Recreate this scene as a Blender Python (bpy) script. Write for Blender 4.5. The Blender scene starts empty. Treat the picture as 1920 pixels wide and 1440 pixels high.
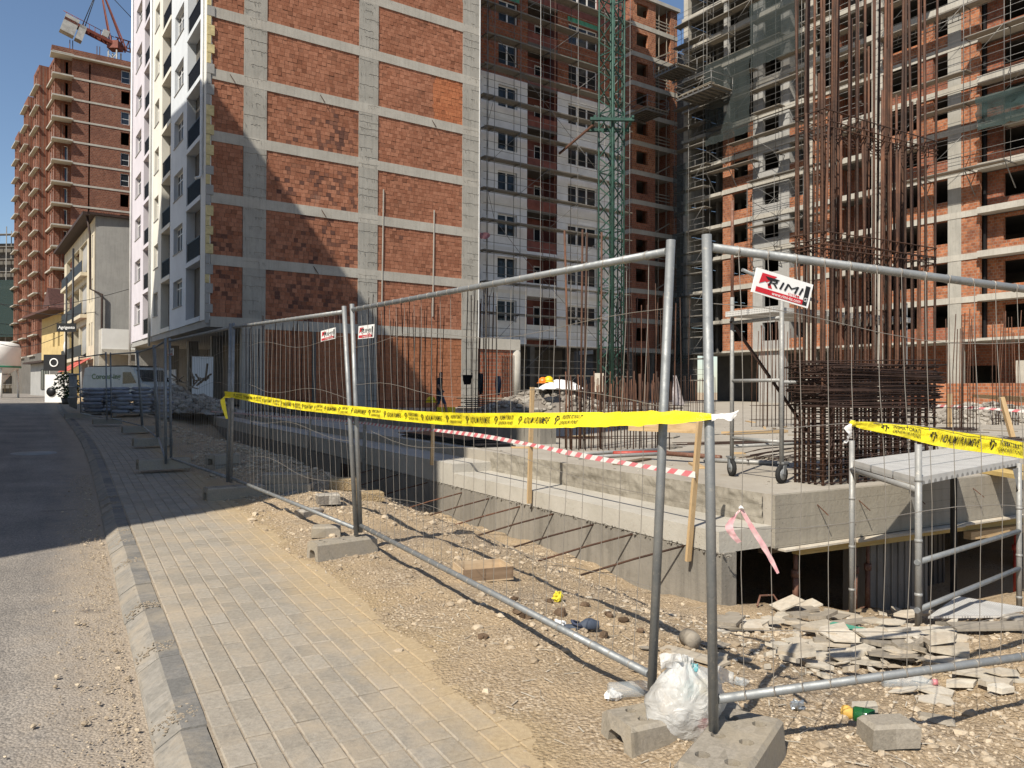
import bpy, math, random
from mathutils import Vector, Matrix, noise
RN = random.Random(11)
sc = bpy.context.scene
col = sc.collection
rad = math.radians
# ---------------------------------------------------------------- camera, sky, sun, exposure
CAM_H = 1.5
_p, _r = rad(.45), rad(.25)
_F = Vector((0, math.cos(_p), math.sin(_p))); _R0 = Vector((1, 0, 0)); _U0 = _R0.cross(_F)
_R = math.cos(_r)*_R0 + math.sin(_r)*_U0; _U = -math.sin(_r)*_R0 + math.cos(_r)*_U0
cd = bpy.data.cameras.new('camera'); cam = bpy.data.objects.new('camera', cd); col.objects.link(cam)
cam.matrix_world = Matrix(((_R.x, _U.x, -_F.x, 0), (_R.y, _U.y, -_F.y, 0), (_R.z, _U.z, -_F.z, CAM_H), (0, 0, 0, 1)))
cd.sensor_width = 36; cd.lens = 36*1442/1920; cd.clip_start = .05; cd.clip_end = 3000
sc.camera = cam
SUN_AZ, SUN_EL = rad(30), rad(47)          # light travels towards azimuth SUN_AZ (right of +Y), from SUN_EL above the horizon
wd = bpy.data.worlds.new('World'); sc.world = wd; wd.use_nodes = True
nt = wd.node_tree; bg = nt.nodes['Background']
sk = nt.nodes.new('ShaderNodeTexSky'); sk.sky_type = 'NISHITA'; sk.sun_disc = False
sk.sun_elevation = SUN_EL; sk.sun_rotation = SUN_AZ + math.pi
sk.air_density = 1.0; sk.dust_density = .5; sk.ozone_density = 2.5
nt.links.new(sk.outputs[0], bg.inputs[0]); bg.inputs[1].default_value = .092
sd = bpy.data.lights.new('sun', 'SUN'); sd.energy = 4.8; sd.angle = rad(.5); sd.color = (1, .93, .81)
so = bpy.data.objects.new('sun', sd); col.objects.link(so)
so.location = (-30, -60, 80)
so.rotation_euler = Vector((math.sin(SUN_AZ)*math.cos(SUN_EL), math.cos(SUN_AZ)*math.cos(SUN_EL), -math.sin(SUN_EL))).to_track_quat('-Z', 'Y').to_euler()
sc.view_settings.view_transform = 'Standard'; sc.view_settings.look = 'None'
sc.view_settings.exposure = .45; sc.view_settings.gamma = 1
sc.render.resolution_x, sc.render.resolution_y = 1024, 768
sc.render.engine = 'CYCLES'
try:
    sc.cycles.max_bounces = 6; sc.cycles.diffuse_bounces = 3; sc.cycles.glossy_bounces = 2; sc.cycles.transparent_max_bounces = 8
except Exception: pass

# ---------------------------------------------------------------- frames
class Fr:
    """local frame: a along e1, b along e2 (horizontal, orthogonal), z up"""
    def __init__(s, o, e1, e2, z=0):
        s.o = Vector((o[0], o[1], z)); l1 = math.hypot(*e1); l2 = math.hypot(*e2)
        s.e1 = Vector((e1[0]/l1, e1[1]/l1, 0)); s.e2 = Vector((e2[0]/l2, e2[1]/l2, 0))
        s.flip = s.e1.x*s.e2.y - s.e1.y*s.e2.x < 0
    def p(s, a, b, z=0): return s.o + s.e1*a + s.e2*b + Vector((0, 0, z))
    def sub(s, a, b, yaw=0, z=0):
        c, n = math.cos(yaw), math.sin(yaw); q = s.p(a, b, z)
        e1 = s.e1*c + s.e2*n; e2 = -s.e1*n + s.e2*c
        return Fr((q.x, q.y), (e1.x, e1.y), (e2.x, e2.y), q.z)
WORLD = Fr((0, 0), (1, 0), (0, 1))
W2 = (-.4985, .867); N2 = (.867, .4985)
S = Fr((0, 0), W2, N2)                       # street frame: a along the street, b to the right of it
VB = (.826, .5635); UB = (-.5635, .826)      # building directions

def px(x, y, Y):
    """a world point seen at photo pixel x, y standing Y metres ahead (used to take positions off the photo)"""
    d = _R*((x-960)/1442) + _U*((720-y)/1442) + _F
    return Vector((0, 0, CAM_H)) + d*(Y/d.y)
def pz(x, y, z):
    d = _R*((x-960)/1442) + _U*((720-y)/1442) + _F
    return Vector((0, 0, CAM_H)) + d*((z-CAM_H)/d.z)
def onplane(x, y, P, D):
    """photo pixel on the vertical plane through P along D"""
    d = _R*((x-960)/1442) + _U*((720-y)/1442) + _F
    det = D[0]*-d.y + d.x*D[1]
    k = (D[0]*-P[1] + P[0]*D[1])/det
    k = (P[0]*D[1]-P[1]*D[0])/(d.x*D[1]-d.y*D[0])
    return Vector((0, 0, CAM_H)) + d*k
def S3(x): x = max(0., min(1., x)); return x*x*(3-2*x)
def nz(x, y, z=0): return noise.noise(Vector((x, y, z)))

# ---------------------------------------------------------------- mesh builder
class MB:
    def __init__(s): s.v = []; s.f = []; s.uv = []; s.mi = []; s.sm = []; s.c = []; s.hc = False
    def face(s, pts, uv=None, m=0, smooth=False, c=None):
        i = len(s.v); s.v.extend([tuple(p) for p in pts]); s.f.append(tuple(range(i, i+len(pts))))
        s.uv.append(uv or [(p[0], p[1]) for p in pts]); s.mi.append(m); s.sm.append(smooth)
        s.c.append(c or (1, 1, 1)); s.hc = s.hc or c is not None
    def idx(s, verts, faces, m=0, smooth=False, uv=None):
        i = len(s.v); s.v.extend([tuple(p) for p in verts])
        for f in faces:
            s.f.append(tuple(i+k for k in f))
            s.uv.append([uv[k] for k in f] if uv else [(verts[k][0]+verts[k][1]*.3, verts[k][2]+verts[k][1]*.7) for k in f]); s.mi.append(m); s.sm.append(smooth); s.c.append((1, 1, 1))
    def box(s, a0, a1, b0, b1, z0, z1, F=WORLD, m=0, skip='', c=None):
        if a0 > a1: a0, a1 = a1, a0
        if b0 > b1: b0, b1 = b1, b0
        if z0 > z1: z0, z1 = z1, z0
        P = F.p
        fs = {'a': [(a0, b1, z0), (a0, b0, z0), (a0, b0, z1), (a0, b1, z1)], 'A': [(a1, b0, z0), (a1, b1, z0), (a1, b1, z1), (a1, b0, z1)],
              'b': [(a0, b0, z0), (a1, b0, z0), (a1, b0, z1), (a0, b0, z1)], 'B': [(a1, b1, z0), (a0, b1, z0), (a0, b1, z1), (a1, b1, z1)],
              'z': [(a0, b1, z0), (a1, b1, z0), (a1, b0, z0), (a0, b0, z0)], 'Z': [(a0, b0, z1), (a1, b0, z1), (a1, b1, z1), (a0, b1, z1)]}
        for k, q in fs.items():
            if k in skip: continue
            uv = [(t[1], t[2]) if k in 'aA' else (t[0], t[2]) if k in 'bB' else (t[0], t[1]) for t in q]
            if F.flip: q = q[::-1]; uv = uv[::-1]
            s.face([P(*t) for t in q], uv, m, False, c)
    def bar(s, p0, p1, w, h, m=0, up=Vector((0, 0, 1))):
        p0 = Vector(p0); p1 = Vector(p1); d = p1-p0; L = d.length
        if L < 1e-6: return
        d /= L; x = d.cross(up)
        if x.length < 1e-3: x = d.cross(Vector((1, 0, 0)))
        x.normalize(); y = x.cross(d)
        c = [(x*(sx*w/2)+y*(sy*h/2)) for sx, sy in ((-1, -1), (1, -1), (1, 1), (-1, 1))]
        A = [p0+k for k in c]; B = [p1+k for k in c]
        for i in range(4):
            j = (i+1) % 4; o = i*.37
            s.face([A[i], A[j], B[j], B[i]], [(0, o), (0, o+w), (L, o+w), (L, o)], m)
        s.face(A[::-1], [(0, 0), (w, 0), (w, h), (0, h)], m); s.face(B, [(0, 0), (w, 0), (w, h), (0, h)], m)
    def tube(s, pts, r, n=6, m=0, cap=True, smooth=True):
        pts = [Vector(p) for p in pts]; rr = r if isinstance(r, (list, tuple)) else [r]*len(pts)
        i0 = len(s.v); u = 0; ref = None
        for k, p in enumerate(pts):
            d = (pts[min(k+1, len(pts)-1)]-pts[max(k-1, 0)])
            d = d.normalized() if d.length > 1e-9 else Vector((0, 0, 1))
            if ref is None:
                ref = d.cross(Vector((0, 0, 1)))
                if ref.length < 1e-2: ref = d.cross(Vector((1, 0, 0)))
            ref = (ref - d*ref.dot(d)).normalized(); y = d.cross(ref)
            for q in range(n):
                t = 2*math.pi*q/n; s.v.append(tuple(p+ref*(math.cos(t)*rr[k])+y*(math.sin(t)*rr[k])))
        for k in range(len(pts)-1):
            L = (pts[k+1]-pts[k]).length
            for q in range(n):
                q2 = (q+1) % n
                s.f.append((i0+k*n+q, i0+k*n+q2, i0+(k+1)*n+q2, i0+(k+1)*n+q))
                s.uv.append([(u, q/n), (u, (q+1)/n), (u+L, (q+1)/n), (u+L, q/n)]); s.mi.append(m); s.sm.append(smooth); s.c.append((1, 1, 1))
            u += L
        if cap:
            for k, rv in ((0, True), (len(pts)-1, False)):
                q = [i0+k*n+j for j in range(n)]; q = q[::-1] if rv else q
                s.f.append(tuple(q)); s.uv.append([(0, 0)]*n); s.mi.append(m); s.sm.append(False); s.c.append((1, 1, 1))
    def lathe(s, c, prof, n=16, m=0, axis='z', F=None, smooth=True, cap=True):
        c = Vector(c); i0 = len(s.v)
        e = F or WORLD
        for (r, h) in prof:
            for q in range(n):
                t = 2*math.pi*q/n
                if axis == 'z': o = Vector((math.cos(t)*r, math.sin(t)*r, h))
                elif axis == 'b': o = e.e1*(math.cos(t)*r)+Vector((0, 0, math.sin(t)*r))+e.e2*h
                else: o = e.e2*(math.cos(t)*r)+Vector((0, 0, math.sin(t)*r))+e.e1*h
                s.v.append(tuple(c+o))
        for k in range(len(prof)-1):
            for q in range(n):
                q2 = (q+1) % n; s.f.append((i0+k*n+q, i0+k*n+q2, i0+(k+1)*n+q2, i0+(k+1)*n+q))
                s.uv.append([(q/n, prof[k][1]), ((q+1)/n, prof[k][1]), ((q+1)/n, prof[k+1][1]), (q/n, prof[k+1][1])]); s.mi.append(m); s.sm.append(smooth); s.c.append((1, 1, 1))
        for k, rv in ((0, True), (len(prof)-1, False)):
            if cap and prof[k][0] > 1e-5:
                q = [i0+k*n+j for j in range(n)]; q = q[::-1] if rv else q
                s.f.append(tuple(q)); s.uv.append([(0, 0)]*n); s.mi.append(m); s.sm.append(False); s.c.append((1, 1, 1))
    def mesh(s, name, mat, org=Vector((0, 0, 0))):
        me = bpy.data.meshes.new(name)
        me.from_pydata([(v[0]-org.x, v[1]-org.y, v[2]-org.z) for v in s.v], [], s.f)
        ul = me.uv_layers.new(name='UVMap'); fl = [c for f in s.uv for q in f for c in q]
        ul.data.foreach_set('uv', fl)
        me.polygons.foreach_set('use_smooth', s.sm)
        mats = mat if isinstance(mat, (list, tuple)) else [mat]
        for mm in mats: me.materials.append(M[mm])
        if len(mats) > 1: me.polygons.foreach_set('material_index', s.mi)
        if s.hc:
            at = me.attributes.new('bcol', 'FLOAT_COLOR', 'FACE'); at.data.foreach_set('color', [x for c in s.c for x in (*c, 1)])
        me.update()
        return me
    def build(s, name, mat, parent=None, base=None):
        if parent is not None: org = ORG[parent.name]
        else:
            if base is None:
                xs = [v[0] for v in s.v]; ys = [v[1] for v in s.v]; zs = [v[2] for v in s.v]
                base = ((min(xs)+max(xs))/2, (min(ys)+max(ys))/2, min(zs))
            org = Vector(base)
        o = bpy.data.objects.new(name, s.mesh(name, mat, org)); col.objects.link(o)
        if parent is not None: o.parent = parent
        else: o.location = org
        ORG[o.name] = org
        return o
ORG = {}
def tag(o, label, cat, group=None):
    o['label'] = label; o['category'] = cat
    if group: o['group'] = group
    return o
def thing(name, label, cat, loc=(0, 0, 0), group=None):
    o = bpy.data.objects.new(name, None); col.objects.link(o); o.location = loc; o.empty_display_size = .2
    ORG[o.name] = Vector(loc)
    return tag(o, label, cat, group)
def struct(o, kind='structure'): o['kind'] = kind; return o
def one(fn, name, mat, parent=None, *a, **k):
    mb = MB(); fn(mb, *a, **k); return mb.build(name, mat, parent)
def bx(name, mat, parent, *a, **k):
    mb = MB(); mb.box(*a, **k); return mb.build(name, mat, parent)
def tb(name, mat, parent, pts, r, n=6, **k):
    mb = MB(); mb.tube(pts, r, n, **k); return mb.build(name, mat, parent)
def br(name, mat, parent, p0, p1, w, h, **k):
    mb = MB(); mb.bar(p0, p1, w, h, **k); return mb.build(name, mat, parent)
def inst(src, parent, loc, rz=0, name=None):
    """a copy of a one-mesh part, sharing its mesh"""
    o = src.copy(); col.objects.link(o); o.parent = parent; o.location = loc; o.rotation_euler = (0, 0, rz)
    return o
def copy_tree(o, parent=None, delta=Vector((0, 0, 0))):
    c = o.copy(); col.objects.link(c); c.parent = parent
    if parent is None: c.location = o.location + delta
    ORG[c.name] = ORG[o.name] + delta
    for ch in o.children: copy_tree(ch, c, delta)
    return c

# ---------------------------------------------------------------- materials
M = {}
def mk(name):
    m = bpy.data.materials.new(name); m.use_nodes = True; M[name] = m
    nt = m.node_tree; b = nt.nodes['Principled BSDF']
    return m, nt, b
def N(nt, t, **k):
    n = nt.nodes.new(t)
    for a, v in k.items():
        if a.startswith('i_'):
            key = a[2:]; key = int(key) if key.isdigit() else key.replace('_', ' ')
            n.inputs[key].default_value = v
        else: setattr(n, a, v)
    return n
def ramp(nt, src, stops):
    r = N(nt, 'ShaderNodeValToRGB'); e = r.color_ramp.elements
    while len(e) < len(stops): e.new(.5)
    for i, (p, c) in enumerate(stops): e[i].position = p; e[i].color = (*c, 1) if len(c) == 3 else c
    nt.links.new(src, r.inputs[0]); return r
def mixc(nt, fac, a, b, blend='MIX'):
    m = N(nt, 'ShaderNodeMix', data_type='RGBA', blend_type=blend)
    for sock, v in ((m.inputs[0], fac), (m.inputs[6], a), (m.inputs[7], b)):
        if hasattr(v, 'links'): nt.links.new(v, sock)
        elif isinstance(v, (int, float)): sock.default_value = v
        else: sock.default_value = (*v, 1)
    return m.outputs[2]
def noi(nt, scale, det=4, rough=.6, vec=None, dist=0):
    n = N(nt, 'ShaderNodeTexNoise'); n.inputs['Scale'].default_value = scale; n.inputs['Detail'].default_value = det
    n.inputs['Roughness'].default_value = rough; n.inputs['Distortion'].default_value = dist
    if vec is not None: nt.links.new(vec, n.inputs['Vector'])
    return n.outputs['Fac']
def bump(nt, b, h, st=.3, d=.02):
    n = N(nt, 'ShaderNodeBump'); n.inputs['Strength'].default_value = st; n.inputs['Distance'].default_value = d
    nt.links.new(h, n.inputs['Height']); nt.links.new(n.outputs[0], b.inputs['Normal'])
def geo(nt): return N(nt, 'ShaderNodeNewGeometry').outputs['Position']
def uvn(nt): return N(nt, 'ShaderNodeTexCoord').outputs['UV']
def plain(name, c, rough=.6, metal=0, var=.12, scale=3., bs=0., spec=.4, c2=None, emit=0):
    m, nt, b = mk(name); b.inputs['Roughness'].default_value = rough; b.inputs['Metallic'].default_value = metal
    b.inputs['Specular IOR Level'].default_value = spec
    P = geo(nt); n = noi(nt, scale, 5, .65, P)
    c2 = c2 or tuple(x*(1-var*2.2) for x in c)
    r = ramp(nt, n, [(.28, c2), (.72, tuple(min(1, x*(1+var)) for x in c))])
    nt.links.new(r.outputs[0], b.inputs['Base Color'])
    if bs: bump(nt, b, noi(nt, scale*9, 4, .6, P), bs, .01)
    return m
def lk(nt, a, b): nt.links.new(a, b)
def multi_noise_mat(name, layers, rough=.9, bumps=((60, .4),), spec=.25, bd=.02):
    """layers: list of (noise scale, low stop, high stop, colour); the first is the base colour pair"""
    m, nt, b = mk(name); b.inputs['Roughness'].default_value = rough; b.inputs['Specular IOR Level'].default_value = spec
    P = geo(nt); c = None
    for sc_, lo, hi, colr in layers:
        if c is None: c = ramp(nt, noi(nt, sc_, 6, .65, P), [(lo, colr[0]), (hi, colr[1])]).outputs[0]; continue
        f = ramp(nt, noi(nt, sc_, 5, .65, P, .6), [(lo, (0, 0, 0)), (hi, (1, 1, 1))]).outputs[0]
        c = mixc(nt, f, c, colr)
    lk(nt, c, b.inputs['Base Color'])
    h = None
    for s_, k in bumps:
        n = noi(nt, s_, 4, .65, P); mu = N(nt, 'ShaderNodeMath', operation='MULTIPLY'); lk(nt, n, mu.inputs[0]); mu.inputs[1].default_value = k
        if h is None: h = mu.outputs[0]
        else:
            ad = N(nt, 'ShaderNodeMath', operation='ADD'); lk(nt, h, ad.inputs[0]); lk(nt, mu.outputs[0], ad.inputs[1]); h = ad.outputs[0]
    bump(nt, b, h, .8, bd)
    return m
# ---- ground
def mat_asphalt():
    m, nt, b = mk('asphalt'); b.inputs['Roughness'].default_value = .85; b.inputs['Specular IOR Level'].default_value = .3
    P = geo(nt)
    agg = N(nt, 'ShaderNodeTexVoronoi', feature='F1'); agg.inputs['Scale'].default_value = 75; lk(nt, P, agg.inputs['Vector'])
    g = ramp(nt, agg.outputs['Distance'], [(.15, (.36, .33, .295)), (.6, (.19, .175, .16))])
    rndc = ramp(nt, agg.outputs['Color'], [(.2, (.18, .165, .15)), (.8, (.42, .38, .335))])
    c = mixc(nt, .45, g.outputs[0], rndc.outputs[0])
    big = ramp(nt, noi(nt, .7, 5, .6, P), [(.35, (.72, .72, .72)), (.65, (1.05, 1.03, 1.0))])
    c = mixc(nt, 1, c, big.outputs[0], 'MULTIPLY')
    # dust and grit gathered along the kerb (uv.x = metres from the kerb)
    sx = N(nt, 'ShaderNodeSeparateXYZ'); lk(nt, uvn(nt), sx.inputs[0])
    ad = N(nt, 'ShaderNodeMath', operation='MULTIPLY_ADD'); lk(nt, noi(nt, 3.2, 6, .7, P), ad.inputs[0]); ad.inputs[1].default_value = .9; lk(nt, sx.outputs[0], ad.inputs[2])
    du = ramp(nt, ad.outputs[0], [(.50, (.95, .95, .95)), (1.0, (0, 0, 0))])
    dn = ramp(nt, noi(nt, 55, 4, .7, P), [(.3, (.25, .20, .15)), (.7, (.42, .355, .275))])
    c = mixc(nt, du.outputs[0], c, dn.outputs[0])
    mpw = N(nt, 'ShaderNodeMapping'); mpw.inputs['Scale'].default_value = (1.6, .12, 1); lk(nt, uvn(nt), mpw.inputs[0])
    wr = ramp(nt, noi(nt, 1.3, 5, .6, mpw.outputs[0], .4), [(.35, (.80, .80, .81)), (.65, (1.12, 1.10, 1.07))]); c = mixc(nt, .75, c, wr.outputs[0], 'MULTIPLY')
    # worn stains
    st = ramp(nt, noi(nt, 1.6, 4, .5, P, 1.), [(.66, (0, 0, 0)), (.72, (.5, .5, .5))])
    c = mixc(nt, st.outputs[0], c, (.10, .085, .075))
    lk(nt, c, b.inputs['Base Color'])
    ivt = N(nt, 'ShaderNodeMath', operation='SUBTRACT'); ivt.inputs[0].default_value = 1; lk(nt, agg.outputs['Distance'], ivt.inputs[1])
    bump(nt, b, ivt.outputs[0], .7, .008)
mat_asphalt()
def mat_dirt():
    m, nt, b = mk('dirt'); b.inputs['Roughness'].default_value = .95; b.inputs['Specular IOR Level'].default_value = .15
    P = geo(nt)
    base = ramp(nt, noi(nt, 48, 8, .8, P), [(.32, (.23, .165, .10)), (.5, (.42, .315, .20)), (.68, (.56, .45, .31))])
    gv = N(nt, 'ShaderNodeTexVoronoi', feature='F1'); gv.inputs['Scale'].default_value = 58; lk(nt, P, gv.inputs['Vector'])
    gcol = ramp(nt, gv.outputs['Color'], [(.15, (.26, .20, .145)), (.5, (.43, .35, .26)), (.9, (.62, .525, .405))])
    gsh = ramp(nt, gv.outputs['Distance'], [(.3, (1, 1, 1)), (.75, (.62, .57, .5))])  # shade between the grains multiplied into the gravel colour
    gr = mixc(nt, 1, gcol.outputs[0], gsh.outputs[0], 'MULTIPLY')
    f = ramp(nt, noi(nt, .85, 5, .65, P, .4), [(.44, (0, 0, 0)), (.60, (.85, .85, .85))])
    c = mixc(nt, f.outputs[0], base.outputs[0], gr)
    # fine ochre dust, uv.x = metres right of the paving edge
    sx = N(nt, 'ShaderNodeSeparateXYZ'); lk(nt, uvn(nt), sx.inputs[0])
    ad = N(nt, 'ShaderNodeMath', operation='MULTIPLY_ADD'); lk(nt, noi(nt, 1.7, 6, .7, P), ad.inputs[0]); ad.inputs[1].default_value = .8; lk(nt, sx.outputs[0], ad.inputs[2])
    du = ramp(nt, ad.outputs[0], [(.36, (1, 1, 1)), (.78, (0, 0, 0))])
    dc = ramp(nt, noi(nt, 40, 5, .7, P), [(.3, (.28, .20, .11)), (.7, (.49, .375, .225))])
    c = mixc(nt, du.outputs[0], c, dc.outputs[0])
    lk(nt, c, b.inputs['Base Color'])
    mu = N(nt, 'ShaderNodeMath', operation='MULTIPLY'); lk(nt, gv.outputs['Distance'], mu.inputs[0]); mu.inputs[1].default_value = -.7
    ad2 = N(nt, 'ShaderNodeMath', operation='ADD'); lk(nt, mu.outputs[0], ad2.inputs[0]); lk(nt, noi(nt, 70, 5, .7, P), ad2.inputs[1])
    bump(nt, b, ad2.outputs[0], .9, .018)
mat_dirt()
def mat_objrand(name, c1, c2, rough=.9, nscale=45, dust=None, bs=.5, bd=.006, wear=None, edge=False):
    """pieces of one kind, tone varied from piece to piece"""
    m, nt, b = mk(name); b.inputs['Roughness'].default_value = rough; b.inputs['Specular IOR Level'].default_value = .2
    P = geo(nt); oi = N(nt, 'ShaderNodeObjectInfo')
    rnd = oi.outputs['Random']
    isl = N(nt, 'ShaderNodeNewGeometry').outputs['Random Per Island']
    ad = N(nt, 'ShaderNodeMath', operation='ADD'); lk(nt, rnd, ad.inputs[0]); lk(nt, isl, ad.inputs[1])
    fr = N(nt, 'ShaderNodeMath', operation='FRACT'); lk(nt, ad.outputs[0], fr.inputs[0])
    c = ramp(nt, fr.outputs[0], [(0, c1), (1, c2)]).outputs[0]
    n1 = ramp(nt, noi(nt, nscale, 5, .7, P), [(.3, (.75, .75, .75)), (.7, (1.12, 1.12, 1.12))])
    c = mixc(nt, 1, c, n1.outputs[0], 'MULTIPLY')
    if dust:
        f = ramp(nt, noi(nt, 2.6, 6, .7, P, .5), [(.45, (0, 0, 0)), (.72, (.75, .75, .75))])
        c = mixc(nt, f.outputs[0], c, dust)
    if wear:
        f = ramp(nt, noi(nt, 7, 5, .7, P, 1), [(.6, (0, 0, 0)), (.7, (.6, .6, .6))])
        c = mixc(nt, f.outputs[0], c, wear)
    if edge:                                        # ochre dust blown over the paving from the dirt side
        dt = N(nt, 'ShaderNodeVectorMath', operation='DOT_PRODUCT'); lk(nt, P, dt.inputs[0]); dt.inputs[1].default_value = (N2[0], N2[1], 0)
        ad3 = N(nt, 'ShaderNodeMath', operation='MULTIPLY_ADD'); lk(nt, noi(nt, 2.4, 6, .7, P), ad3.inputs[0]); ad3.inputs[1].default_value = .7; lk(nt, dt.outputs['Value'], ad3.inputs[2])
        f = ramp(nt, ad3.outputs[0], [(.0, (0, 0, 0)), (1, (0, 0, 0))]); f.color_ramp.elements[0].position = .0
        mr = N(nt, 'ShaderNodeMapRange'); lk(nt, ad3.outputs[0], mr.inputs[0]); mr.inputs[1].default_value = 1.62; mr.inputs[2].default_value = 2.0; mr.inputs[3].default_value = 0; mr.inputs[4].default_value = .8
        dc2 = ramp(nt, noi(nt, 40, 5, .7, P), [(.3, (.33, .24, .135)), (.7, (.47, .36, .215))]); c = mixc(nt, mr.outputs[0], c, dc2.outputs[0])
    lk(nt, c, b.inputs['Base Color']); bump(nt, b, noi(nt, nscale*2, 5, .7, P), bs, bd)
mat_objrand('paver', (.27, .24, .197), (.335, .30, .25), dust=(.39, .32, .235), wear=(.185, .165, .14), edge=True)
mat_objrand('kerbstone', (.22, .205, .18), (.27, .25, .22), dust=(.36, .30, .225), wear=(.105, .10, .092), nscale=28)
mat_objrand('kerb_top', (.155, .15, .14), (.20, .19, .175), dust=(.34, .29, .22), wear=(.10, .097, .092), nscale=40)
mat_objrand('pebble', (.27, .21, .145), (.54, .445, .325), nscale=30)
mat_objrand('rubble', (.19, .165, .14), (.42, .385, .33), nscale=14, bs=.8, bd=.02)
mat_objrand('footblock', (.26, .23, .185), (.32, .285, .235), nscale=60, dust=(.36, .30, .21), wear=(.14, .125, .10))
mat_objrand('board', (.38, .335, .265), (.56, .515, .435), nscale=20, dust=(.42, .33, .23), rough=.8, bs=.3)
mat_objrand('clod', (.10, .065, .04), (.19, .13, .085), nscale=40, bs=.9, bd=.02)
multi_noise_mat('sand_joint', [(30, .3, .7, ((.22, .18, .135), (.34, .285, .215)))])
# ---- concrete
def mat_concrete(name, c1, c2, stain=(.12, .11, .095), streak=.0, rough=.85, form=0., bs=.5, voids=True):
    m, nt, b = mk(name); b.inputs['Roughness'].default_value = rough; b.inputs['Specular IOR Level'].default_value = .25
    P = geo(nt)
    c = ramp(nt, noi(nt, .9, 7, .68, P, .3), [(.3, c1), (.7, c2)]).outputs[0]
    s1 = ramp(nt, noi(nt, 3.4, 6, .7, P, .8), [(.56, (0, 0, 0)), (.75, (.55, .55, .55))])
    c = mixc(nt, s1.outputs[0], c, stain)
    if streak:
        mp = N(nt, 'ShaderNodeMapping'); mp.inputs['Scale'].default_value = (6, 6, .35); lk(nt, P, mp.inputs[0])
        s2 = ramp(nt, noi(nt, 1.6, 5, .7, mp.outputs[0]), [(.48, (0, 0, 0)), (.72, (streak, streak, streak))])
        c = mixc(nt, s2.outputs[0], c, tuple(x*.45 for x in c1))
    h = noi(nt, 26, 5, .7, P)
    if form:
        sx = N(nt, 'ShaderNodeSeparateXYZ'); lk(nt, P, sx.inputs[0])
        mo = N(nt, 'ShaderNodeMath', operation='FRACT'); mm = N(nt, 'ShaderNodeMath', operation='MULTIPLY'); lk(nt, sx.outputs[2], mm.inputs[0]); mm.inputs[1].default_value = 1/form; lk(nt, mm.outputs[0], mo.inputs[0])
        ln = ramp(nt, mo.outputs[0], [(.0, (.55, .55, .55)), (.06, (1, 1, 1)), (.94, (1, 1, 1))])
        c = mixc(nt, .8, c, ln.outputs[0], 'MULTIPLY')
    if voids:
        vo = N(nt, 'ShaderNodeTexVoronoi', feature='F1'); vo.inputs['Scale'].default_value = 13; lk(nt, P, vo.inputs['Vector'])
        vr = ramp(nt, vo.outputs['Distance'], [(.06, (.35, .35, .35)), (.1, (1, 1, 1))])
        c = mixc(nt, .6, c, vr.outputs[0], 'MULTIPLY')
    lk(nt, c, b.inputs['Base Color']); bump(nt, b, h, bs, .012)
mat_concrete('conc_deck', (.30, .268, .222), (.40, .365, .31), (.24, .19, .135))
mat_concrete('conc_wall', (.19, .175, .15), (.29, .265, .225), (.13, .115, .095), streak=.45)
mat_concrete('conc_pale', (.36, .335, .285), (.48, .45, .395), (.28, .245, .195))
mat_concrete('conc_col', (.30, .285, .25), (.40, .38, .335), (.21, .195, .17), streak=.35)
mat_concrete('conc_band', (.36, .335, .29), (.47, .445, .39), (.28, .26, .22), streak=.3, voids=False)
mat_concrete('conc_form', (.24, .215, .175), (.34, .31, .255), (.17, .145, .115), streak=.25, form=.13)
mat_concrete('conc_dark', (.10, .093, .083), (.155, .145, .13), (.07, .062, .055))  # concrete with interior shade put into the colour, so openings read near black
mat_concrete('conc_grey', (.30, .295, .28), (.38, .37, .35), (.24, .235, .22), streak=.25, voids=False)
# ---- brick
def mat_brick(name, c1, c2, mort, w=.27, h=.21, ms=.02, dark=(.10, .045, .035), dfac=.55, rough=.9):
    m, nt, b = mk(name); b.inputs['Roughness'].default_value = rough; b.inputs['Specular IOR Level'].default_value = .2
    t = N(nt, 'ShaderNodeTexBrick'); t.inputs['Scale'].default_value = 1; t.inputs['Brick Width'].default_value = w; t.inputs['Row Height'].default_value = h
    t.inputs['Mortar Size'].default_value = ms; t.inputs['Mortar Smooth'].default_value = .3; t.offset = .5
    t.inputs['Color1'].default_value = (*c1, 1); t.inputs['Color2'].default_value = (*c2, 1); t.inputs['Mortar'].default_value = (*mort, 1)
    lk(nt, uvn(nt), t.inputs['Vector'])
    P = geo(nt)
    f = ramp(nt, noi(nt, .35, 4, .6, P), [(.5, (0, 0, 0)), (.72, (dfac, dfac, dfac))])
    c = mixc(nt, f.outputs[0], t.outputs['Color'], dark)
    n1 = ramp(nt, noi(nt, 3.2, 7, .75, P), [(.3, (.62, .62, .62)), (.7, (1.2, 1.17, 1.14))])
    c = mixc(nt, 1, c, n1.outputs[0], 'MULTIPLY')
    sm = ramp(nt, noi(nt, 1.1, 6, .75, P, .7), [(.62, (0, 0, 0)), (.75, (.5, .5, .5))])
    c = mixc(nt, sm.outputs[0], c, (.38, .34, .29))
    lk(nt, c, b.inputs['Base Color'])
    iv = N(nt, 'ShaderNodeMath', operation='SUBTRACT'); iv.inputs[0].default_value = 1; lk(nt, t.outputs['Fac'], iv.inputs[1])
    bump(nt, b, iv.outputs[0], .8, .012)
mat_brick('brick_orange', (.28, .095, .045), (.46, .185, .09), (.34, .25, .19))
mat_brick('brick_red', (.255, .085, .05), (.335, .125, .07), (.25, .185, .145))
mat_brick('brick_far', (.165, .06, .038), (.245, .098, .06), (.22, .16, .125), w=.32, h=.24)
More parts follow.
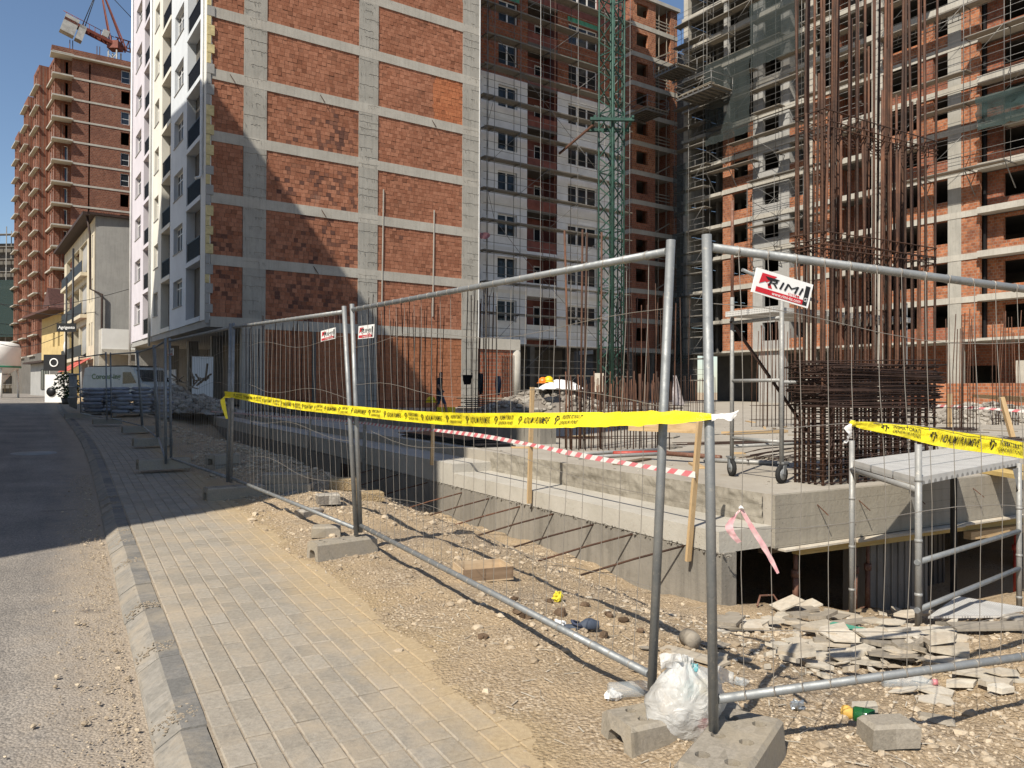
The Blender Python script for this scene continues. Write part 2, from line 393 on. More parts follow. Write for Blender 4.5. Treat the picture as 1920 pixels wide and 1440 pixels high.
def mat_brick_piece(name, objcol):
    m, nt, b = mk(name); b.inputs['Roughness'].default_value = .92; b.inputs['Specular IOR Level'].default_value = .2
    P = geo(nt)
    if objcol: src = N(nt, 'ShaderNodeObjectInfo').outputs['Color']
    else:
        a = N(nt, 'ShaderNodeAttribute'); a.attribute_name = 'bcol'; src = a.outputs['Color']
    n1 = ramp(nt, noi(nt, 9, 5, .7, P), [(.3, (.78, .78, .78)), (.7, (1.12, 1.12, 1.12))])
    c = mixc(nt, 1, src, n1.outputs[0], 'MULTIPLY')
    sm = ramp(nt, noi(nt, .8, 6, .75, P, .7), [(.64, (0, 0, 0)), (.78, (.35, .35, .35))])
    c = mixc(nt, sm.outputs[0], c, (.36, .30, .25))
    lk(nt, c, b.inputs['Base Color']); bump(nt, b, noi(nt, 30, 4, .6, P), .5, .012)
mat_brick_piece('brick_piece', True); mat_brick_piece('brick_stuff', False)
multi_noise_mat('mortar', [(12, .3, .7, ((.19, .14, .11), (.31, .25, .205)))])
# ---- metal
def mat_galv(name, c1, c2, rough=.42, metal=.85, spot=None, sc_=9):
    m, nt, b = mk(name); b.inputs['Metallic'].default_value = metal
    P = geo(nt); n = noi(nt, sc_, 6, .7, P, .4)
    c = ramp(nt, n, [(.3, c1), (.7, c2)]).outputs[0]
    if spot:
        f = ramp(nt, noi(nt, 34, 4, .7, P), [(.58, (0, 0, 0)), (.68, (.9, .9, .9))]); c = mixc(nt, f.outputs[0], c, spot)
    lk(nt, c, b.inputs['Base Color'])
    r = ramp(nt, n, [(.3, (rough+.15,)*3), (.7, (rough-.1,)*3)]); lk(nt, r.outputs[0], b.inputs['Roughness'])
    bump(nt, b, noi(nt, 90, 3, .6, P), .15, .003)
mat_galv('galv', (.19, .20, .205), (.30, .31, .31), .56, .55, (.36, .35, .32))
mat_galv('galv_dusty', (.25, .25, .24), (.36, .355, .34), .62, .4, (.46, .43, .38))
mat_galv('wire', (.24, .215, .185), (.36, .33, .29), .5, .5)
mat_galv('scaf', (.13, .126, .12), (.25, .242, .23), .5, .5, (.32, .3, .27), 3)
mat_galv('prop_rust', (.12, .06, .04), (.22, .105, .07), .7, .2, (.3, .25, .2))
mat_galv('prop_red', (.30, .035, .025), (.38, .06, .04), .5, .1, (.25, .1, .07))
def mat_rebar():
    m, nt, b = mk('rebar'); b.inputs['Roughness'].default_value = .75; b.inputs['Metallic'].default_value = .25
    P = geo(nt); c = ramp(nt, noi(nt, 3.5, 6, .7, P), [(.3, (.036, .02, .014)), (.55, (.09, .043, .026)), (.8, (.165, .078, .042))]).outputs[0]
    orr = ramp(nt, N(nt, 'ShaderNodeObjectInfo').outputs['Random'], [(0, (.55, .6, .62)), (1, (1.6, 1.5, 1.4))]); c = mixc(nt, 1, c, orr.outputs[0], 'MULTIPLY')
    lk(nt, c, b.inputs['Base Color'])
    wv = N(nt, 'ShaderNodeTexWave'); wv.inputs['Scale'].default_value = 22; wv.bands_direction = 'X'; lk(nt, uvn(nt), wv.inputs['Vector'])
    bump(nt, b, wv.outputs['Fac'], .6, .004)
mat_rebar()
plain('rebar_dark', (.07, .04, .03), .75, .3, .3, 4)
plain('green_paint', (.032, .085, .064), .6, .1, .25, 2.5, c2=(.014, .035, .028))
plain('crane_red', (.20, .05, .028), .6, .1, .2, 2)
plain('crane_grey', (.42, .41, .38), .8, 0, .15, 2)
# ---- timber
def mat_wood(name, c1, c2, rough=.8):
    m, nt, b = mk(name); b.inputs['Roughness'].default_value = rough; b.inputs['Specular IOR Level'].default_value = .2
    mp = N(nt, 'ShaderNodeMapping'); mp.inputs['Scale'].default_value = (1.2, 16, 1); lk(nt, uvn(nt), mp.inputs[0])
    oi = N(nt, 'ShaderNodeObjectInfo'); lk(nt, oi.outputs['Random'], mp.inputs['Location'])
    n = noi(nt, 3, 7, .7, mp.outputs[0], .6)
    c = ramp(nt, n, [(.3, c1), (.7, c2)]).outputs[0]
    d = ramp(nt, noi(nt, 6, 5, .7, geo(nt)), [(.55, (0, 0, 0)), (.75, (.5, .5, .5))]); c = mixc(nt, d.outputs[0], c, tuple(x*.5 for x in c1))
    lk(nt, c, b.inputs['Base Color']); bump(nt, b, n, .35, .004)
mat_wood('wood', (.38, .25, .125), (.56, .41, .235)); mat_wood('wood_grey', (.20, .175, .14), (.33, .29, .235)); mat_wood('wood_form', (.42, .29, .10), (.58, .43, .19))
mat_wood('wood_dark', (.10, .075, .05), (.19, .145, .10)); mat_wood('carton', (.40, .29, .18), (.54, .42, .285)); mat_wood('carton_dark', (.16, .105, .065), (.27, .19, .125)); mat_wood('plank', (.16, .145, .12), (.27, .245, .205))
# ---- paint, plaster, plastic
plain('render_white', (.72, .715, .69), .85, 0, .05, .8); plain('render_cream', (.68, .655, .58), .85, 0, .05, .8)
plain('render_lilac', (.58, .545, .585), .85, 0, .05, .8); plain('render_skyshade', (.60, .63, .66), .85, 0, .05, .8)  # corner bay: white render with blue skylit shade put into the colour
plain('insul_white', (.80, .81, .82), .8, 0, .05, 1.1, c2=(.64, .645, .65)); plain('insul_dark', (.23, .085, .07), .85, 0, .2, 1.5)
plain('house_cream', (.55, .49, .37), .85, 0, .1, 1.2); plain('house_yellow', (.56, .42, .19), .85, 0, .1, 1.2)
plain('foam_yellow', (.62, .52, .27), .9, 0, .15, 5); plain('foam_green', (.09, .33, .23), .9, 0, .2, 3)
plain('pvc', (.72, .72, .71), .4, 0, .05, 2, spec=.5); plain('black', (.012, .012, .013), .5, 0, .1, 3); plain('black_metal', (.018, .018, .02), .45, .3, .1, 3)
plain('dark_brown', (.045, .026, .02), .7, 0, .2, 4); plain('rubber', (.015, .015, .015), .8, 0, .1, 8)
plain('tape_yellow', (.80, .68, .014), .4, 0, .05, 9, .5, spec=.5, c2=(.70, .58, .03)); plain('tape_black', (.012, .012, .010), .5, 0, 0, 3)
plain('tape_red', (.56, .10, .12), .45, 0, .15, 3, c2=(.55, .25, .26)); plain('tape_white', (.72, .70, .67), .45, 0, .08, 5)
plain('tape_pink', (.66, .26, .30), .5, 0, .2, 30, c2=(.68, .55, .53)); plain('tape_brown', (.33, .20, .10), .6, 0, .2, 20)
plain('sign_white', (.78, .77, .75), .4, 0, .04, 12); plain('sign_red', (.52, .02, .03), .4, 0, .05, 8); plain('sign_black', (.014, .014, .014), .4, 0, 0, 3)
plain('van_white', (.70, .72, .68), .35, 0, .05, 1.5); plain('van_green', (.16, .26, .11), .5, 0, .05, 3); plain('cloth_dark', (.022, .022, .026), .9, 0, .2, 12)
plain('cloth_blue', (.05, .06, .10), .9, 0, .2, 12); plain('skin', (.36, .19, .125), .6, 0, .08, 12); plain('hair', (.02, .014, .01), .7, 0, .2, 40)
plain('sack', (.30, .315, .36), .6, 0, .2, 3, c2=(.16, .175, .215)); plain('net_green', (.015, .075, .06), .8, 0, .3, 2); plain('net_dark', (.03, .04, .036), .9, 0, .4, 1.5)
plain('awning', (.48, .10, .07), .7, 0, .12, 3); plain('rooftile', (.10, .045, .035), .8, 0, .25, 5); plain('leaf', (.035, .075, .022), .7, 0, .35, 14)
plain('hat_yellow', (.75, .55, .02), .4, 0, .03, 4); plain('hat_orange', (.72, .20, .02), .4, 0, .03, 4); plain('paper_yellow', (.68, .56, .04), .7, 0, .1, 30)
plain('tissue', (.72, .71, .69), .8, 0, .08, 30); plain('foam_blue', (.055, .07, .10), .7, 0, .15, 20); plain('clothes', (.42, .38, .38), .9, 0, .25, 10)
plain('cloth_pink', (.58, .28, .30), .9, 0, .2, 8); plain('silo_white', (.78, .77, .74), .45, 0, .04, 1); plain('silo_green', (.03, .20, .12), .5, 0, .05, 1)
plain('dish', (.62, .62, .60), .5, 0, .05, 4); plain('tin', (.45, .48, .50), .35, .7, .15, 20); plain('orange_rind', (.62, .38, .09), .7, 0, .15, 40)
def mat_glass(name, c, rough=.08, spec=.6):
    m, nt, b = mk(name); b.inputs['Base Color'].default_value = (*c, 1); b.inputs['Roughness'].default_value = rough; b.inputs['Specular IOR Level'].default_value = spec
mat_glass('glass', (.018, .022, .027)); mat_glass('glass_green', (.012, .085, .022), .12); mat_glass('glass_pale', (.20, .22, .24), .15)
def mat_bag():
    m, nt, b = mk('bag_plastic'); b.inputs['Roughness'].default_value = .3; b.inputs['Specular IOR Level'].default_value = .5
    P = geo(nt); c = ramp(nt, noi(nt, 7, 4, .6, P), [(.35, (.62, .61, .58)), (.65, (.80, .80, .78))]).outputs[0]
    lk(nt, c, b.inputs['Base Color']); bump(nt, b, noi(nt, 13, 4, .55, P, 2.5), .7, .02)
    out = nt.nodes['Material Output']; tr = N(nt, 'ShaderNodeBsdfTransparent'); tl = N(nt, 'ShaderNodeBsdfTranslucent'); tl.inputs[0].default_value = (.7, .7, .68, 1)
    m1 = N(nt, 'ShaderNodeMixShader'); m1.inputs[0].default_value = .35; lk(nt, b.outputs[0], m1.inputs[1]); lk(nt, tl.outputs[0], m1.inputs[2])
    m2 = N(nt, 'ShaderNodeMixShader'); f = ramp(nt, noi(nt, 5, 3, .5, P, .6), [(.3, (.12, .12, .12)), (.7, (.42, .42, .42))]); lk(nt, f.outputs[0], m2.inputs[0]); lk(nt, m1.outputs[0], m2.inputs[1]); lk(nt, tr.outputs[0], m2.inputs[2])
    lk(nt, m2.outputs[0], out.inputs['Surface'])
plain('teal', (.10, .30, .33), .4, 0, .1, 8)
mat_bag()
def mat_clear():
    m, nt, b = mk('clear_plastic'); b.inputs['Base Color'].default_value = (.5, .54, .56, 1); b.inputs['Roughness'].default_value = .12; b.inputs['Alpha'].default_value = .3
mat_clear()
def mat_net(name, c, alpha):
    m, nt, b = mk(name); b.inputs['Base Color'].default_value = (*c, 1); b.inputs['Roughness'].default_value = .9; b.inputs['Alpha'].default_value = alpha
mat_net('netting_dark', (.03, .04, .038), .6); mat_net('netting_green', (.02, .04, .038), .75)
def mat_perf():
    m, nt, b = mk('perf_steel'); b.inputs['Metallic'].default_value = .1; b.inputs['Roughness'].default_value = .55
    P = geo(nt); c = ramp(nt, noi(nt, 6, 5, .6, P), [(.3, (.50, .49, .465)), (.7, (.63, .62, .59))]).outputs[0]
    v = N(nt, 'ShaderNodeTexVoronoi', feature='F1'); v.inputs['Scale'].default_value = 42; v.inputs['Randomness'].default_value = 0; lk(nt, uvn(nt), v.inputs['Vector'])
    d = ramp(nt, v.outputs['Distance'], [(.22, (.35, .35, .35)), (.3, (1, 1, 1))]); c = mixc(nt, .8, c, d.outputs[0], 'MULTIPLY')
    lk(nt, c, b.inputs['Base Color']); bump(nt, b, v.outputs['Distance'], .5, .006)
mat_perf()
# ---------------------------------------------------------------- the setting: ground, road, kerb, pavement
def base(a): return .017*(max(-6, min(a, 45))-2.6)
def sh(a): return -.9*S3((a-14)/34)
def edge(a): return 1.58 + .16*nz(a*.8, 3.1) + .09*nz(a*2.9, 7.7) + .04*nz(a*8, 1.7)
def ground_z(a, b):
    bb = b - sh(a); z0 = base(a)
    if bb < 1.28: return z0-.30
    dr = S3((bb-2.6)/2.6)
    if b > 5.0: fa = S3((a-2.2)/2.6)
    else:
        t = S3((bb-3.2)/2.); fa = S3((a-2.2)/2.6)*t + (1-t)*S3((a-.5)/2.)
    if b > 5.3 and a > 5.35: return -1.15
    far = 1-S3((a-30)/8)
    z = z0*(1-dr) + dr*(-.50*fa - .14*max(0, min(b, 9)-5.2)*fa)*far + (1-far)*dr*.45
    e = bb-edge(a)
    z += max(-.10, min(.035, -.010 + e*.07 if e > 0 else -.010+e*.2))*(1-dr)
    near = S3((bb-1.75)/.5)
    hump = .19*math.exp(-((bb-3.55)/.55)**2)*S3((a-6.5)/2)*(1-S3((a-17)/6))
    z += hump*(.7+.6*nz(a*.7, b*.7, 4))
    z += near*(.065*nz(a*.9, b*.9, 1)+.04*nz(a*2.6, b*2.6, 2)+.02*nz(a*7, b*7, 3)) + (.25+.75*near)*.006*nz(a*19, b*19, 5)
    return z
def steps(spec):
    out = []; 
    for lo, hi, st in spec:
        x = lo
        while x < hi-1e-6: out.append(x); x += st
    out.append(spec[-1][1]); return out
def make_ground():
    A = steps([(-400, -40, 60), (-40, -6, 6), (-6, 1.4, .5), (1.4, 13, .065), (13, 26, .2), (26, 60, 1.2), (60, 900, 60)])
    B = steps([(-500, -30, 60), (-30, 1, 3), (1, 1.3, .1), (1.3, 5.42, .06), (5.42, 9, .16), (9, 60, 2.4), (60, 900, 70)])
    vs = []; uv = []
    for a in A:
        for b in B:
            z = ground_z(a, b); vs.append(tuple(S.p(a, b, z))); uv.append((b-sh(a)-edge(a), a))
    nb = len(B); fs = []
    for i in range(len(A)-1):
        for j in range(nb-1):
            fs.append((i*nb+j, i*nb+j+1, (i+1)*nb+j+1, (i+1)*nb+j)[::-1])
    mb = MB(); mb.idx(vs, fs, 0, True, uv)
    struct(mb.build('ground', 'dirt', base=(0, 0, 0)))
make_ground()
def make_road():
    mb = MB(); A = steps([(-30, 60, 1.), (60, 140, 8)]); B = [-9.5, -7.5, -5, -3.5, -2, -1, -.4, 0, .345]
    vs = []; uv = []
    for a in A:
        for b in B:
            vs.append(tuple(S.p(a, b+sh(a), base(a)-.095+.02*(1-abs(b+3.2)/3.6)))); uv.append((.32-b, a))
    nb = len(B)
    fs = [(i*nb+j, (i+1)*nb+j, (i+1)*nb+j+1, i*nb+j+1) for i in range(len(A)-1) for j in range(nb-1)]
    mb.idx(vs, [f[::-1] for f in fs], 0, True, uv)
    struct(mb.build('road', 'asphalt', base=(0, 0, 0)))
make_road()
YAW = math.atan2(W2[1], W2[0])
def make_kerb():
    mb = MB(); mb.box(-8, 60, .30, .53, -.3, -.2, S)
    root = struct(mb.build('kerb', 'sand_joint', base=(0, 0, 0)))
    prof = [(.32, -.22), (.323, -.085), (.334, -.066), (.418, -.010), (.432, -.002), (.537, .0), (.537, -.22)]
    a = -4.; k = 0
    while a < 44:
        L = RN.choice([.5, .98, .98, 1.0, .7]) if a < 12 else 1.0
        m = MB(); g = .006; jz = RN.uniform(-.006, .003); jb = RN.uniform(-.006, .006)
        n = max(2, int(L/.12)) if a < 11 else 1
        secs = []
        for i in range(n+1):
            aa = a+g+(L-2*g)*i/n; en = (.005 if i in (0, n) else 0)
            secs.append([S.p(aa, b+jb+sh(aa)+0, base(aa)+z+jz-(en if q in (2, 3, 4, 5) else 0)+(.004*nz(aa*3.3, q*.4, 9) if a < 11 and q in (2, 3, 4) else 0)) for q, (b, z) in enumerate(prof)])
        for i in range(n):
            for q in range(len(prof)-1):
                m.face([secs[i][q], secs[i][q+1], secs[i+1][q+1], secs[i+1][q]], None, 1 if q == 4 else 0, False)
        m.face(secs[0][::-1]); m.face(secs[-1])
        m.build('kerb_stone', ['kerbstone', 'kerb_top'], root); a += L; k += 1
make_kerb()
def paver_box(m, a0, a1, b0, b1, zf, t=(0, 0, 0)):
    c = .006
    def z(a, b, d): return zf(a)-d + t[0]*(a-(a0+a1)/2)+t[1]*(b-(b0+b1)/2)+t[2]
    o = [(a0, b0), (a1, b0), (a1, b1), (a0, b1)]; i = [(a0+c, b0+c), (a1-c, b0+c), (a1-c, b1-c), (a0+c, b1-c)]
    O = [S.p(a, b, z(a, b, c)) for a, b in o]; I = [S.p(a, b, z(a, b, 0)) for a, b in i]; D = [S.p(a, b, z(a, b, .06)) for a, b in o]
    m.face(I[::-1])
    for q in range(4):
        r = (q+1) % 4; m.face([O[q], I[q], I[r], O[r]]); m.face([D[q], O[q], O[r], D[r]])
def make_pavement():
    m = MB(); A = steps([(-8, 44, 1.)])
    for a, a2 in zip(A, A[1:]):
        m.face([S.p(a, .538+sh(a), base(a)-.007), S.p(a2, .538+sh(a2), base(a2)-.007), S.p(a2, 1.82+sh(a2), base(a2)-.007), S.p(a, 1.82+sh(a), base(a)-.007)][::-1])
    root = struct(m.build('pavement', 'sand_joint', base=(0, 0, 0)))
    far = MB(); cells = []; pb, pa = .112, .205
    for r in range(11):
        off = RN.choice([0, .5, .3])*pa if r % 2 else RN.uniform(0, .1)
        k = 0; a = -3+off
        while a < 34:
            cells.append((a, r)); a += pa
    near = sorted([c for c in cells if c[0] > 2.55], key=lambda c: c[0])[:300]; ns = set(near)
    for a, r in cells:
        b = .548+r*pb+sh(a)
        t = (RN.uniform(-.012, .012), RN.uniform(-.02, .02), RN.uniform(-.0025, .003))
        m = MB() if (a, r) in ns else far
        paver_box(m, a+.0045, a+pa-.0045, b+.0025, b+pb-.0025, base, t)
        if m is not far: m.build('paver', 'paver', root)
    far.build('paver_field', 'paver', root)['kind'] = 'stuff'
make_pavement()
def make_manhole():
    c = S.p(18.3, -.62, 0); m = MB(); z = base(18.3)-.085
    m.lathe((c.x, c.y, z), [(.001, .012), (.30, .012), (.305, .0), (.33, .004), (.345, .010), (.40, .010), (.42, -.02)], 28)
    o = m.build('manhole_cover', 'conc_grey'); tag(o, 'round pale iron manhole cover set in the shaded asphalt', 'manhole cover')
make_manhole()
# loose stones: the gravel bank between the fence and the retaining wall
ICO = None
def stone(m, c, r, seed, flat=.7):
    """a rough 14 face stone"""
    g = 1.618; R = random.Random(seed)
    vs = [(-1, g, 0), (1, g, 0), (-1, -g, 0), (1, -g, 0), (0, -1, g), (0, 1, g), (0, -1, -g), (0, 1, -g), (g, 0, -1), (g, 0, 1), (-g, 0, -1), (-g, 0, 1)]
    fs = [(0, 11, 5), (0, 5, 1), (0, 1, 7), (0, 7, 10), (0, 10, 11), (1, 5, 9), (5, 11, 4), (11, 10, 2), (10, 7, 6), (7, 1, 8), (3, 9, 4), (3, 4, 2), (3, 2, 6), (3, 6, 8), (3, 8, 9), (4, 9, 5), (2, 4, 11), (6, 2, 10), (8, 6, 7), (9, 8, 1)]
    q = Matrix.Rotation(R.uniform(0, 6.28), 3, 'Z') @ Matrix.Rotation(R.uniform(0, 3), 3, 'X'); sx = R.uniform(.7, 1.4); sy = R.uniform(.7, 1.2)
    out = []
    for v in vs:
        p = q @ (Vector(v)*.52); k = R.uniform(.75, 1.2); out.append((c[0]+p.x*r*sx*k, c[1]+p.y*r*sy*k, c[2]+p.z*r*flat*k))
    m.idx(out, fs, 0, False)
def make_gravel():
    m = MB(); R = random.Random(5)
    def put(a, b, r):
        q = S.p(a, b); stone(m, (q.x, q.y, ground_z(a, b)+r*.18), r, R.random(), .7)
    for i in range(26000):
        a = 1.6+R.random()**1.6*15; b = R.uniform(1.85, 5.2) if R.random() < .93 else R.uniform(1.55, 1.9)
        b += sh(a)
        if nz(a*.85, b*.85, 11) < -.12+.5*R.random()-.25: continue
        put(a, b, R.uniform(.0035, .0105)*(1+(R.random() < .08)*R.uniform(.5, 2.6))*(1+max(0, a-5)*.09))
    for i in range(1500): put(R.uniform(11, 27), R.uniform(2.2, 5.1), R.uniform(.015, .05))
    for i in range(2200): put(R.uniform(1.2, 4.9), R.uniform(2.5, 7.5), R.uniform(.004, .013)*(1+(R.random() < .05)*1.5))
    o = m.build('gravel', 'pebble', base=(0, 0, 0)); struct(o, 'stuff')
    m = MB()                                       # grit in the gutter
    for i in range(4200):
        a = 2.+R.random()**1.5*12; b = .29-abs(R.gauss(0, .16)); q = S.p(a, b); r = R.uniform(.002, .0065)*(1+(R.random() < .04)*1.5)
        stone(m, (q.x, q.y, base(a)-.078+r*.2), r, R.random(), .7)
    o = m.build('gutter_grit', 'pebble', base=(0, 0, 0)); struct(o, 'stuff')
make_gravel()

def make_chips():
    m = MB(); R = random.Random(15)
    for i in range(900):
        a = R.gauss(3.6, .75); b = R.gauss(5.0, .9)
        if not (1.8 < a < 4.9 and 3. < b < 7.5): continue
        q = S.p(a, b); r = R.uniform(.006, .026); stone(m, (q.x, q.y, ground_z(a, b)+r*.2), r, R.random(), .4)
    struct(m.build('plaster_crumbs', 'board', base=(0, 0, 0)), 'stuff')
make_chips()

def kerb_sand():
    m = MB(); R = random.Random(44); a = 2.4
    while a < 11:
        for k in range(90):
            b = R.uniform(.33, .535); aa = a+R.gauss(0, .045); z = -.066+.66*(b-.334) if b < .42 else -.004
            r = R.uniform(.003, .010); stone(m, S.p(aa, b, base(aa)+z+r*.15), r, R.random(), .6)
        a += R.choice([.5, .9, 1.0, 1.4])
    struct(m.build('kerb_joint_sand', 'sand_joint', base=(0, 0, 0)), 'stuff')
kerb_sand()
# ---------------------------------------------------------------- the concrete deck of the basement under construction
deck = thing('basement_deck', 'grey concrete basement deck with stepped edge and open underside beside the dirt bank', 'concrete deck', tuple(S.p(5.2, 5.2, -1.2)))
def rough_face(m, pts_fn, nu, nv, amp, smooth=True):
    vs = []
    for i in range(nu+1):
        for j in range(nv+1): vs.append(tuple(pts_fn(i/nu, j/nv)))
    m.idx(vs, [(i*(nv+1)+j, (i+1)*(nv+1)+j, (i+1)*(nv+1)+j+1, i*(nv+1)+j+1) for i in range(nu) for j in range(nv)], 0, smooth)
m = MB(); m.box(5.2, 62, 5.9, 80, -.02, .5, S); m.build('slab', 'conc_deck', deck)
# crumbled face between slab and ledge
m = MB()
def stepf(u, v):
    a = 5.3+u*5.6; z = .2+v*.305
    return S.p(a, 5.895-.015-.02*nz(a*6, z*9, 2)-.05*max(0, nz(a*1.6, z*3, 8))*S3((v-.3)/.3)-.012*nz(a*22, z*22, 5), z)
rough_face(m, stepf, 260, 16, 0); m.build('step_face', 'conc_form', deck)
bx('slab_face', 'conc_form', deck, 5.165, 5.2, 5.9, 30, -.015, .494, F=S)
m = MB(); m.box(5.203, 10.9, 5.2, 5.9, 0, .2, S); m.build('ledge', 'conc_pale', deck)
m = MB(); m.box(10.9, 40, 5.2, 5.9, 0, .34, S); m.build('ledge', 'conc_pale', deck)
m = MB(); m.box(12.0, 37, 7.5, 7.85, .5, .80, S); m.build('upstand_beam', 'conc_wall', deck)
m = MB(); m.box(11.6, 36.5, 5.9, 7.5, .5, .504, S); m.build('screed', 'conc_pale', deck)
m = MB(); m.box(5.18, 44, 5.21, 5.40, -1.3, 0, S); m.build('retaining_wall', 'conc_wall', deck)
m = MB(); R = random.Random(3)
for i in range(420):
    a = 5.05+R.random()**1.3*20; q = S.p(a, 5.2+R.uniform(-.008, .01), R.uniform(-.02, .012)); stone(m, q, R.uniform(.006, .018), R.random(), .8)
m.build('joint_crumbs', 'conc_wall', deck)['kind'] = 'stuff'
m = MB(); m.box(15.9, 16.6, 5.19, 5.215, -.46, -.12, S); m.build('vent_opening', 'black', deck)
for i in range(4): br('vent_bar', 'rebar', deck, S.p(16.05+i*.13, 5.185, -.46), S.p(16.05+i*.13, 5.185, -.12), .012, .012)
# under the deck
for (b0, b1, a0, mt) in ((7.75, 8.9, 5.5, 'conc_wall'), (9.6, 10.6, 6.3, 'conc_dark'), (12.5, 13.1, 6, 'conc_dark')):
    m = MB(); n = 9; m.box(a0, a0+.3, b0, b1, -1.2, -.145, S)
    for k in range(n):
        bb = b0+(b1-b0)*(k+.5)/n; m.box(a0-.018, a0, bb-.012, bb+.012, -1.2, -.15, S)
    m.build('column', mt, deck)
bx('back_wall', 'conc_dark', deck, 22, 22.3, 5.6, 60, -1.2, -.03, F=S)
# formwork timber under the slab edge
for (b0, b1, a, z0, z1, mt) in ((6.3, 8.2, 5.26, -.13, -.025, 'wood_form'), (8.25, 10.6, 5.30, -.14, -.03, 'wood_form'), (6.0, 11, 5.42, -.12, -.04, 'wood_dark'), (9.2, 11.5, 5.20, -.24, -.15, 'wood')):
    br('formwork_beam', mt, deck, S.p(a, b0, (z0+z1)/2), S.p(a-.05, b1, (z0+z1)/2-.01), .09, z1-z0)
for (b0, b1, a, z) in ((5.95, 7.1, 5.16, -.03), (7.0, 8.9, 5.13, -.035), (8.8, 10.4, 5.15, -.03)):
    br('formwork_sheet', 'board', deck, S.p(a, b0, z), S.p(a, b1, z), .16, .018)
for b in (6.5, 7.15, 8.1, 9.25, 10.2, 11.4): br('tie_rod', 'rebar', deck, S.p(5.21, b, .40), S.p(5.05, b+.03, .27), .008, .008)
def steel_prop(a, b, mat, label, r=.03):
    t = thing('steel_prop', label, 'steel prop', tuple(S.p(a, b, ground_z(a, b)-.03)))
    z0 = -1.15 if a > 5.35 else ground_z(a, b)-.03
    zt = -.14 if a < 5.5 else -.03
    tb('outer_tube', mat, t, [S.p(a, b, z0+.01), S.p(a, b, z0+(zt-z0)*.6)], r, 10)
    tb('inner_tube', mat, t, [S.p(a, b, z0+(zt-z0)*.6), S.p(a, b, zt)], r*.75, 10)
    m = MB(); m.lathe(S.p(a, b, z0+(zt-z0)*.58), [(r*1.5, 0), (r*1.5, .07)], 10); m.build('collar', mat, t)
    bx('base_plate', mat, t, a-.06, a+.06, b-.06, b+.06, z0, z0+.008, F=S)
steel_prop(5.30, 6.35, 'prop_rust', 'rusty steel prop in the dark opening nearest the retaining wall end')
steel_prop(5.32, 7.30, 'prop_rust', 'brown steel prop with a smear of red paint below the formwork')
steel_prop(5.34, 7.55, 'prop_rust', 'brown steel prop standing against the ribbed concrete column', .026)
steel_prop(6.4, 10.35, 'prop_rust', 'rusty steel prop deep under the deck behind the scaffold rails')
steel_prop(5.45, 10.75, 'prop_red', 'bright red steel prop under the deck beside the scaffold post')
# rods sticking out of the retaining wall
for k, (x, y) in enumerate([(700, 880), (745, 890), (800, 905), (865, 924), (916, 935), (974, 950), (1037, 964), (1112, 984), (1186, 1002), (1283, 1024)]):
    q = onplane(x, y, tuple(S.p(5.2, 5.19))[:2], W2); a = q.dot(S.e1)
    p1 = S.p(a+.55, 4.35, q.z-.30)
    tb('starter_rod', 'rebar', deck, [S.p(a, 5.25, q.z+.01), (S.p(a, 5.25, q.z+.01)+p1)/2+Vector((0, 0, .01)), p1], .011, 6)
# ---------------------------------------------------------------- buildings
def wall_open(m, F, a0, a1, z0, z1, ops=(), d=.25, b=0., mi=0):
    """a wall face in the plane b with openings (a0, a1, z0, z1) and their reveals"""
    ops = [(max(a0, o[0]), min(a1, o[1]), max(z0, o[2]), min(z1, o[3])) for o in ops]
    xs = sorted({a0, a1, *[o[0] for o in ops], *[o[1] for o in ops]}); zs = sorted({z0, z1, *[o[2] for o in ops], *[o[3] for o in ops]})
    def q(pts, uv):
        if F.flip: pts = pts[::-1]; uv = uv[::-1]
        m.face([F.p(*p) for p in pts], uv, mi)
    for x0, x1 in zip(xs, xs[1:]):
        for y0, y1 in zip(zs, zs[1:]):
            cx, cz = (x0+x1)/2, (y0+y1)/2
            if any(o[0] < cx < o[1] and o[2] < cz < o[3] for o in ops): continue
            q([(x0, b, y0), (x1, b, y0), (x1, b, y1), (x0, b, y1)], [(x0, y0), (x1, y0), (x1, y1), (x0, y1)])
    for o in ops:
        x0, x1, y0, y1 = o
        q([(x0, b, y0), (x0, b+d, y0), (x1, b+d, y0), (x1, b, y0)][::-1], [(x0, 0), (x0, d), (x1, d), (x1, 0)])
        q([(x0, b, y1), (x0, b+d, y1), (x1, b+d, y1), (x1, b, y1)], [(x0, 0), (x0, d), (x1, d), (x1, 0)])
        q([(x0, b, y0), (x0, b, y1), (x0, b+d, y1), (x0, b+d, y0)][::-1], [(0, y0), (0, y1), (d, y1), (d, y0)])
        q([(x1, b, y0), (x1, b, y1), (x1, b+d, y1), (x1, b+d, y0)], [(0, y0), (0, y1), (d, y1), (d, y0)])
def window(parent, F, a0, a1, z0, z1, b, mull=1, mat='pvc', glass='glass', fw=.07, transom=None, sill=None):
    m = MB(); t = .06
    m.box(a0, a0+fw, b, b+t, z0, z1, F); m.box(a1-fw, a1, b, b+t, z0, z1, F)
    m.box(a0+fw, a1-fw, b, b+t, z0, z0+fw, F); m.box(a0+fw, a1-fw, b, b+t, z1-fw, z1, F)
    for k in range(mull):
        c = a0+(a1-a0)*(k+1)/(mull+1); m.box(c-fw*.7, c+fw*.7, b-.004, b+t, z0+fw, z1-fw, F)
    if transom: m.box(a0+fw, a1-fw, b+.002, b+t, z0+transom-.03, z0+transom+.03, F)
    w = m.build('window', mat, parent)
    bx('pane', glass, w, a0+fw, a1-fw, b+t*.4, b+t*.5, z0+fw, z1-fw, F=F)
    if sill: bx('sill', sill, w, a0-.06, a1+.06, b-.24, b, z0-.05, z0, F=F)
    return w
ST = 2.952
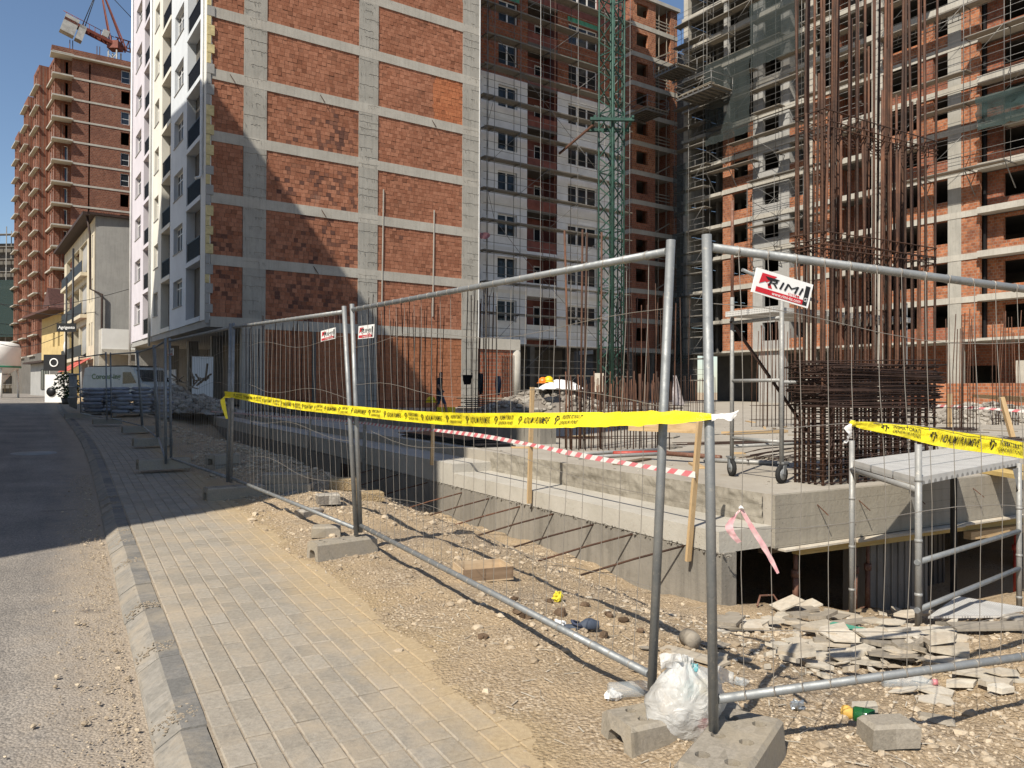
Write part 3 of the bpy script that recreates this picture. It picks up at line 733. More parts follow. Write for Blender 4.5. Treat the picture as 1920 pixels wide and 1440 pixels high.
# ================================================= brick block with white street front
FB = Fr((-12.1, 38), VB, UB)
brickb = thing('apartment_block', 'tall block with a bare brick and concrete end wall and a white rendered street front', 'building', (-12.1, 38, .4))
NF = 11; TOP = 4.44+ST*NF+.5
COLS = [(-1.23, -.12), (4.73, 5.83), (11.1, 12.2)]
for (c0, c1) in COLS:
    m = MB(); m.box(c0, c1, -.045, .4, .4, TOP, FB); m.build('column', 'conc_col', brickb)
    # ragged pour lines and whiskers across the column
for k in range(NF+1):
    z = 4.44+ST*k; segs = [(-2.72, 12.19)]
    m = MB(); m.box(-2.72, 12.19, -.05 if k % 3 else -.047, .38, z, z+.5, FB); m.build('floor_band', 'conc_band', brickb)
m = MB(); R = random.Random(8)
for (c0, c1) in COLS:
    z = 1.2
    while z < 26:
        n = 9; q0 = R.choice([0, 0, .3, .5]); q1 = R.choice([1, 1, .7]); pts = [FB.p(c0+(c1-c0)*(q0+(q1-q0)*i/n), -.05, z+R.uniform(-.03, .03)) for i in range(n+1)]
        m.tube(pts, .007, 4, cap=False, smooth=False)
        for i in range(5):
            t = R.uniform(c0, c1); m.bar(FB.p(t, -.05, z), FB.p(t+.03, -.06, z-R.uniform(.06, .22)), .008, .008)
        z += R.uniform(.34, .75)
m.build('pour_line', 'conc_wall', brickb)['kind'] = 'stuff'
def brick_colour(t, z, R):
    s = .55+.45*nz(t*.55, z*.5, 20); r = R.random()
    c = Vector((.285, .115, .066)).lerp(Vector((.415, .188, .115)), r)*(1+.16*nz(t*.4, z*.4, 9))
    o = nz(t*.35, z*.35, 31)
    if 9.2 < t < 11.1 and 16.5 < z < 19.6: c = Vector((.40, .14, .065)).lerp(Vector((.50, .19, .09)), r)
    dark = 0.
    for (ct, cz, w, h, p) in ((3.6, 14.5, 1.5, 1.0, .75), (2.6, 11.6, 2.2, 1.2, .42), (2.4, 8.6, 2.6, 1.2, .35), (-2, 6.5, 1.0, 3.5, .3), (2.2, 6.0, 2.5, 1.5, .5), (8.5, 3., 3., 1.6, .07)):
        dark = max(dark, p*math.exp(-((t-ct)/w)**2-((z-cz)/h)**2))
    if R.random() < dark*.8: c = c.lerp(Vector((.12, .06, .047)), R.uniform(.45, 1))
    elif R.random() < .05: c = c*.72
    if z < 4.4: c = c.lerp(Vector((.40, .16, .07)), .5)
    return tuple(c*(.9+.2*s*.5))
backing = MB(); bulk = MB(); R = random.Random(21); nind = 0
for (p0, p1) in ((-2.72, -1.23), (-.12, 4.73), (5.83, 11.1)):
    for k in range(-1, 8):
        z0 = 4.94+ST*k if k >= 0 else .5; z1 = 4.44+ST*(k+1)
        if k < 0 and p0 < -2: continue
        backing.box(p0, p1, .012, .3, z0, z1, FB, skip='zZaAB')
        hh = (z1-z0)/max(1, round((z1-z0)/.198)); rows = round((z1-z0)/hh)
        for r in range(rows):
            t = p0-(R.uniform(.05, .2) if r % 2 else 0)
            while t < p1-.03:
                w = R.choice([.255, .255, .26, .24, .20]); a, b_ = max(t, p0), min(t+w, p1)
                if b_-a > .04:
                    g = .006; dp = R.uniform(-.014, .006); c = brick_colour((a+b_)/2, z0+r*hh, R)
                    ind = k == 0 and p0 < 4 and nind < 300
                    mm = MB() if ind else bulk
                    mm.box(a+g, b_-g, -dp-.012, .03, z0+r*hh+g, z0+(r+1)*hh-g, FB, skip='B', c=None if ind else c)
                    if ind:
                        nind += 1; o = mm.build('brick', 'brick_piece', brickb); o.color = (*c, 1)
                t += w
backing.build('mortar_bed', 'mortar', brickb)
bulk.build('brickwork', 'brick_stuff', brickb)['kind'] = 'stuff'
m = MB(); z0 = 4.94+ST*8
m.box(-2.72, 12.1, 0, .3, z0-.5, TOP-.3, FB, skip='B'); m.build('upper_wall', 'brick_orange', brickb)
m = MB(); m.box(-2.5, 12.15, .42, 23.2, 4.46, TOP-.02, FB); m.build('core', 'conc_dark', brickb)
m = MB(); m.box(-2.85, 12.4, -.1, 23.9, TOP, TOP+.3, FB); m.build('roof', 'conc_band', brickb)
bx('corner_bead', 'pvc', brickb, 12.2, 12.26, -.07, .1, 4.5, TOP, F=FB)
# small details on the end wall: props left in the bands, pale drain chases
for (t, k) in ((-1.9, 4), (2.6, 4), (9.1, 4), (2.3, 1), (2.7, 2)):
    br('left_in_prop', 'rebar_dark', brickb, FB.p(t, -.03, 4.75+ST*k+.1), FB.p(t+.22, -.16, 4.75+ST*k-.30), .035, .035)
for (t, z0, z1) in ((6.1, 6.2, 12.3), (9.2, 5.6, 11.6)): br('pale_chase', 'conc_band', brickb, FB.p(t, -.055, z0), FB.p(t+.06, -.055, z1), .05, .05)
m = MB()
m.box(-.12, 12.2, .02, .3, 4.30, 4.45, FB); m.build('beam', 'conc_band', brickb)
# yellow foam edge boards at the left corner
z = 4.6; i = 0
while z < 27:
    h = RN.choice([.42, .48, .5]); wd_ = .26 if i % 2 else .10
    bx('foam_board', 'foam_yellow' if RN.random() < .7 else 'conc_grey', brickb, -2.96, -2.72+wd_-.16, -.09, .02, z+.01, z+h-.01, F=FB); z += h; i += 1
# street front
FF = Fr(tuple(FB.p(-2.93, -.05))[:2], UB, VB)
LV = 4.78
BAYS = [('render_skyshade', 4.45, 8.75, 1.2, 4.45, (5.4, 7.75), 2), ('render_cream', 11.45, 14.4, 8.75, 11.45, (12.45, 13.9), 1), ('render_lilac', 17.9, 22.6, 15.35, 17.9, (19.0, 21.4), 1)]
for (mat, w0, w1, r0, r1, (q0, q1), mu) in BAYS:
    m = MB(); ops = [(q0, q1, LV+ST*k+1.15, LV+ST*k+2.6) for k in range(NF-1)]
    wall_open(m, FF, w0, w1, LV, TOP, ops, .22); m.build('wall', mat, brickb)
    for k in range(NF-1):
        window(brickb, FF, q0, q1, LV+ST*k+1.15, LV+ST*k+2.6, .2, mu, transom=1.05, sill='conc_grey')
    m = MB()                                           # the balcony recess: back and side walls
    wall_open(m, FF, r0, r1, LV, TOP, [(r0+.5, r0+1.5, LV+ST*k+.2, LV+ST*k+2.35) for k in range(NF-1)], .1, 1.5)
    for s_, fl in ((r0, 0), (r1, 1)):
        q = [FF.p(s_, 0, LV), FF.p(s_, 1.5, LV), FF.p(s_, 1.5, TOP), FF.p(s_, 0, TOP)]; m.face(q if fl else q[::-1])
    m.build('recess_wall', mat, brickb)
    for k in range(NF):
        z = LV+ST*k; sl = MB(); sl.box(r0-.02, r1+.02, -.04, 1.49, z, z+.24, FF); sl.build('balcony_slab', mat, brickb)
        if k == 0 and w0 < 12: continue
        if k < NF-1:
            rl = MB(); nb_ = int((r1-r0-.5)/.11)
            for q in range(nb_+1): qa = r0+.45+(r1-r0-.5)*q/nb_; rl.box(qa-.011, qa+.011, .05, .072, z+.34, z+1.22, FF)
            rl.box(r0+.45, r1-.03, .045, .078, z+.30, z+.34, FF)
            rb = rl.build('balcony_railing', 'black_metal', brickb)
            br('handrail', 'black_metal', rb, FF.p(r0+.4, .06, z+1.25), FF.p(r1-.03, .06, z+1.25), .05, .05)
            dr_ = MB(); dr_.box(r0+.5, r0+1.5, 1.52, 1.56, z+.2, z+2.35, FF); dr_.build('balcony_door', 'glass', brickb)
m = MB(); m.box(.06, 1.2, 0, .25, LV, TOP, FF); m.build('corner_pier', 'render_white', brickb)
m = MB(); m.box(14.4, 15.35, 0.003, 1.5, LV, TOP, FF); m.build('pier', 'render_white', brickb)
m = MB(); m.box(22.6, 23.0, 0.003, 1.5, LV-.1, TOP, FF); m.build('pier', 'render_lilac', brickb)
for s_, zz in ((.75, LV+ST*2.3), (14.9, LV-.6), (22.8, .9)):
    tb('downpipe', 'pvc', brickb, [FF.p(s_, -.08, TOP), FF.p(s_, -.08, zz+.3), FF.p(s_, -.12, zz+.1), FF.p(s_, -.35, zz)] if s_ < 1 else [FF.p(s_, -.08, TOP), FF.p(s_, -.08, zz)], .075, 10)
bx('soffit', 'conc_grey', brickb, .05, 23.2, .05, 14.5, LV-.34, LV-.002, F=FF)
for s_ in (6.5, 12.5, 18.5): bx('ground_column', 'conc_wall', brickb, s_, s_+.5, 1.8, 2.4, .3, LV-.34, F=FF)
bx('ground_back_wall', 'conc_dark', brickb, 0, 23.2, 5.2, 5.4, .3, LV-.34, F=FF)
bx('ground_side_wall', 'conc_grey', brickb, 22.7, 23.0, .3, 5.2, .3, LV-.34, F=FF)
bx('timber_hoarding', 'wood_dark', brickb, 8, 12, 2.6, 2.68, .3, 3.6, F=FF)
for i in range(22): bx('fence_slat', 'render_white', brickb, 13.2+i*.24, 13.3+i*.24, 1.2, 1.24, .9, 2.7, F=FF)
# low brick annex at the right of the end wall, with a rounded concrete corner
m = MB(); m.box(12.2, 14.7, .02, .3, .45, 3.9, FB, skip='B'); m.build('annex_wall', 'brick_red', brickb)
m = MB(); m.box(12.2, 15.2, -.06, .6, 3.9, 4.55, FB); m.build('annex_beam', 'conc_pale', brickb)
m = MB(); m.lathe(FB.p(15.0, .35, .45), [(.42, 0), (.42, 3.45)], 16); m.build('annex_column', 'conc_pale', brickb)
for i in range(7): br('form_tie', 'rebar', brickb, FB.p(13.9+i*.17, -.02, .5), FB.p(13.9+i*.17, -.02, 3.6), .035, .03)

# ================================================= scaffolded block with white insulation
FM = Fr((-.2, 53), VB, UB)
mid = thing('scaffolded_block', 'half clad block with white insulation and dark red upper floors behind scaffolding', 'building', (-.2, 53, .45))
F0 = 5.35; NM = 16; MT = F0+2.95*NM
def floors(k0, k1): return F0+2.95*k0, F0+2.95*k1
for (a0, a1, q0, q1, mu, wk) in ((-7, 1.45, -1.0, .6, 1, 6), (4.1, 10.6, 5.1, 7.9, 2, 6)):
    for (k0, k1, mat) in ((0, wk, 'insul_white'), (wk, wk+2, 'brick_red'), (wk+2, NM, 'insul_dark')):
        m = MB(); z0, z1 = floors(k0, k1)
        wall_open(m, FM, a0, a1, z0-(.65 if k0 == 0 else 0), z1, [(q0, q1, F0+2.95*k+.85, F0+2.95*k+2.35) for k in range(k0, k1)], .2); m.build('wall', mat, mid)
    for k in range(NM): window(mid, FM, q0, q1, F0+2.95*k+.85, F0+2.95*k+2.35, .17, mu, fw=.09)
    for k in (wk, wk+1): bx('foam_strip', 'foam_green', mid, q0-.1, q1+.1, -.05, .0, F0+2.95*k+2.42, F0+2.95*k+2.75, F=FM)
    for k in range(wk): bx('insulation_ridge', 'render_white', mid, a0 if a0 > 0 else a0, a1, -.035, 0, F0+2.95*k-.12, F0+2.95*k+.10, F=FM)
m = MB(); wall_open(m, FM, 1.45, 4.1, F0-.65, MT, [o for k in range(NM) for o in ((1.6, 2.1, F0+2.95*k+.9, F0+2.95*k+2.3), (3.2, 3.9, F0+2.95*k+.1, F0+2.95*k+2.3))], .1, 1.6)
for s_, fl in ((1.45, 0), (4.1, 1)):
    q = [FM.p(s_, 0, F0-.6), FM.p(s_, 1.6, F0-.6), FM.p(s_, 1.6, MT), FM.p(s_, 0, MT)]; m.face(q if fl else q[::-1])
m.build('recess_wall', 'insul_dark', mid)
for k in range(NM):
    z = F0+2.95*k
    bx('balcony_slab', 'conc_dark' if k > 2 else 'insul_white', mid, 1.46, 4.09, -.02, 1.58, z-.2, z, F=FM)
    bx('parapet', 'insul_dark' if k > 1 else 'insul_white', mid, 1.5, 4.05, .02, .14, z, z+.75, F=FM)
    window(mid, FM, 3.2, 3.9, z+.1, z+2.3, 1.66, 0, fw=.1); window(mid, FM, 1.6, 2.1, z+.9, z+2.3, 1.66, 0, fw=.08)
m = MB(); m.box(-7, 10.6, 1.9, 14, F0-.6, MT, FM); m.build('core', 'conc_dark', mid)
bx('side_wall', 'brick_red', mid, 10.45, 10.6, .02, 14, F0-.6, MT, F=FM)
bx('roof', 'conc_band', mid, -7.2, 10.8, -.2, 14.2, MT, MT+.3, F=FM)
for t in (-4.5, -1.2, 2.2, 5.4, 8.4, 10.2): bx('ground_column', 'conc_dark', mid, t, t+.4, .6, 1., .45, F0-.66, F=FM)
bx('ground_back_wall', 'conc_dark', mid, -7, 10.6, 6, 6.2, .45, F0-.6, F=FM)

# ================================================= bare red brick wing
FR = Fr((11.75, 76), VB, UB)
wing = thing('brick_wing', 'narrow bare red brick wing with open window holes behind the green mast', 'building', (11.75, 76, .45))
NR = 12
for k in range(NR):
    z = 5.3+2.95*k
    bx('floor_band', 'conc_band', wing, -.03, 6.38, -.04, 6, z, z+.45, F=FR)
    m = MB(); wall_open(m, FR, 0, 3.25, z+.45, z+2.95, [(.65, 2.2, z+1.15, z+2.45)], .3); m.build('brick_infill', 'brick_red' if k < 6 else 'brick_orange', wing)
    bx('brick_pier', 'brick_orange', wing, 5.4, 6.35, 0, .3, z+.45, z+2.95, F=FR)
    m = MB(); wall_open(m, FR, 3.25, 5.4, z+.45, z+2.95, [(3.6, 4.4, z+.5, z+2.5)], .1, 1.8); m.build('recess_wall', 'conc_dark', wing)
    m = MB(); q = [FR.p(3.25, 0, z+.45), FR.p(3.25, 1.8, z+.45), FR.p(3.25, 1.8, z+2.95), FR.p(3.25, 0, z+2.95)]; m.face(q[::-1]); m.build('recess_side', 'brick_red', wing)
    if k % 2: 
        for q in range(3): br('timber_rail', 'wood_grey', wing, FR.p(3.3, .05, z+.8+q*.33), FR.p(5.35, .05, z+.8+q*.33), .04, .1)
    else: br('timber_rail', 'wood_grey', wing, FR.p(3.3, .05, z+.5), FR.p(5.35, .05, z+1.6), .04, .12)
    for q in (3.8, 4.9): br('timber_post', 'wood_grey', wing, FR.p(q, .1, z+.45), FR.p(q, .1, z+2.95), .08, .08)
    m = MB(); z2 = z+.45
    G = Fr(tuple(FR.p(0, 0))[:2], UB, VB); wall_open(m, G, .03, 8, z2, z+2.95, [(1, 2.2, z+1.2, z+2.4), (4.2, 5.6, z+.5, z+2.6)], .3); m.build('side_infill', 'brick_red', wing)
    bx('side_band', 'conc_band', wing, .0, 8, -.04, .3, z+.01, z+.44, F=G)
bx('core', 'conc_dark', wing, .3, 6.3, 5.5, 14, .45, 5.3+2.95*NR, F=FR)
bx('end_wall', 'brick_red', wing, 6.1, 6.34, .31, 14, .45, 5.3+2.95*NR, F=FR)
bx('recess_end', 'brick_red', wing, 5.38, 5.5, .31, 1.8, .45, 5.3+2.95*NR-.02, F=FR)
bx('link_wall', 'conc_dark', wing, 6.4, 11, 2.2, 10, .45, 38, F=FR)
bx('roof', 'conc_band', wing, -.2, 6.5, -.3, 14, 5.3+2.95*NR, 5.3+2.95*NR+.35, F=FR)
for t in (0, 2.9, 5.9): bx('ground_column', 'conc_dark', wing, t, t+.4, 0.1, .5, .45, 5.3, F=FR)

# ================================================= long brick and concrete block on the right
FQ = Fr((19.4, 70.7), (.5635, -.826), VB)
rb_ = thing('brick_frame_block', 'long unfinished block of orange brick bays, concrete bands and dark open balconies', 'building', (19.4, 70.7, .45))
NQ = 12; Q0 = 4.98; QS = 2.963; QT = Q0+QS*NQ
RE = 33.
m = MB(); m.box(-4.9, RE, 1.0, 12, Q0-.02, Q0+.03, FQ); m.build('first_floor', 'conc_band', rb_)
for k in range(NQ+1):
    z = Q0+QS*k-(.27 if k else 0); h = .42 if k else .17
    bx('floor_band', 'conc_band', rb_, -.1, 22.2, -.10, .45, z, z+h, F=FQ)
    bx('balcony_band', 'conc_band', rb_, 22.2, RE, -.55, .45, z-.004, z+h+.004, F=FQ)
    bx('left_balcony', 'conc_band', rb_, -4.9, -.1, -.3, .45, z+.002, z+h-.12, F=FQ)
    bx('floor_slab', 'conc_dark', rb_, -4.9, RE, .45, 11, z+.02, z+h-.14, F=FQ)  # room slabs darker than their edge bands: interior shade painted in
for (c0, c1, mt) in ((8.5, 9.34, 'conc_pale'), (14.41, 15.26, 'conc_pale'), (20.06, 20.96, 'conc_col')):
    bx('column', mt, rb_, c0, c1, -.07, .5, .45, QT, F=FQ)
for k in range(NQ):
    z0 = Q0+QS*k+.15; z1 = Q0+QS*(k+1)-.27; b0 = 'brick_orange'
    top = k > 6
    if top:
        bx('column', 'conc_grey', rb_, .0, .35, .0, .5, z0, z1, F=FQ)
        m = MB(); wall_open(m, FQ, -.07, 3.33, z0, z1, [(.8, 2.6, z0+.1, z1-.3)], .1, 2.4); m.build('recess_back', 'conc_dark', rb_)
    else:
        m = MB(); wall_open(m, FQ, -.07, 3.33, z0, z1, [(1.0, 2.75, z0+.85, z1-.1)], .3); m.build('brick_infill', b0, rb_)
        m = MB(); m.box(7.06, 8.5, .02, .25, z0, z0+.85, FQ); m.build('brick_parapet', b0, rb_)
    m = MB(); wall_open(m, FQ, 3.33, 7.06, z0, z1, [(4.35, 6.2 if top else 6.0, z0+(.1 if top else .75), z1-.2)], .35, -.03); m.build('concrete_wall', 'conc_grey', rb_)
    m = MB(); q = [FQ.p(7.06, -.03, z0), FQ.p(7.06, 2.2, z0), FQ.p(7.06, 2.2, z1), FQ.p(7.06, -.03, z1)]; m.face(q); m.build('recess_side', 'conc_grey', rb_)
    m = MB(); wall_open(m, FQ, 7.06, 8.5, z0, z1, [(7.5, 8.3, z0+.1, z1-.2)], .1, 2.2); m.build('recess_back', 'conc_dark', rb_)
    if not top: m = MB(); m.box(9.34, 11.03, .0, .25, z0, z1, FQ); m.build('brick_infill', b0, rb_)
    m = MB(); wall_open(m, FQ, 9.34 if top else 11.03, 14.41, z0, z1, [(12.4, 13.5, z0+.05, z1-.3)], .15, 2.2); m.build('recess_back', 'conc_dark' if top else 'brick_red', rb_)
    m = MB(); q = [FQ.p(11.03, 0, z0), FQ.p(11.03, 2.2, z0), FQ.p(11.03, 2.2, z1), FQ.p(11.03, 0, z1)]; m.face(q); m.build('recess_side', 'brick_red', rb_)
    if k == 8: pass
    elif k % 3 != 2:
        m = MB(); wall_open(m, FQ, 15.26, 20.06, z0, z1, [(15.26, 17.9, z0+.95, z1), (19.0, 20.05, z0+.9, z1-.05)], .3); m.build('brick_infill', b0 if k % 2 else 'brick_red', rb_)
    else:
        m = MB(); wall_open(m, FQ, 15.26, 20.06, z0, z1, [(15.4, 18.0, z0+.7, z1), (19.0, 20.05, z0+.9, z1-.05)], .3); m.build('brick_infill', b0, rb_)
    m = MB(); m.box(20.96, 22.14, -.03, .3, z0, z1, FQ); m.build('brick_pier', b0, rb_)
    m = MB(); wall_open(m, FQ, 22.2, RE, z0, z1, [(23.3, 26.2, z0+.7, z1-.25), (28, 30, z0+.1, z1-.3)], .3, .75); m.build('recess_back', 'brick_red' if k > 2 else b0, rb_)
    bx('dark_gap', 'black', rb_, 22.15, 22.3, .5, .74, z0, z1, F=FQ)  # black strip put in for the dark of a narrow gap
    # left end: open floors with columns
    bx('end_column', 'conc_pale', rb_, -4.9, -4.4, 0, .5, z0-.15, z1+.27, F=FQ); bx('end_column', 'conc_dark', rb_, -2.2, -1.9, 1.5, 1.9, z0-.15, z1+.27, F=FQ)
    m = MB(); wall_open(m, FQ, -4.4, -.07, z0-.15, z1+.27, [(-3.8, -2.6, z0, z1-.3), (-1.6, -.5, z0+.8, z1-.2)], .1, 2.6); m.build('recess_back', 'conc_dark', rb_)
    m = MB(); m.box(-4.95, -4.9, 0, 11, z0, z1, FQ); m.build('end_wall', 'conc_grey', rb_)
bx('core', 'conc_dark', rb_, -4.8, RE, 9, 13, .45, QT, F=FQ)
bx('roof', 'conc_band', rb_, -5.1, RE, -.6, 13.2, QT+.2, QT+.5, F=FQ)
for t, mt in ((-4.5, 'conc_dark'), (3.8, 'conc_grey'), (8.6, 'conc_dark'), (14.5, 'conc_dark'), (20.1, 'conc_grey'), (27, 'conc_grey')): bx('ground_column', mt, rb_, t, t+(2.6 if t == 3.8 else .7), .2, .8, .3, Q0-.02, F=FQ)
m = MB(); m.box(19, 30, -.3, -.05, .45, 2.1, FQ); m.build('ground_parapet', 'brick_orange', rb_)
m = MB(); wall_open(m, FQ, 10, 33, .45, Q0, [(11, 14, .5, 3.6), (20, 22, 1.6, 3.4)], .2, 3.); m.build('ground_back_wall', 'brick_red', rb_)
m = MB(); wall_open(m, FQ, -5, 10, .45, Q0, [(1, 3, .5, 3.2)], .2, 5.); m.build('ground_back_wall', 'conc_dark', rb_)
bx('ground_core', 'conc_dark', rb_, -5, 33, 8.5, 13, .3, Q0, F=FQ)
m = MB(); wall_open(m, FQ, 24.2, 27, .45, 3.6, [], .1, .4); m.build('ground_panel', 'conc_pale', rb_)

# ================================================= the block across the street whose shade falls over the road (left of the view)
FC = Fr(tuple(S.p(0, 0))[:2], W2, N2)
C0 = Vector((-8.4, 0, 0)); ca, cb = C0.dot(S.e1), C0.dot(S.e2)
opp = thing('opposite_block', 'tall cream apartment block standing across the street, shading the road', 'building', (C0.x, C0.y, 0))
m = MB(); H2 = 31.6; LB = 37.
G = S.sub(ca, cb, 0)
G = Fr((C0.x, C0.y), W2, (-N2[0], -N2[1]))
ops = [(2.+4.2*i, 3.6+4.2*i, 4.6+2.95*k, 6.+2.95*k) for i in range(8) for k in range(9)]
wall_open(m, G, 0, LB, -.4, H2, ops, .2); m.build('wall', 'render_cream', opp)
m = MB(); m.box(0, LB, .21, 13, -.4, H2, G); m.build('body', 'render_cream', opp)
for (q0, q1, z0, z1) in ops: window(opp, G, q0, q1, z0, z1, .14, 1)
bx('roof', 'conc_band', opp, -.15, LB+.15, -.15, 13.1, H2+.01, H2+.25, F=G)
# ---------------------------------------------------------------- mobile fence panels, feet, tapes, signs
def vec(*a): return Vector(a)
FR_ = random.Random(17)
def fence_panel(label, A, B, A2, B2, nw=25, fine=True, r=.0205, group='mobile fence panels along the pavement', rail_lo=.03, rail_hi=.975):
    A, B, A2, B2 = map(Vector, (A, B, A2, B2))
    t = thing('fence_panel', label, 'fence panel', tuple((A+B)/2))
    for p, q in ((A, A2), (B, B2)): tb('post', 'galv', t, [p, q], r, 12)
    def on(u, v): return (A.lerp(B, u)).lerp(A2.lerp(B2, u), v)
    e = r/ max(.5, (B-A).length)
    tb('top_rail', 'galv', t, [on(e, rail_hi), on(1-e, rail_hi)], r*.92, 12)
    tb('bottom_rail', 'galv', t, [on(e, rail_lo), on(1-e, rail_lo)], r*.92, 12)
    nrm = (B-A).cross(A2-A).normalized()
    wires = []
    bow = FR_.uniform(-.02, .02)
    def warp(u, v): return nrm*(.022+bow*math.sin(3.1*u)*math.sin(3.1*v)+.018*nz(u*4, v*3, A.x)) + (B-A).normalized()*(.03*nz(u*9, v*2.2, A.y+3)*math.sin(3.1416*v))
    for i in range(1, nw):
        u = i/nw+FR_.uniform(-.004, .004); n = 7 if fine else 3
        wires.append(('wire', [on(u, rail_lo+(rail_hi-rail_lo)*k/n)+(warp(u, k/n) if 0 < k < n else nrm*.018) for k in range(n+1)]))
    for v in (.2, .42, .63, .84):
        v += FR_.uniform(-.03, .03); n = 16 if fine else 5
        wires.append(('cross_wire', [on(e+(1-2*e)*k/n, v+.02*math.sin(k*.6+v*9))+(warp(k/n, v)*1.2 if 0 < k < n else vec(0, 0, 0)) for k in range(n+1)]))
    if fine:
        for nm, pts in wires: tb(nm, 'wire', t, pts, .0017, 5, cap=False)
    else:
        m = MB()
        for nm, pts in wires: m.tube(pts, .0021, 3, cap=False)
        m.build('wire_mesh', 'wire', t)
    if fine:                                     # wire clips where the mesh wraps the rails
        m = MB()
        for i in range(1, nw):
            for v in (rail_lo, rail_hi):
                c = on(i/nw, v); m.lathe(c, [(r*1.02, -.003), (r*1.1, 0), (r*1.02, .003)], 8, axis='a', F=Fr((0, 0), ((B-A).x, (B-A).y), (-(B-A).y, (B-A).x)))
        m.build('wire_wrap', 'wire', t)['kind'] = 'stuff'
    return on
def gp(a, b, dz=0): return S.p(a, b, ground_z(a, b)+dz)
PP = {'P0': ((1338, 1370), (1325, 440), 3.1), 'P1': ((1222, 1292), (1258, 450), 3.43), 'P2': ((676, 998), (660, 570), 6.74), 'P2b': ((668, 1004), (645, 574), 6.72),
      'P3': ((433, 905), (438, 606), 9.71), 'P4': ((321, 866), (318, 634), 12.2), 'P4b': ((311, 870), (310, 634), 12.0), 'P5': ((297, 826), (290, 647), 16.2), 'P6': ((268, 803), (258, 657), 19.9), 'P7': ((209, 788), (207, 661), 22.5),
      'P7b': ((202, 789), (200, 660), 22.3), 'P8': ((152, 778), (148, 668), 25.9)}
PT = {k: (px(*v[0], v[2]), px(*v[1], v[2])) for k, v in PP.items()}
onA = fence_panel('galvanized mesh panel carrying the yellow tape between bag and first foot block', PT['P1'][0], PT['P2'][0], PT['P1'][1], PT['P2'][1], 26)
onB = fence_panel('galvanized mesh panel where the yellow tape starts, beside the gravel heap', PT['P2b'][0], PT['P3'][0], PT['P2b'][1], PT['P3'][1], 26)
onC = fence_panel('shaded mesh panel standing before the open ground floor of the white block', PT['P3'][0]+vec(-.06, .05, 0), PT['P4'][0], PT['P3'][1]+vec(-.06, .05, 0), PT['P4'][1], 24)
far_l = ['shaded mesh panel in front of the cement sack pallets and rubble', 'shaded mesh panel set at an angle behind the second foot blocks', 'shaded mesh panel beside the pavement where the pavers run out', 'last mesh panel of the row, next to the white wall cabinet']
for i, (p, q) in enumerate((('P4b', 'P5'), ('P5', 'P6'), ('P6', 'P7'), ('P7b', 'P8'))):
    d = vec(-.05*(i > 0), .05*(i > 0), 0); fence_panel(far_l[i], PT[p][0]+d, PT[q][0], PT[p][1]+d, PT[q][1], 22, False)
Zd = vec(.939, .344, 0)
z0b, z0t = PT['P0'][0], PT['P0'][1]
zb = z0b+Zd*3.45+vec(0, 0, -.05); zt = z0t+Zd*3.45+vec(.02, 0, -.16)
onZ = fence_panel('galvanized mesh panel with the large hanging sign, in front of the broken boards', z0b, zb, z0t, zt, 24, True, rail_lo=.062)
# extra far posts leaning among the rubble
def foot_block(label, c, yaw, L=.72, Wd=.24, H=.145, holes=3, tilt=0):
    """cast concrete fence foot: channel underneath, two rows of post holes on top"""
    G = Fr((c[0], c[1]), (math.cos(yaw), math.sin(yaw)), (-math.sin(yaw), math.cos(yaw)), c[2])
    m = MB(); l, w = L/2, Wd/2; ch = .016
    prof = [(-w, 0), (-w+.012, H-ch), (-w+.012+ch, H), (w-.012-ch, H), (w-.012, H-ch), (w, 0), (w*.52, 0), (w*.46, H*.5), (w*.3, H*.62), (-w*.3, H*.62), (-w*.46, H*.5), (-w*.52, 0)]
    ends = []
    for s_ in (-1, 1):
        ends.append([G.p(s_*(l-(0 if z < H-.001 else .012)), b, z+tilt*s_) for b, z in prof])
    n = len(prof)
    for q in range(n):
        if q == 2: continue
        r = (q+1) % n; m.face([ends[0][q], ends[1][q], ends[1][r], ends[0][r]])
    for s_, E_ in ((0, ends[0]), (1, ends[1])):
        for f in ((0, 1, 2, 9, 10, 11), (2, 3, 8, 9), (3, 4, 5, 6, 7, 8)):
            p = [E_[k] for k in f]; m.face(p if s_ else p[::-1])
    a0, a1, b0, b1 = -l+.012, l-.012, -w+.012+ch, w-.012-ch
    na = holes; nb = 2; R_ = min((a1-a0)/na, (b1-b0)/nb)*.27; D = .045
    for i in range(na):
        for j in range(nb):
            x0 = a0+(a1-a0)*i/na; x1 = a0+(a1-a0)*(i+1)/na; y0 = b0+(b1-b0)*j/nb; y1 = b0+(b1-b0)*(j+1)/nb; cx, cy = (x0+x1)/2, (y0+y1)/2
            sq = [(x1, cy), (x1, y1), (cx, y1), (x0, y1), (x0, cy), (x0, y0), (cx, y0), (x1, y0)]
            ci = [(cx+R_*math.cos(k*math.pi/4), cy+R_*math.sin(k*math.pi/4)) for k in range(8)]
            tz = lambda x: H+tilt*x/l
            for k in range(8):
                k2 = (k+1) % 8
                m.face([G.p(*sq[k], tz(sq[k][0])), G.p(*sq[k2], tz(sq[k2][0])), G.p(*ci[k2], tz(cx)), G.p(*ci[k], tz(cx))])
                m.face([G.p(*ci[k], tz(cx)), G.p(*ci[k2], tz(cx)), G.p(*ci[k2], H-D), G.p(*ci[k], H-D)])
            m.face([G.p(*p, H-D) for p in ci])
    o = m.build('foot_block', 'footblock'); tag(o, label, 'fence foot', 'concrete fence feet'); return o
def fb(label, x, y, z, yaw, **k): c = pz(x, y, z); return foot_block(label, (c.x, c.y, z), yaw, **k)
yn = math.atan2(N2[1], N2[0])
foot_block('concrete foot with round holes carrying the post beside the plastic bag', (.87, 3.03, -.015), rad(58), .60, .28, .15)
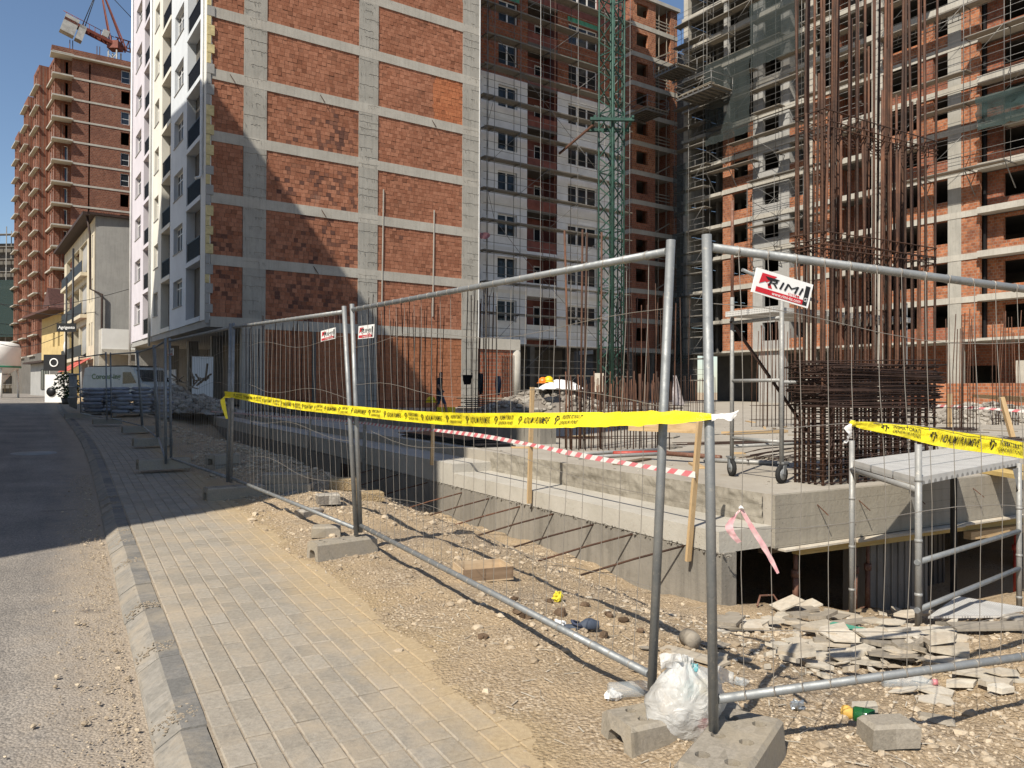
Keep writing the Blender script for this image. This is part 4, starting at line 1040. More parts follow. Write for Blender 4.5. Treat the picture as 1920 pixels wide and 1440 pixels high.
foot_block('concrete foot with open end tucked behind the plastic bag', (.70, 3.33, -.01), yn-.08, .58, .24, .145)
foot_block('long concrete foot under the twin posts beside the gravel', (PT['P2'][0].x-.13, PT['P2'][0].y-.11, .045), yn+.16, .56, .22, .17)
a = PT['P3'][0]; foot_block('concrete foot half in the shade at the tape end post', (a.x+.05, a.y-.02, .12), yn+.1, .7, .26, .16)
for k, lab in (('P4', 'dark concrete foot carrying the paired posts by the stacked blocks'), ('P5', 'shaded concrete foot at the kink in the fence row'), ('P6', 'shaded concrete foot where the pavers begin'), ('P7', 'shaded concrete foot in front of the rubble heap'), ('P8', 'last shaded concrete foot near the wall cabinet')):
    c = PT[k][0]; foot_block(lab, (c.x-.1, c.y-.05, c.z-.1), yn+.1, .75, .26, .16)
c = PT['P3'][0]; foot_block('spare concrete foot lying behind the tape end post', (c.x+.55, c.y+.45, .10), yn-.5, .72, .25, .16)
foot_block('spare concrete foot stacked on the one behind the tape end post', (c.x+.57, c.y+.47, .262), yn-.42, .6, .23, .13)
c = PT['P4'][0]; foot_block('spare concrete foot lying beside the paired shaded posts', (c.x+.7, c.y+.3, .10), yn+.6, .5, .25, .18)
foot_block('spare concrete foot stacked beside the paired shaded posts', (c.x+.7, c.y+.3, .282), yn+.55, .5, .25, .16)

# ---- lettering
_TC = {}
def text_mesh(body, size=1., bold=0., spacing=1.):
    key = (body, bold, spacing)
    if key not in _TC:
        cu = bpy.data.curves.new('lettering', 'FONT'); cu.body = body; cu.size = 1; cu.offset = bold; cu.space_character = spacing; cu.resolution_u = 3; cu.fill_mode = 'FRONT'
        ob = bpy.data.objects.new('lettering', cu); col.objects.link(ob)
        dg = bpy.context.evaluated_depsgraph_get(); me = ob.evaluated_get(dg).to_mesh()
        vs = [(v.co.x, v.co.y) for v in me.vertices]; fs = [tuple(p.vertices) for p in me.polygons]
        ob.evaluated_get(dg).to_mesh_clear(); bpy.data.objects.remove(ob); bpy.data.curves.remove(cu)
        x0 = min(v[0] for v in vs); y0 = min(v[1] for v in vs); _TC[key] = ([(x-x0, y) for x, y in vs], fs)
    vs, fs = _TC[key]; return [(x*size, y*size) for x, y in vs], fs
def text_fit(m, body, fn, x0, x1, y0, y1, bold=.0, slant=0., mi=0, spacing=1.):
    """lettering stretched into the box x0..x1, y0..y1 and carried to 3D by fn(x, y)"""
    vs, fs = text_mesh(body, 1, bold, spacing); w = max(v[0] for v in vs); h0 = min(v[1] for v in vs); h1 = max(v[1] for v in vs)
    P = []
    for x, y in vs:
        v = (y-h0)/(h1-h0); P.append(tuple(fn(x0+(x1-x0)*x/w+slant*(v-.5)*(y1-y0), y0+(y1-y0)*v)))
    m.idx(P, fs, mi)
def poly(m, pts, fn, mi=0): m.face([fn(*p) for p in pts], None, mi)
def emblem(m, fn, cx, cy, h):
    """gear half-ring over a leaf shape"""
    r = h*.36; n = 9
    for k in range(n):
        t0 = math.pi*(-.15+1.3*k/n); t1 = math.pi*(-.15+1.3*(k+1)/n); o = r*(1.32 if k % 2 else 1.05)
        poly(m, [(cx+r*.8*math.cos(t0), cy+r*.8*math.sin(t0)+h*.08), (cx+o*math.cos(t0), cy+o*math.sin(t0)+h*.08), (cx+o*math.cos(t1), cy+o*math.sin(t1)+h*.08), (cx+r*.8*math.cos(t1), cy+r*.8*math.sin(t1)+h*.08)], fn)
    poly(m, [(cx-r*.7, cy-h*.5), (cx-r*.15, cy-h*.5), (cx+r*.55, cy+h*.0), (cx+r*.45, cy+h*.28), (cx+r*.15, cy+h*.05), (cx-r*.25, cy-h*.32)], fn)
    poly(m, [(cx-r*.9, cy-h*.45), (cx-r*.75, cy+h*.1), (cx-r*.2, cy+h*.34), (cx-r*.5, cy+h*.05)], fn)
def ribbon(keys, nseg=90):
    """keys: (centre, half-width vector); returns fn(s metres, h -1..1) along a smooth strip"""
    C = [Vector(k[0]) for k in keys]; Hh = [Vector(k[1]) for k in keys]
    def cr(L, u):
        n = len(L)-1; i = min(n-1, max(0, int(u*n))); t = u*n-i
        p0, p1, p2, p3 = L[max(0, i-1)], L[i], L[i+1], L[min(n, i+2)]
        return .5*((2*p1)+(p2-p0)*t+(2*p0-5*p1+4*p2-p3)*t*t+(3*p1-p0-3*p2+p3)*t**3)
    cc = [cr(C, i/nseg) for i in range(nseg+1)]; hh = [cr(Hh, i/nseg) for i in range(nseg+1)]
    ss = [0.]
    for i in range(nseg): ss.append(ss[-1]+(cc[i+1]-cc[i]).length)
    def fn(s_, h, off=0.):
        s_ = max(0, min(ss[-1]-1e-6, s_)); i = 0; lo, hi = 0, nseg
        while hi-lo > 1:
            md = (lo+hi)//2
            if ss[md] <= s_: lo = md
            else: hi = md
        t = (s_-ss[lo])/max(1e-9, ss[lo+1]-ss[lo]); c = cc[lo].lerp(cc[lo+1], t); w = hh[lo].lerp(hh[lo+1], t); d = (cc[lo+1]-cc[lo]).normalized()
        return c+w*h+d.cross(w).normalized()*off
    return fn, ss[-1]
def wobble(fn, amp, k=5.):
    """the strip with creases: every point pushed along the strip's normal"""
    return lambda s_, h, off=0.: fn(s_, h, off+amp*nz(s_*k, h*.8, 4)+amp*.5*nz(s_*k*3.1, h*1.7, 9))
def strip(m, fn, L, n, mi=0, rows=4, wob=0.):
    vs = [tuple(fn(L*i/n, -1+2*j/rows, wob*nz(i*.35, j*.9, 4))) for i in range(n+1) for j in range(rows+1)]
    m.idx(vs, [(i*(rows+1)+j, (i+1)*(rows+1)+j, (i+1)*(rows+1)+j+1, i*(rows+1)+j+1) for i in range(n) for j in range(rows)], mi, True)
def warning_text(m, fn, s0, s1, fade=None, hw=.0425, off=.004):
    s_ = s0; k = 0
    def F_(x, y): return fn(x, y/hw, off)
    while s_ < s1:
        emblem(m, F_, s_+.02, 0, .046)
        if k % 2 == 0:
            text_fit(m, 'INSPEKTORIATI', F_, s_+.065, s_+.225, .003, .027, .004, .35); text_fit(m, 'QENDROR I PUNËS', F_, s_+.055, s_+.225, -.028, -.003, .004, .35); s_ += .285
        else: text_fit(m, 'NDALIM I PUNIMEVE', F_, s_+.065, s_+.305, -.018, .018, .006, .35); s_ += .365
        k += 1
t = thing('warning_tape', 'long yellow printed warning tape stretched along the fence to the post by the bag', 'warning tape', tuple(PT['P2'][0]))
side = S.e2*-.035
def hw(z, dx=0): return vec(0, 0, z)+S.e2*dx
keys = [(px(427, 738, 9.68)+side, hw(.03)), (px(470, 745, 9.2)+side, hw(.042, .004)), (px(560, 760, 7.9)+side, hw(.042)), (px(655, 769, 6.74)+side, hw(.042, .006)), (px(760, 779, 5.85)+side, hw(.042)), (px(870, 786, 5.1)+side, hw(.043, -.005)),
        (px(990, 788, 4.42)+side, hw(.043, .01)), (px(1100, 787, 3.95)+side, hw(.038, .03)), (px(1180, 785, 3.66)+side, hw(.034, .04)), (px(1240, 783, 3.40)+side, hw(.030, .035)), (px(1300, 782, 3.14)+side*.6, hw(.022, .02)), (px(1336, 782, 3.06), hw(.010, .005))]
fn, L = ribbon(keys, 140); fn = wobble(fn, .011)
m = MB(); strip(m, fn, L, 420, 0, 10); band = m.build('tape_band', 'tape_yellow', t)
m = MB(); warning_text(m, lambda s_, h, o: fn(s_, h, o), .25, L-1.0); m.build('printed_lettering', 'tape_black', t)
for q in ((px(437, 740, 9.66), 'tape_yellow'),):
    m = MB(); f2, L2 = ribbon([(px(440, 740, 9.72)+side, hw(.04)), (px(424, 745, 9.62)+side, vec(.02, .01, .02)), (px(425, 762, 9.62)+side, vec(.02, .02, 0)), (px(431, 785, 9.62)+side, vec(.015, .0, .0))], 30); strip(m, f2, L2, 24, 0, 2, .004); m.build('loose_end', 'tape_yellow', t)
m = MB(); f2, L2 = ribbon([(px(1334, 783, 3.05), vec(0, .004, .014)), (px(1352, 780, 3.02), vec(0, .01, .008)), (px(1370, 782, 3.02), vec(0, .004, .016)), (px(1384, 772, 3.03), vec(.004, .0, .006))], 20); strip(m, f2, L2, 20, 0, 3, .006); m.build('loose_end', 'tape_white', t)
t2 = thing('warning_tape', 'short yellow printed warning tape knotted to the mesh before the rebar cage', 'warning tape', tuple(px(1590, 795, 3.3)))
def zpt(x, y, off=-.03):
    q = onplane(x, y, (z0b.x, z0b.y), (Zd.x, Zd.y)); return q+vec(Zd.y, -Zd.x, 0)*-off
keys = [(zpt(1586, 793), vec(0, 0, .006)), (zpt(1610, 797), vec(0, .004, .015)), (zpt(1680, 807), vec(0, .012, .028)), (zpt(1750, 820), vec(0, .006, .039)), (zpt(1840, 832), vec(0, .004, .041)), (zpt(1930, 847), vec(0, .01, .038)), (zpt(2050, 862), vec(0, .0, .04))]
fn2, Lz = ribbon(keys, 90); fn2 = wobble(fn2, .012); m = MB(); strip(m, fn2, Lz, 240, 0, 10); m.build('tape_band', 'tape_yellow', t2)
m = MB(); warning_text(m, lambda s_, h, o: fn2(s_, h, o), .17, Lz-.2); m.build('printed_lettering', 'tape_black', t2)
m = MB(); f2, L2 = ribbon([(zpt(1588, 792), vec(.012, 0, .01)), (zpt(1580, 800), vec(.016, .0, .004)), (zpt(1584, 815), vec(.012, .01, 0)), (zpt(1574, 830), vec(.010, .004, .0))], 24); strip(m, f2, L2, 24, 0, 3, .006); m.build('loose_end', 'tape_white', t2)
m = MB(); stone(m, zpt(1588, 793), .016, 4, 1.); m.build('knot', 'tape_yellow', t2)
# ---- signs wired to the mesh
def maker_sign(label, TL, ex, ey, w, h):
    """ex along the width, ey up; a white panel with red and black print"""
    ex = Vector(ex).normalized(); ey = Vector(ey).normalized(); n = ex.cross(ey).normalized(); TL = Vector(TL)
    def P(x, y, o=.0): return TL+ex*(x*w)+ey*(-(1-y)*h)+n*o
    t = thing('maker_sign', label, 'sign', tuple(P(.5, 0)))
    m = MB(); q = [(0, 0), (1, 0), (1, 1), (0, 1)]
    F1 = [P(x, y, .003) for x, y in q]; B1 = [P(x, y, -.003) for x, y in q]; m.face(F1); m.face(B1[::-1])
    for i in range(4): j = (i+1) % 4; m.face([B1[i], B1[j], F1[j], F1[i]])
    m.build('panel', 'sign_white', t)
    f = lambda o: (lambda x, y: P(x, y, o))
    m = MB(); poly(m, [(.05, .07), (.88, .07), (.88, .27), (.05, .27)], f(.0045)); poly(m, [(.10, .86), (.36, .86), (.30, .72), (.20, .52)], f(.0045)); poly(m, [(.08, .42), (.10, .86), (.21, .60)], f(.005)); poly(m, [(.22, .50), (.27, .54), (.32, .34), (.25, .34)], f(.0045)); m.build('red_print', 'sign_red', t)
    m = MB(); text_fit(m, 'RIMI', f(.0055), .25, .83, .42, .72, .0, .12)
    poly(m, [(.16, .76), (.42, .76), (.36, .66), (.22, .64)], f(.0058)); poly(m, [(.88, .07), (.96, .07), (.96, .86), (.88, .86)], f(.0045))
    text_fit(m, 'R', f(.0055), .83, .855, .60, .68, .01); m.build('black_print', 'sign_black', t)
    m = MB(); text_fit(m, 'COM', f(.0055), .60, .80, .30, .385, .005); m.build('small_print', 'sign_red', t)
    m = MB(); text_fit(m, 'www.rimi-ks.com', f(.0055), .33, .84, .10, .235, .005); text_fit(m, 'CE', f(.0055), .89, .95, .22, .38, .005); m.build('white_print', 'sign_white', t)
tl = zpt(1409, 504, -.035); tr = zpt(1513, 536, -.035); bl = zpt(1398, 549, -.035)
maker_sign('large tilted white maker sign with red print hanging on the mesh by the bag post', tl, tr-tl, tl-bl, (tr-tl).length, (tl-bl).length)
pa = (PT['P1'][0].x, PT['P1'][0].y); da = PT['P2'][0]-PT['P1'][0]
tl = onplane(678, 612, pa, da)+side*.7; tr = onplane(707, 608, pa, da)+side*.7; bl = onplane(677, 636, pa, da)+side*.7
maker_sign('small white maker sign just right of the twin posts', tl, tr-tl, tl-bl, (tr-tl).length, (tl-bl).length)
pb_ = (PT['P2b'][0].x, PT['P2b'][0].y); db = PT['P3'][0]-PT['P2b'][0]
tl = onplane(607, 621, pb_, db)+side*.7; tr = onplane(634, 614, pb_, db)+side*.7; bl = onplane(607, 641, pb_, db)+side*.7
maker_sign('small white maker sign just left of the twin posts', tl, tr-tl, tl-bl, (tr-tl).length, (tl-bl).length)
pc = (PT['P3'][0].x, PT['P3'][0].y); dc = PT['P4'][0]-PT['P3'][0]
tl = onplane(318, 654, pc, dc)+side*.7; tr = onplane(328, 653, pc, dc)+side*.7; bl = onplane(318, 667, pc, dc)+side*.7
maker_sign('faint maker sign in the shade near the paired posts', tl, tr-tl, tl-bl, (tr-tl).length, (tl-bl).length)
# ---- stakes and red and white barrier tape on the ledge
PW = tuple(S.p(5.2, 5.14))[:2]
stk = []
for x, yt, yb, ww in ((405, 768, 800, .05), (473, 772, 818, .05), (506, 775, 830, .05), (582, 780, 852, .05), (684, 790, 882, .06), (812, 790, 872, .06), (998, 726, 944, .055), (1312, 790, 1052, .055)):
    lean = {998: -6, 1312: -22}.get(x, -2)
    p0 = onplane(x+lean, yb, PW, W2); p1 = onplane(x, yt, PW, W2); stk.append((x, p1))
    o = br('timber_stake', 'wood' if x > 700 else 'wood_grey', None, p0, p1, ww, .03)
    tag(o, {998: 'tall pale timber stake nailed to the sunlit ledge edge', 1312: 'leaning pale timber stake nailed to the ledge near its corner', 812: 'short timber stake at the shade edge on the ledge', 684: 'short grey timber stake behind the twin posts', 582: 'grey timber stake above the vent opening in the wall', 405: 'thin grey stake on the shaded ledge just past the tape end post', 473: 'thin grey stake on the shaded ledge, middle of three slim ones', 506: 'thin grey stake on the shaded ledge, next before the one above the vent'}[x], 'stake')
def barrier(label, pts, w=.03, step=.11):
    t = thing('barrier_tape', label, 'barrier tape', tuple(pts[0]))
    f_, L_ = ribbon([(p, vec(0, .003, w*(1 if i % 2 else .75))) for i, p in enumerate(pts)], 80)
    m = MB(); n = int(L_/step*2)
    for i in range(n):
        s0, s1 = L_*i/n, L_*(i+1)/n; sl = step*.35
        m.face([f_(s0, -1), f_(s1, -1), f_(min(L_, s1+sl), 1), f_(min(L_, s0+sl), 1)], None, i % 2)
    m.build('tape_band', ['tape_red', 'tape_white'], t); return t
def tpt(x, y): return onplane(x, y, PW, W2)+S.e2*-.03
barrier('red and white barrier tape sagging between stakes along the ledge', [tpt(330, 772), tpt(405, 772), tpt(506, 780), tpt(582, 783), tpt(684, 793), tpt(750, 802), tpt(813, 806), tpt(905, 817), tpt(996, 833), tpt(1090, 853), tpt(1200, 872), tpt(1308, 890)], .030, .2)
q = [zpt(1381, 952), zpt(1400, 985), zpt(1428, 1030), zpt(1450, 1072)]
t = thing('barrier_tape', 'crumpled pink and white tape scrap knotted on the mesh near the rebar cage', 'barrier tape', tuple(q[0]))
m = MB(); f_, L_ = ribbon([(q[0], vec(.006, 0, .004)), (q[1], vec(.009, 0, .004)), (q[2], vec(.011, .003, .004)), (q[3], vec(.005, 0, .002))], 30); strip(m, f_, L_, 26, 0, 3, .006); m.build('tail', 'tape_pink', t)
m = MB(); f_, L_ = ribbon([(zpt(1380, 952), vec(.005, 0, .004)), (zpt(1362, 975), vec(.014, .006, 0)), (zpt(1360, 992), vec(.016, 0, .0)), (zpt(1378, 1015), vec(.008, 0, .004))], 24); strip(m, f_, L_, 22, 0, 3, .006); m.build('tail', 'tape_pink', t)
m = MB(); stone(m, zpt(1381, 950), .014, 9, .8); m.build('knot', 'tape_white', t)
# ---------------------------------------------------------------- scaffolds, mast, rebar, site plant
def scaffold(label, F, cols, bo, bi, z0, z1, lift=2., planks=lambda i, k: True, rails=True, brace=lambda i, k: (i+k) % 3 == 0, r=.021, base=None, pk='plank', jit=0.):
    t = thing('scaffolding', label, 'scaffolding', tuple(F.p(cols[0], bo, z0)))
    n = int((z1-z0)/lift); R = random.Random(len(cols)*7+int(z1))
    for a in cols:
        for b in (bo, bi): tb('standard', 'scaf', t, [F.p(a, b, z0), F.p(a+R.uniform(-1, 1)*jit, b, z1+R.uniform(-.5, .6))], r, 5)
    for k in range(n+1):
        z = z0+k*lift
        if k == 0 and base is None: continue
        m = MB()
        for b in (bo, bi): m.tube([F.p(cols[0]-.2, b, z-.06), F.p(cols[-1]+.2, b, z-.06)], r*.9, 5)
        m.build('ledger', 'scaf', t)
        if rails:
            for h in (.5, 1.): tb('guard_rail', 'scaf', t, [F.p(cols[0]-.25, bo, z+h), F.p(cols[-1]+.25, bo, z+h+R.uniform(-.03, .03))], r*.8, 5)
        for a in cols: br('transom', 'scaf', t, F.p(a, bo, z-.09), F.p(a, bi, z-.09), .045, .045)
        for i in range(len(cols)-1):
            if planks(i, k):
                m = MB(); g = R.uniform(-.25, .25)
                for q in range(3):
                    w = (bi-bo)/3; m.bar(F.p(cols[i]-.15+g, bo+w*(q+.5), z+.004*q), F.p(cols[i+1]+.2+g, bo+w*(q+.5), z+R.uniform(-.02, .02)+.004*q), abs(w)*.94, .045)
                m.build('plank_deck', pk, t)
            if brace(i, k) and k < n: tb('brace', 'scaf', t, [F.p(cols[i], bo-.03, z), F.p(cols[i+1], bo-.03, z+lift)] if (i+k) % 2 else [F.p(cols[i+1], bo-.03, z), F.p(cols[i], bo-.03, z+lift)], r*.8, 5)
    return t
sm_ = scaffold('facade scaffold with dark plank decks in front of the white clad block', FM, [-2.7, -2.1, .0, 2.5, 5.0, 7.5, 10.0], -1.25, -.45, .5, 32.5, 2.05, base=1)
# pale tie braces of the ladder bay
for k in range(14):
    z = .7+2.05*k; tb('brace', 'scaf', sm_, [FM.p(-2.7, -1.28, z), FM.p(-2.1, -.45, z+1.7)], .02, 5)
for x in (1014, 1041): tb('hoist_rope', 'tape_white' if x == 1014 else 'prop_rust', sm_, [px(x-1, 610 if x == 1014 else 560, 50.5), px(x, 0, 50.5), px(x, -200, 50.5)], .013, 5)
scaffold('tall dark scaffold tower at the shaded inner corner of the long brick block', FQ, [-4.7, -2.9, -1.1], -1.5, -.6, .5, 37, 2., rails=True, brace=lambda i, k: k % 2 == 0)
scaffold('upper scaffold hung on the concrete and brick bays of the long block', FQ, [-.9, 1.6, 4.1, 6.6, 9.1, 11.6, 14.1], -1.25, -.4, 21.6, 39.5, 2., planks=lambda i, k: (i*3+k*5) % 7 < 5, brace=lambda i, k: (i*2+k) % 4 == 0, base=1, pk='wood_grey')
scaffold('scaffold with long plank runs on the bay beside the dark balconies', FQ, [15.8, 18.9, 21.9, 24.4, 26.9, 29.5], -1.7, -.8, 16.6, 33, 2.2, planks=lambda i, k: (i+k*2) % 5 < 3, brace=lambda i, k: (i+k) % 4 == 1, base=1, pk='wood_grey')
scaffold('low scaffold lift on the concrete bay with loose tubes', FQ, [3.6, 6.4, 9.2, 12.0], -1.15, -.4, 13.8, 19.8, 2., planks=lambda i, k: k % 2 == 1, brace=lambda i, k: True, base=1)
def brackets(label, F, cols, bo, z):
    t = thing('support_bracket', label, 'bracket', tuple(F.p(cols[0], bo, z)))
    for a in cols: br('strut', 'scaf', t, F.p(a, -.1, z-1.6), F.p(a, bo, z), .05, .05); br('arm', 'scaf', t, F.p(a, 0.1, z), F.p(a, bo-.1, z), .06, .06)
brackets('steel brackets carrying the upper scaffold of the long block', FQ, [-.9, 1.6, 4.1, 6.6, 9.1, 11.6, 14.1], -1.3, 21.55)
brackets('steel brackets carrying the scaffold beside the dark balconies', FQ, [15.8, 18.9, 21.9, 24.4, 26.9, 29.5], -1.7, 16.55)
brackets('steel brackets carrying the low scaffold lift', FQ, [3.6, 6.4, 9.2, 12.0], -1.2, 13.75)
def loading_platform(label, F, a0, a1, b0, b1, z):
    t = thing('loading_platform', label, 'platform', tuple(F.p(a0, b0, z)))
    bx('deck', 'wood_grey', t, a0, a1, b0, b1, z, z+.06, F=F)
    n = 7
    for i in range(n): br('joist', 'scaf', t, F.p(a0+(a1-a0)*(i+.5)/n, b0, z-.09), F.p(a0+(a1-a0)*(i+.5)/n, b1, z-.09), .1, .16)
    for b in (b0+.1, b1-.1): br('beam', 'scaf', t, F.p(a0, b, z-.24), F.p(a1, b, z-.24), .1, .14)
    for (p, q) in (((a0, b0), (a1, b0)), ((a0, b0), (a0, b1)), ((a1, b0), (a1, b1))):
        for h in (.55, 1.1): tb('guard_rail', 'scaf', t, [F.p(*p, z+h), F.p(*q, z+h)], .03, 5)
    for p in ((a0, b0), (a1, b0), (a0, b1), (a1, b1)): tb('post', 'scaf', t, [F.p(*p, z-.2), F.p(*p, z+1.15)], .035, 5)
    m = MB(); R = random.Random(int(z*10))
    for i in range(9): m.bar(F.p(a0+.3, b0+.4+i*.2, z+.1+R.uniform(0, .25)), F.p(a1-.4, b0+.5+i*.18, z+.12+R.uniform(0, .3)), .12, .05)
    m.build('loose_planks', 'wood_grey', t)['kind'] = 'stuff'
loading_platform('upper steel loading platform piled with planks at the inner corner', FQ, -4.6, -1.6, -4.4, -1.8, 31.2)
loading_platform('lower steel loading platform jutting out at the inner corner', FQ, -2.0, 2.2, -4.2, -1.4, 28.2)
loading_platform('steel loading platform jutting from the red brick wing beside the mast', FR, -1.2, 1.6, -3.4, -.2, 28.4)
# netting
def net(label, F, a0, a1, b, z0, z1, mat, n=10, amp=.25):
    vs = []; nv = 8
    for i in range(n+1):
        for j in range(nv+1):
            a = a0+(a1-a0)*i/n; z = z0+(z1-z0)*j/nv; vs.append(tuple(F.p(a+.15*nz(i*.8, j*.5, 3), b-.1+amp*nz(i*.6, j*.7, a0), z+.12*nz(i*.9, j, 5))))
    m = MB(); m.idx(vs, [(i*(nv+1)+j, (i+1)*(nv+1)+j, (i+1)*(nv+1)+j+1, i*(nv+1)+j+1) for i in range(n) for j in range(nv)], 0, True)
    tag(m.build('debris_net', mat), label, 'netting')
net('dark debris net hanging on the scaffold tower at the inner corner', FQ, -4.7, -2.9, -1.6, 4, 16.5, 'netting_dark')
net('sagging green debris net above the dark balconies', FQ, 22.8, 26.9, -1.8, 18.8, 21., 'netting_green', amp=.5)
net('crumpled green net piece low on the scaffold tower', FQ, -4.4, -3.3, -1.62, 4.2, 8, 'netting_green', amp=.3)
net('dark debris net strip above the loading platforms', FQ, -4.7, -2.9, -1.55, 18, 23, 'netting_dark')
net('wide dark debris net on the upper open floors of the long block', FQ, -1.0, 4.1, -1.32, 24, 31.5, 'netting_dark', 16, .2)  # this net and the next are added to make the floors darker
net('dark debris net patch on the upper concrete bay', FQ, 4.1, 9.1, -1.34, 29.4, 35, 'netting_dark', 16, .2)
# lattice reinforcement lying on the scaffold
t = thing('lattice_girder', 'grey lattice girder lying on top of the brick bays', 'lattice girder', tuple(FQ.p(16, -.9, 26.4)))
for (b, z) in ((-.7, 27.0), (-1.3, 27.0), (-1., 27.6)): tb('chord', 'scaf', t, [FQ.p(15.4, b, z+.1), FQ.p(21.6, b, z+.15)], .035, 5)
for i in range(14):
    a = 15.5+i*.43; br('web_bar', 'scaf', t, FQ.p(a, -.7, 27.1), FQ.p(a+.22, -1., 27.7), .03, .03); br('web_bar', 'scaf', t, FQ.p(a+.22, -1., 27.7), FQ.p(a+.43, -1.3, 27.1), .03, .03)

# ---- green lattice mast
MC = px(1145, 725, 50); MC.z = .5
t = thing('hoist_mast', 'green steel lattice mast standing before the white clad block', 'mast', tuple(MC))
hd = .82; legs = [MC+vec(hd*math.cos(q), hd*math.sin(q), 0) for q in (rad(-92), rad(-2), rad(88), rad(178))]
for i, p in enumerate(legs): tb('leg', 'green_paint', t, [p, p+vec(0, 0, 33)], .085 if i == 0 else .06, 8)
pit = .95
for k in range(34):
    z = k*pit
    for i in range(4):
        p, q = legs[i], legs[(i+1) % 4]; u, d = (z, z+pit) if k % 2 else (z+pit, z)
        br('brace', 'green_paint', t, p+vec(0, 0, u), q+vec(0, 0, d), .06, .06)
        if k % 4 == 0: br('ring_bar', 'green_paint', t, p+vec(0, 0, z), q+vec(0, 0, z), .06, .06)
for q in range(3): tb('guide_rail', 'green_paint', t, [MC+vec(.2+.25*q, .15, 0), MC+vec(.2+.25*q, .15, 33)], .045, 5)
for k in range(56): br('ladder_rung', 'scaf', t, MC+vec(.2, .15, k*.6), MC+vec(.7, .15, k*.6+(.6 if k % 2 else 0)), .05, .05)
m = MB()
for s_ in (-.55, .55):
    m.bar(MC+vec(-1.5, -1.1*1+s_*.1, 18.3), MC+vec(1.3, -1.0+s_*.1, 18.3), .14, .18); m.bar(MC+vec(-1.5, 1.+s_*.1, 18.3), MC+vec(1.3, 1.+s_*.1, 18.3), .14, .18); m.bar(MC+vec(s_*2.2, -1.2, 18.45), MC+vec(s_*2.2, 1.2, 18.45), .14, .14)
m.build('tie_collar', 'green_paint', t)
br('tie_strut', 'prop_rust', t, MC+vec(-1.2, 0, 18.3), FM.p(4.3, 0, 18.6), .12, .12)
bx('mast_base', 'conc_grey', t, MC.x-1.3, MC.x+1.3, MC.y-1.3, MC.y+1.3, .49, .75)
bx('notice_board', 'board', t, MC.x-1.2, MC.x-.6, MC.y-1.15, MC.y-1.1, 1.4, 2.6)

# ---- rebar cage of the big column
cg = thing('rebar_cage', 'tall rusty rebar cage with a thick stack of stirrups at the deck corner', 'rebar cage', tuple(S.p(5.6, 7.9, .5)))
R = random.Random(41)
A0, A1, B0, B1 = 5.42, 5.78, 6.92, 8.90
spots = []
for i in range(15):
    b = B0+(B1-B0)*i/14
    for a in (A0, A1):
        spots.append((a, b))
        if i % 4 != 2: spots.append((a+(.03 if a < 5.6 else -.03), b+.028))
for a in (5.52, 5.60, 5.68): spots += [(a, B0), (a, B1)]
for i, (a, b) in enumerate(spots):
    h = R.choice([6.9, 6.6, 6.4, 6.9, 5.6, 4.9, 4.5, 7.2]); j = R.uniform(-.035, .035); k = R.uniform(-.05, .05)
    pts = [S.p(a, b, .47), S.p(a+R.uniform(-.01, .01), b+R.uniform(-.01, .01), 1.8), S.p(a+j*.5, b+k*.5, 1.8+(h-1.8)*.5), S.p(a+j*1.3, b+k*1.4, h)]
    tb('vertical_bar', 'rebar', cg, pts, .0138, 6)
def hoop(z, sk=0., ja=0, jb=0, a0=A0-.02, a1=A1+.02, b0=B0-.02, b1=B1+.02, r=.006, name='stirrup', tilt=0, mat='rebar_dark'):
    cc = [(a0, b0), (a1, b0), (a1, b1), (a0, b1), (a0, b0)]; pts = []
    for (p, q), (u, v) in zip(cc, cc[1:]):
        for s_ in (0, .5): pts.append(S.p(p+(u-p)*s_+ja+R.uniform(-.006, .006), q+(v-q)*s_+jb+R.uniform(-.008, .008), z+R.uniform(-.006, .006)+tilt*(q+(v-q)*s_-b0)+sk*(p-a0)))
    pts.append(pts[0]); tb(name, mat, cg, pts, r, 5, cap=False)
for i in range(13): hoop(.53+i*.066+R.uniform(-.01, .01))
for i in range(13): hoop(.55+i*.066, a0=A0-.015, a1=A1+.015, b0=B0+.5-.3*(i % 2), b1=B1-.6+.3*(i % 3), r=.0055)
for i in range(46):
    z = 1.33+i*.0108; hoop(z, R.uniform(-.09, .09), R.uniform(-.05, .03), R.uniform(-.09, .10), a0=A0-.02-R.uniform(0, .03), b0=B0-.02-R.uniform(0, .04), b1=B1+.02+R.uniform(0, .05), r=.0066, tilt=R.uniform(-.02, .02)*(1 if i < 36 else 1.6))
for z, tl in ((3.02, -.0), (3.06, .02), (3.12, -.02), (3.2, .0), (4.32, .0), (4.38, .0), (4.5, -.01)): hoop(z, R.uniform(-.05, .05), 0, R.uniform(-.03, .05), r=.007, tilt=tl, mat='rebar')
for z in (3.05, 4.4):                      # cross ties hanging in the upper hoops
    for i in range(18):
        b = B0+.05+i*.105; tb('cross_tie', 'rebar_dark', cg, [S.p(A0-.02, b, z+.03), S.p(A0, b+.03, z-.12), S.p(A1-.1, b+.08, z-.10), S.p(A1, b+.06, z+.04)], .006, 5)
for i in range(80):
    b = R.uniform(B0, B1); z = R.uniform(.5, 1.3); a = A0-.025
    tb('cross_tie', 'rebar_dark', cg, [S.p(a, b, z), S.p(a-.012, b+.02, z+.05), S.p(a+.05, b+.05, z+.11)], .0065, 5)
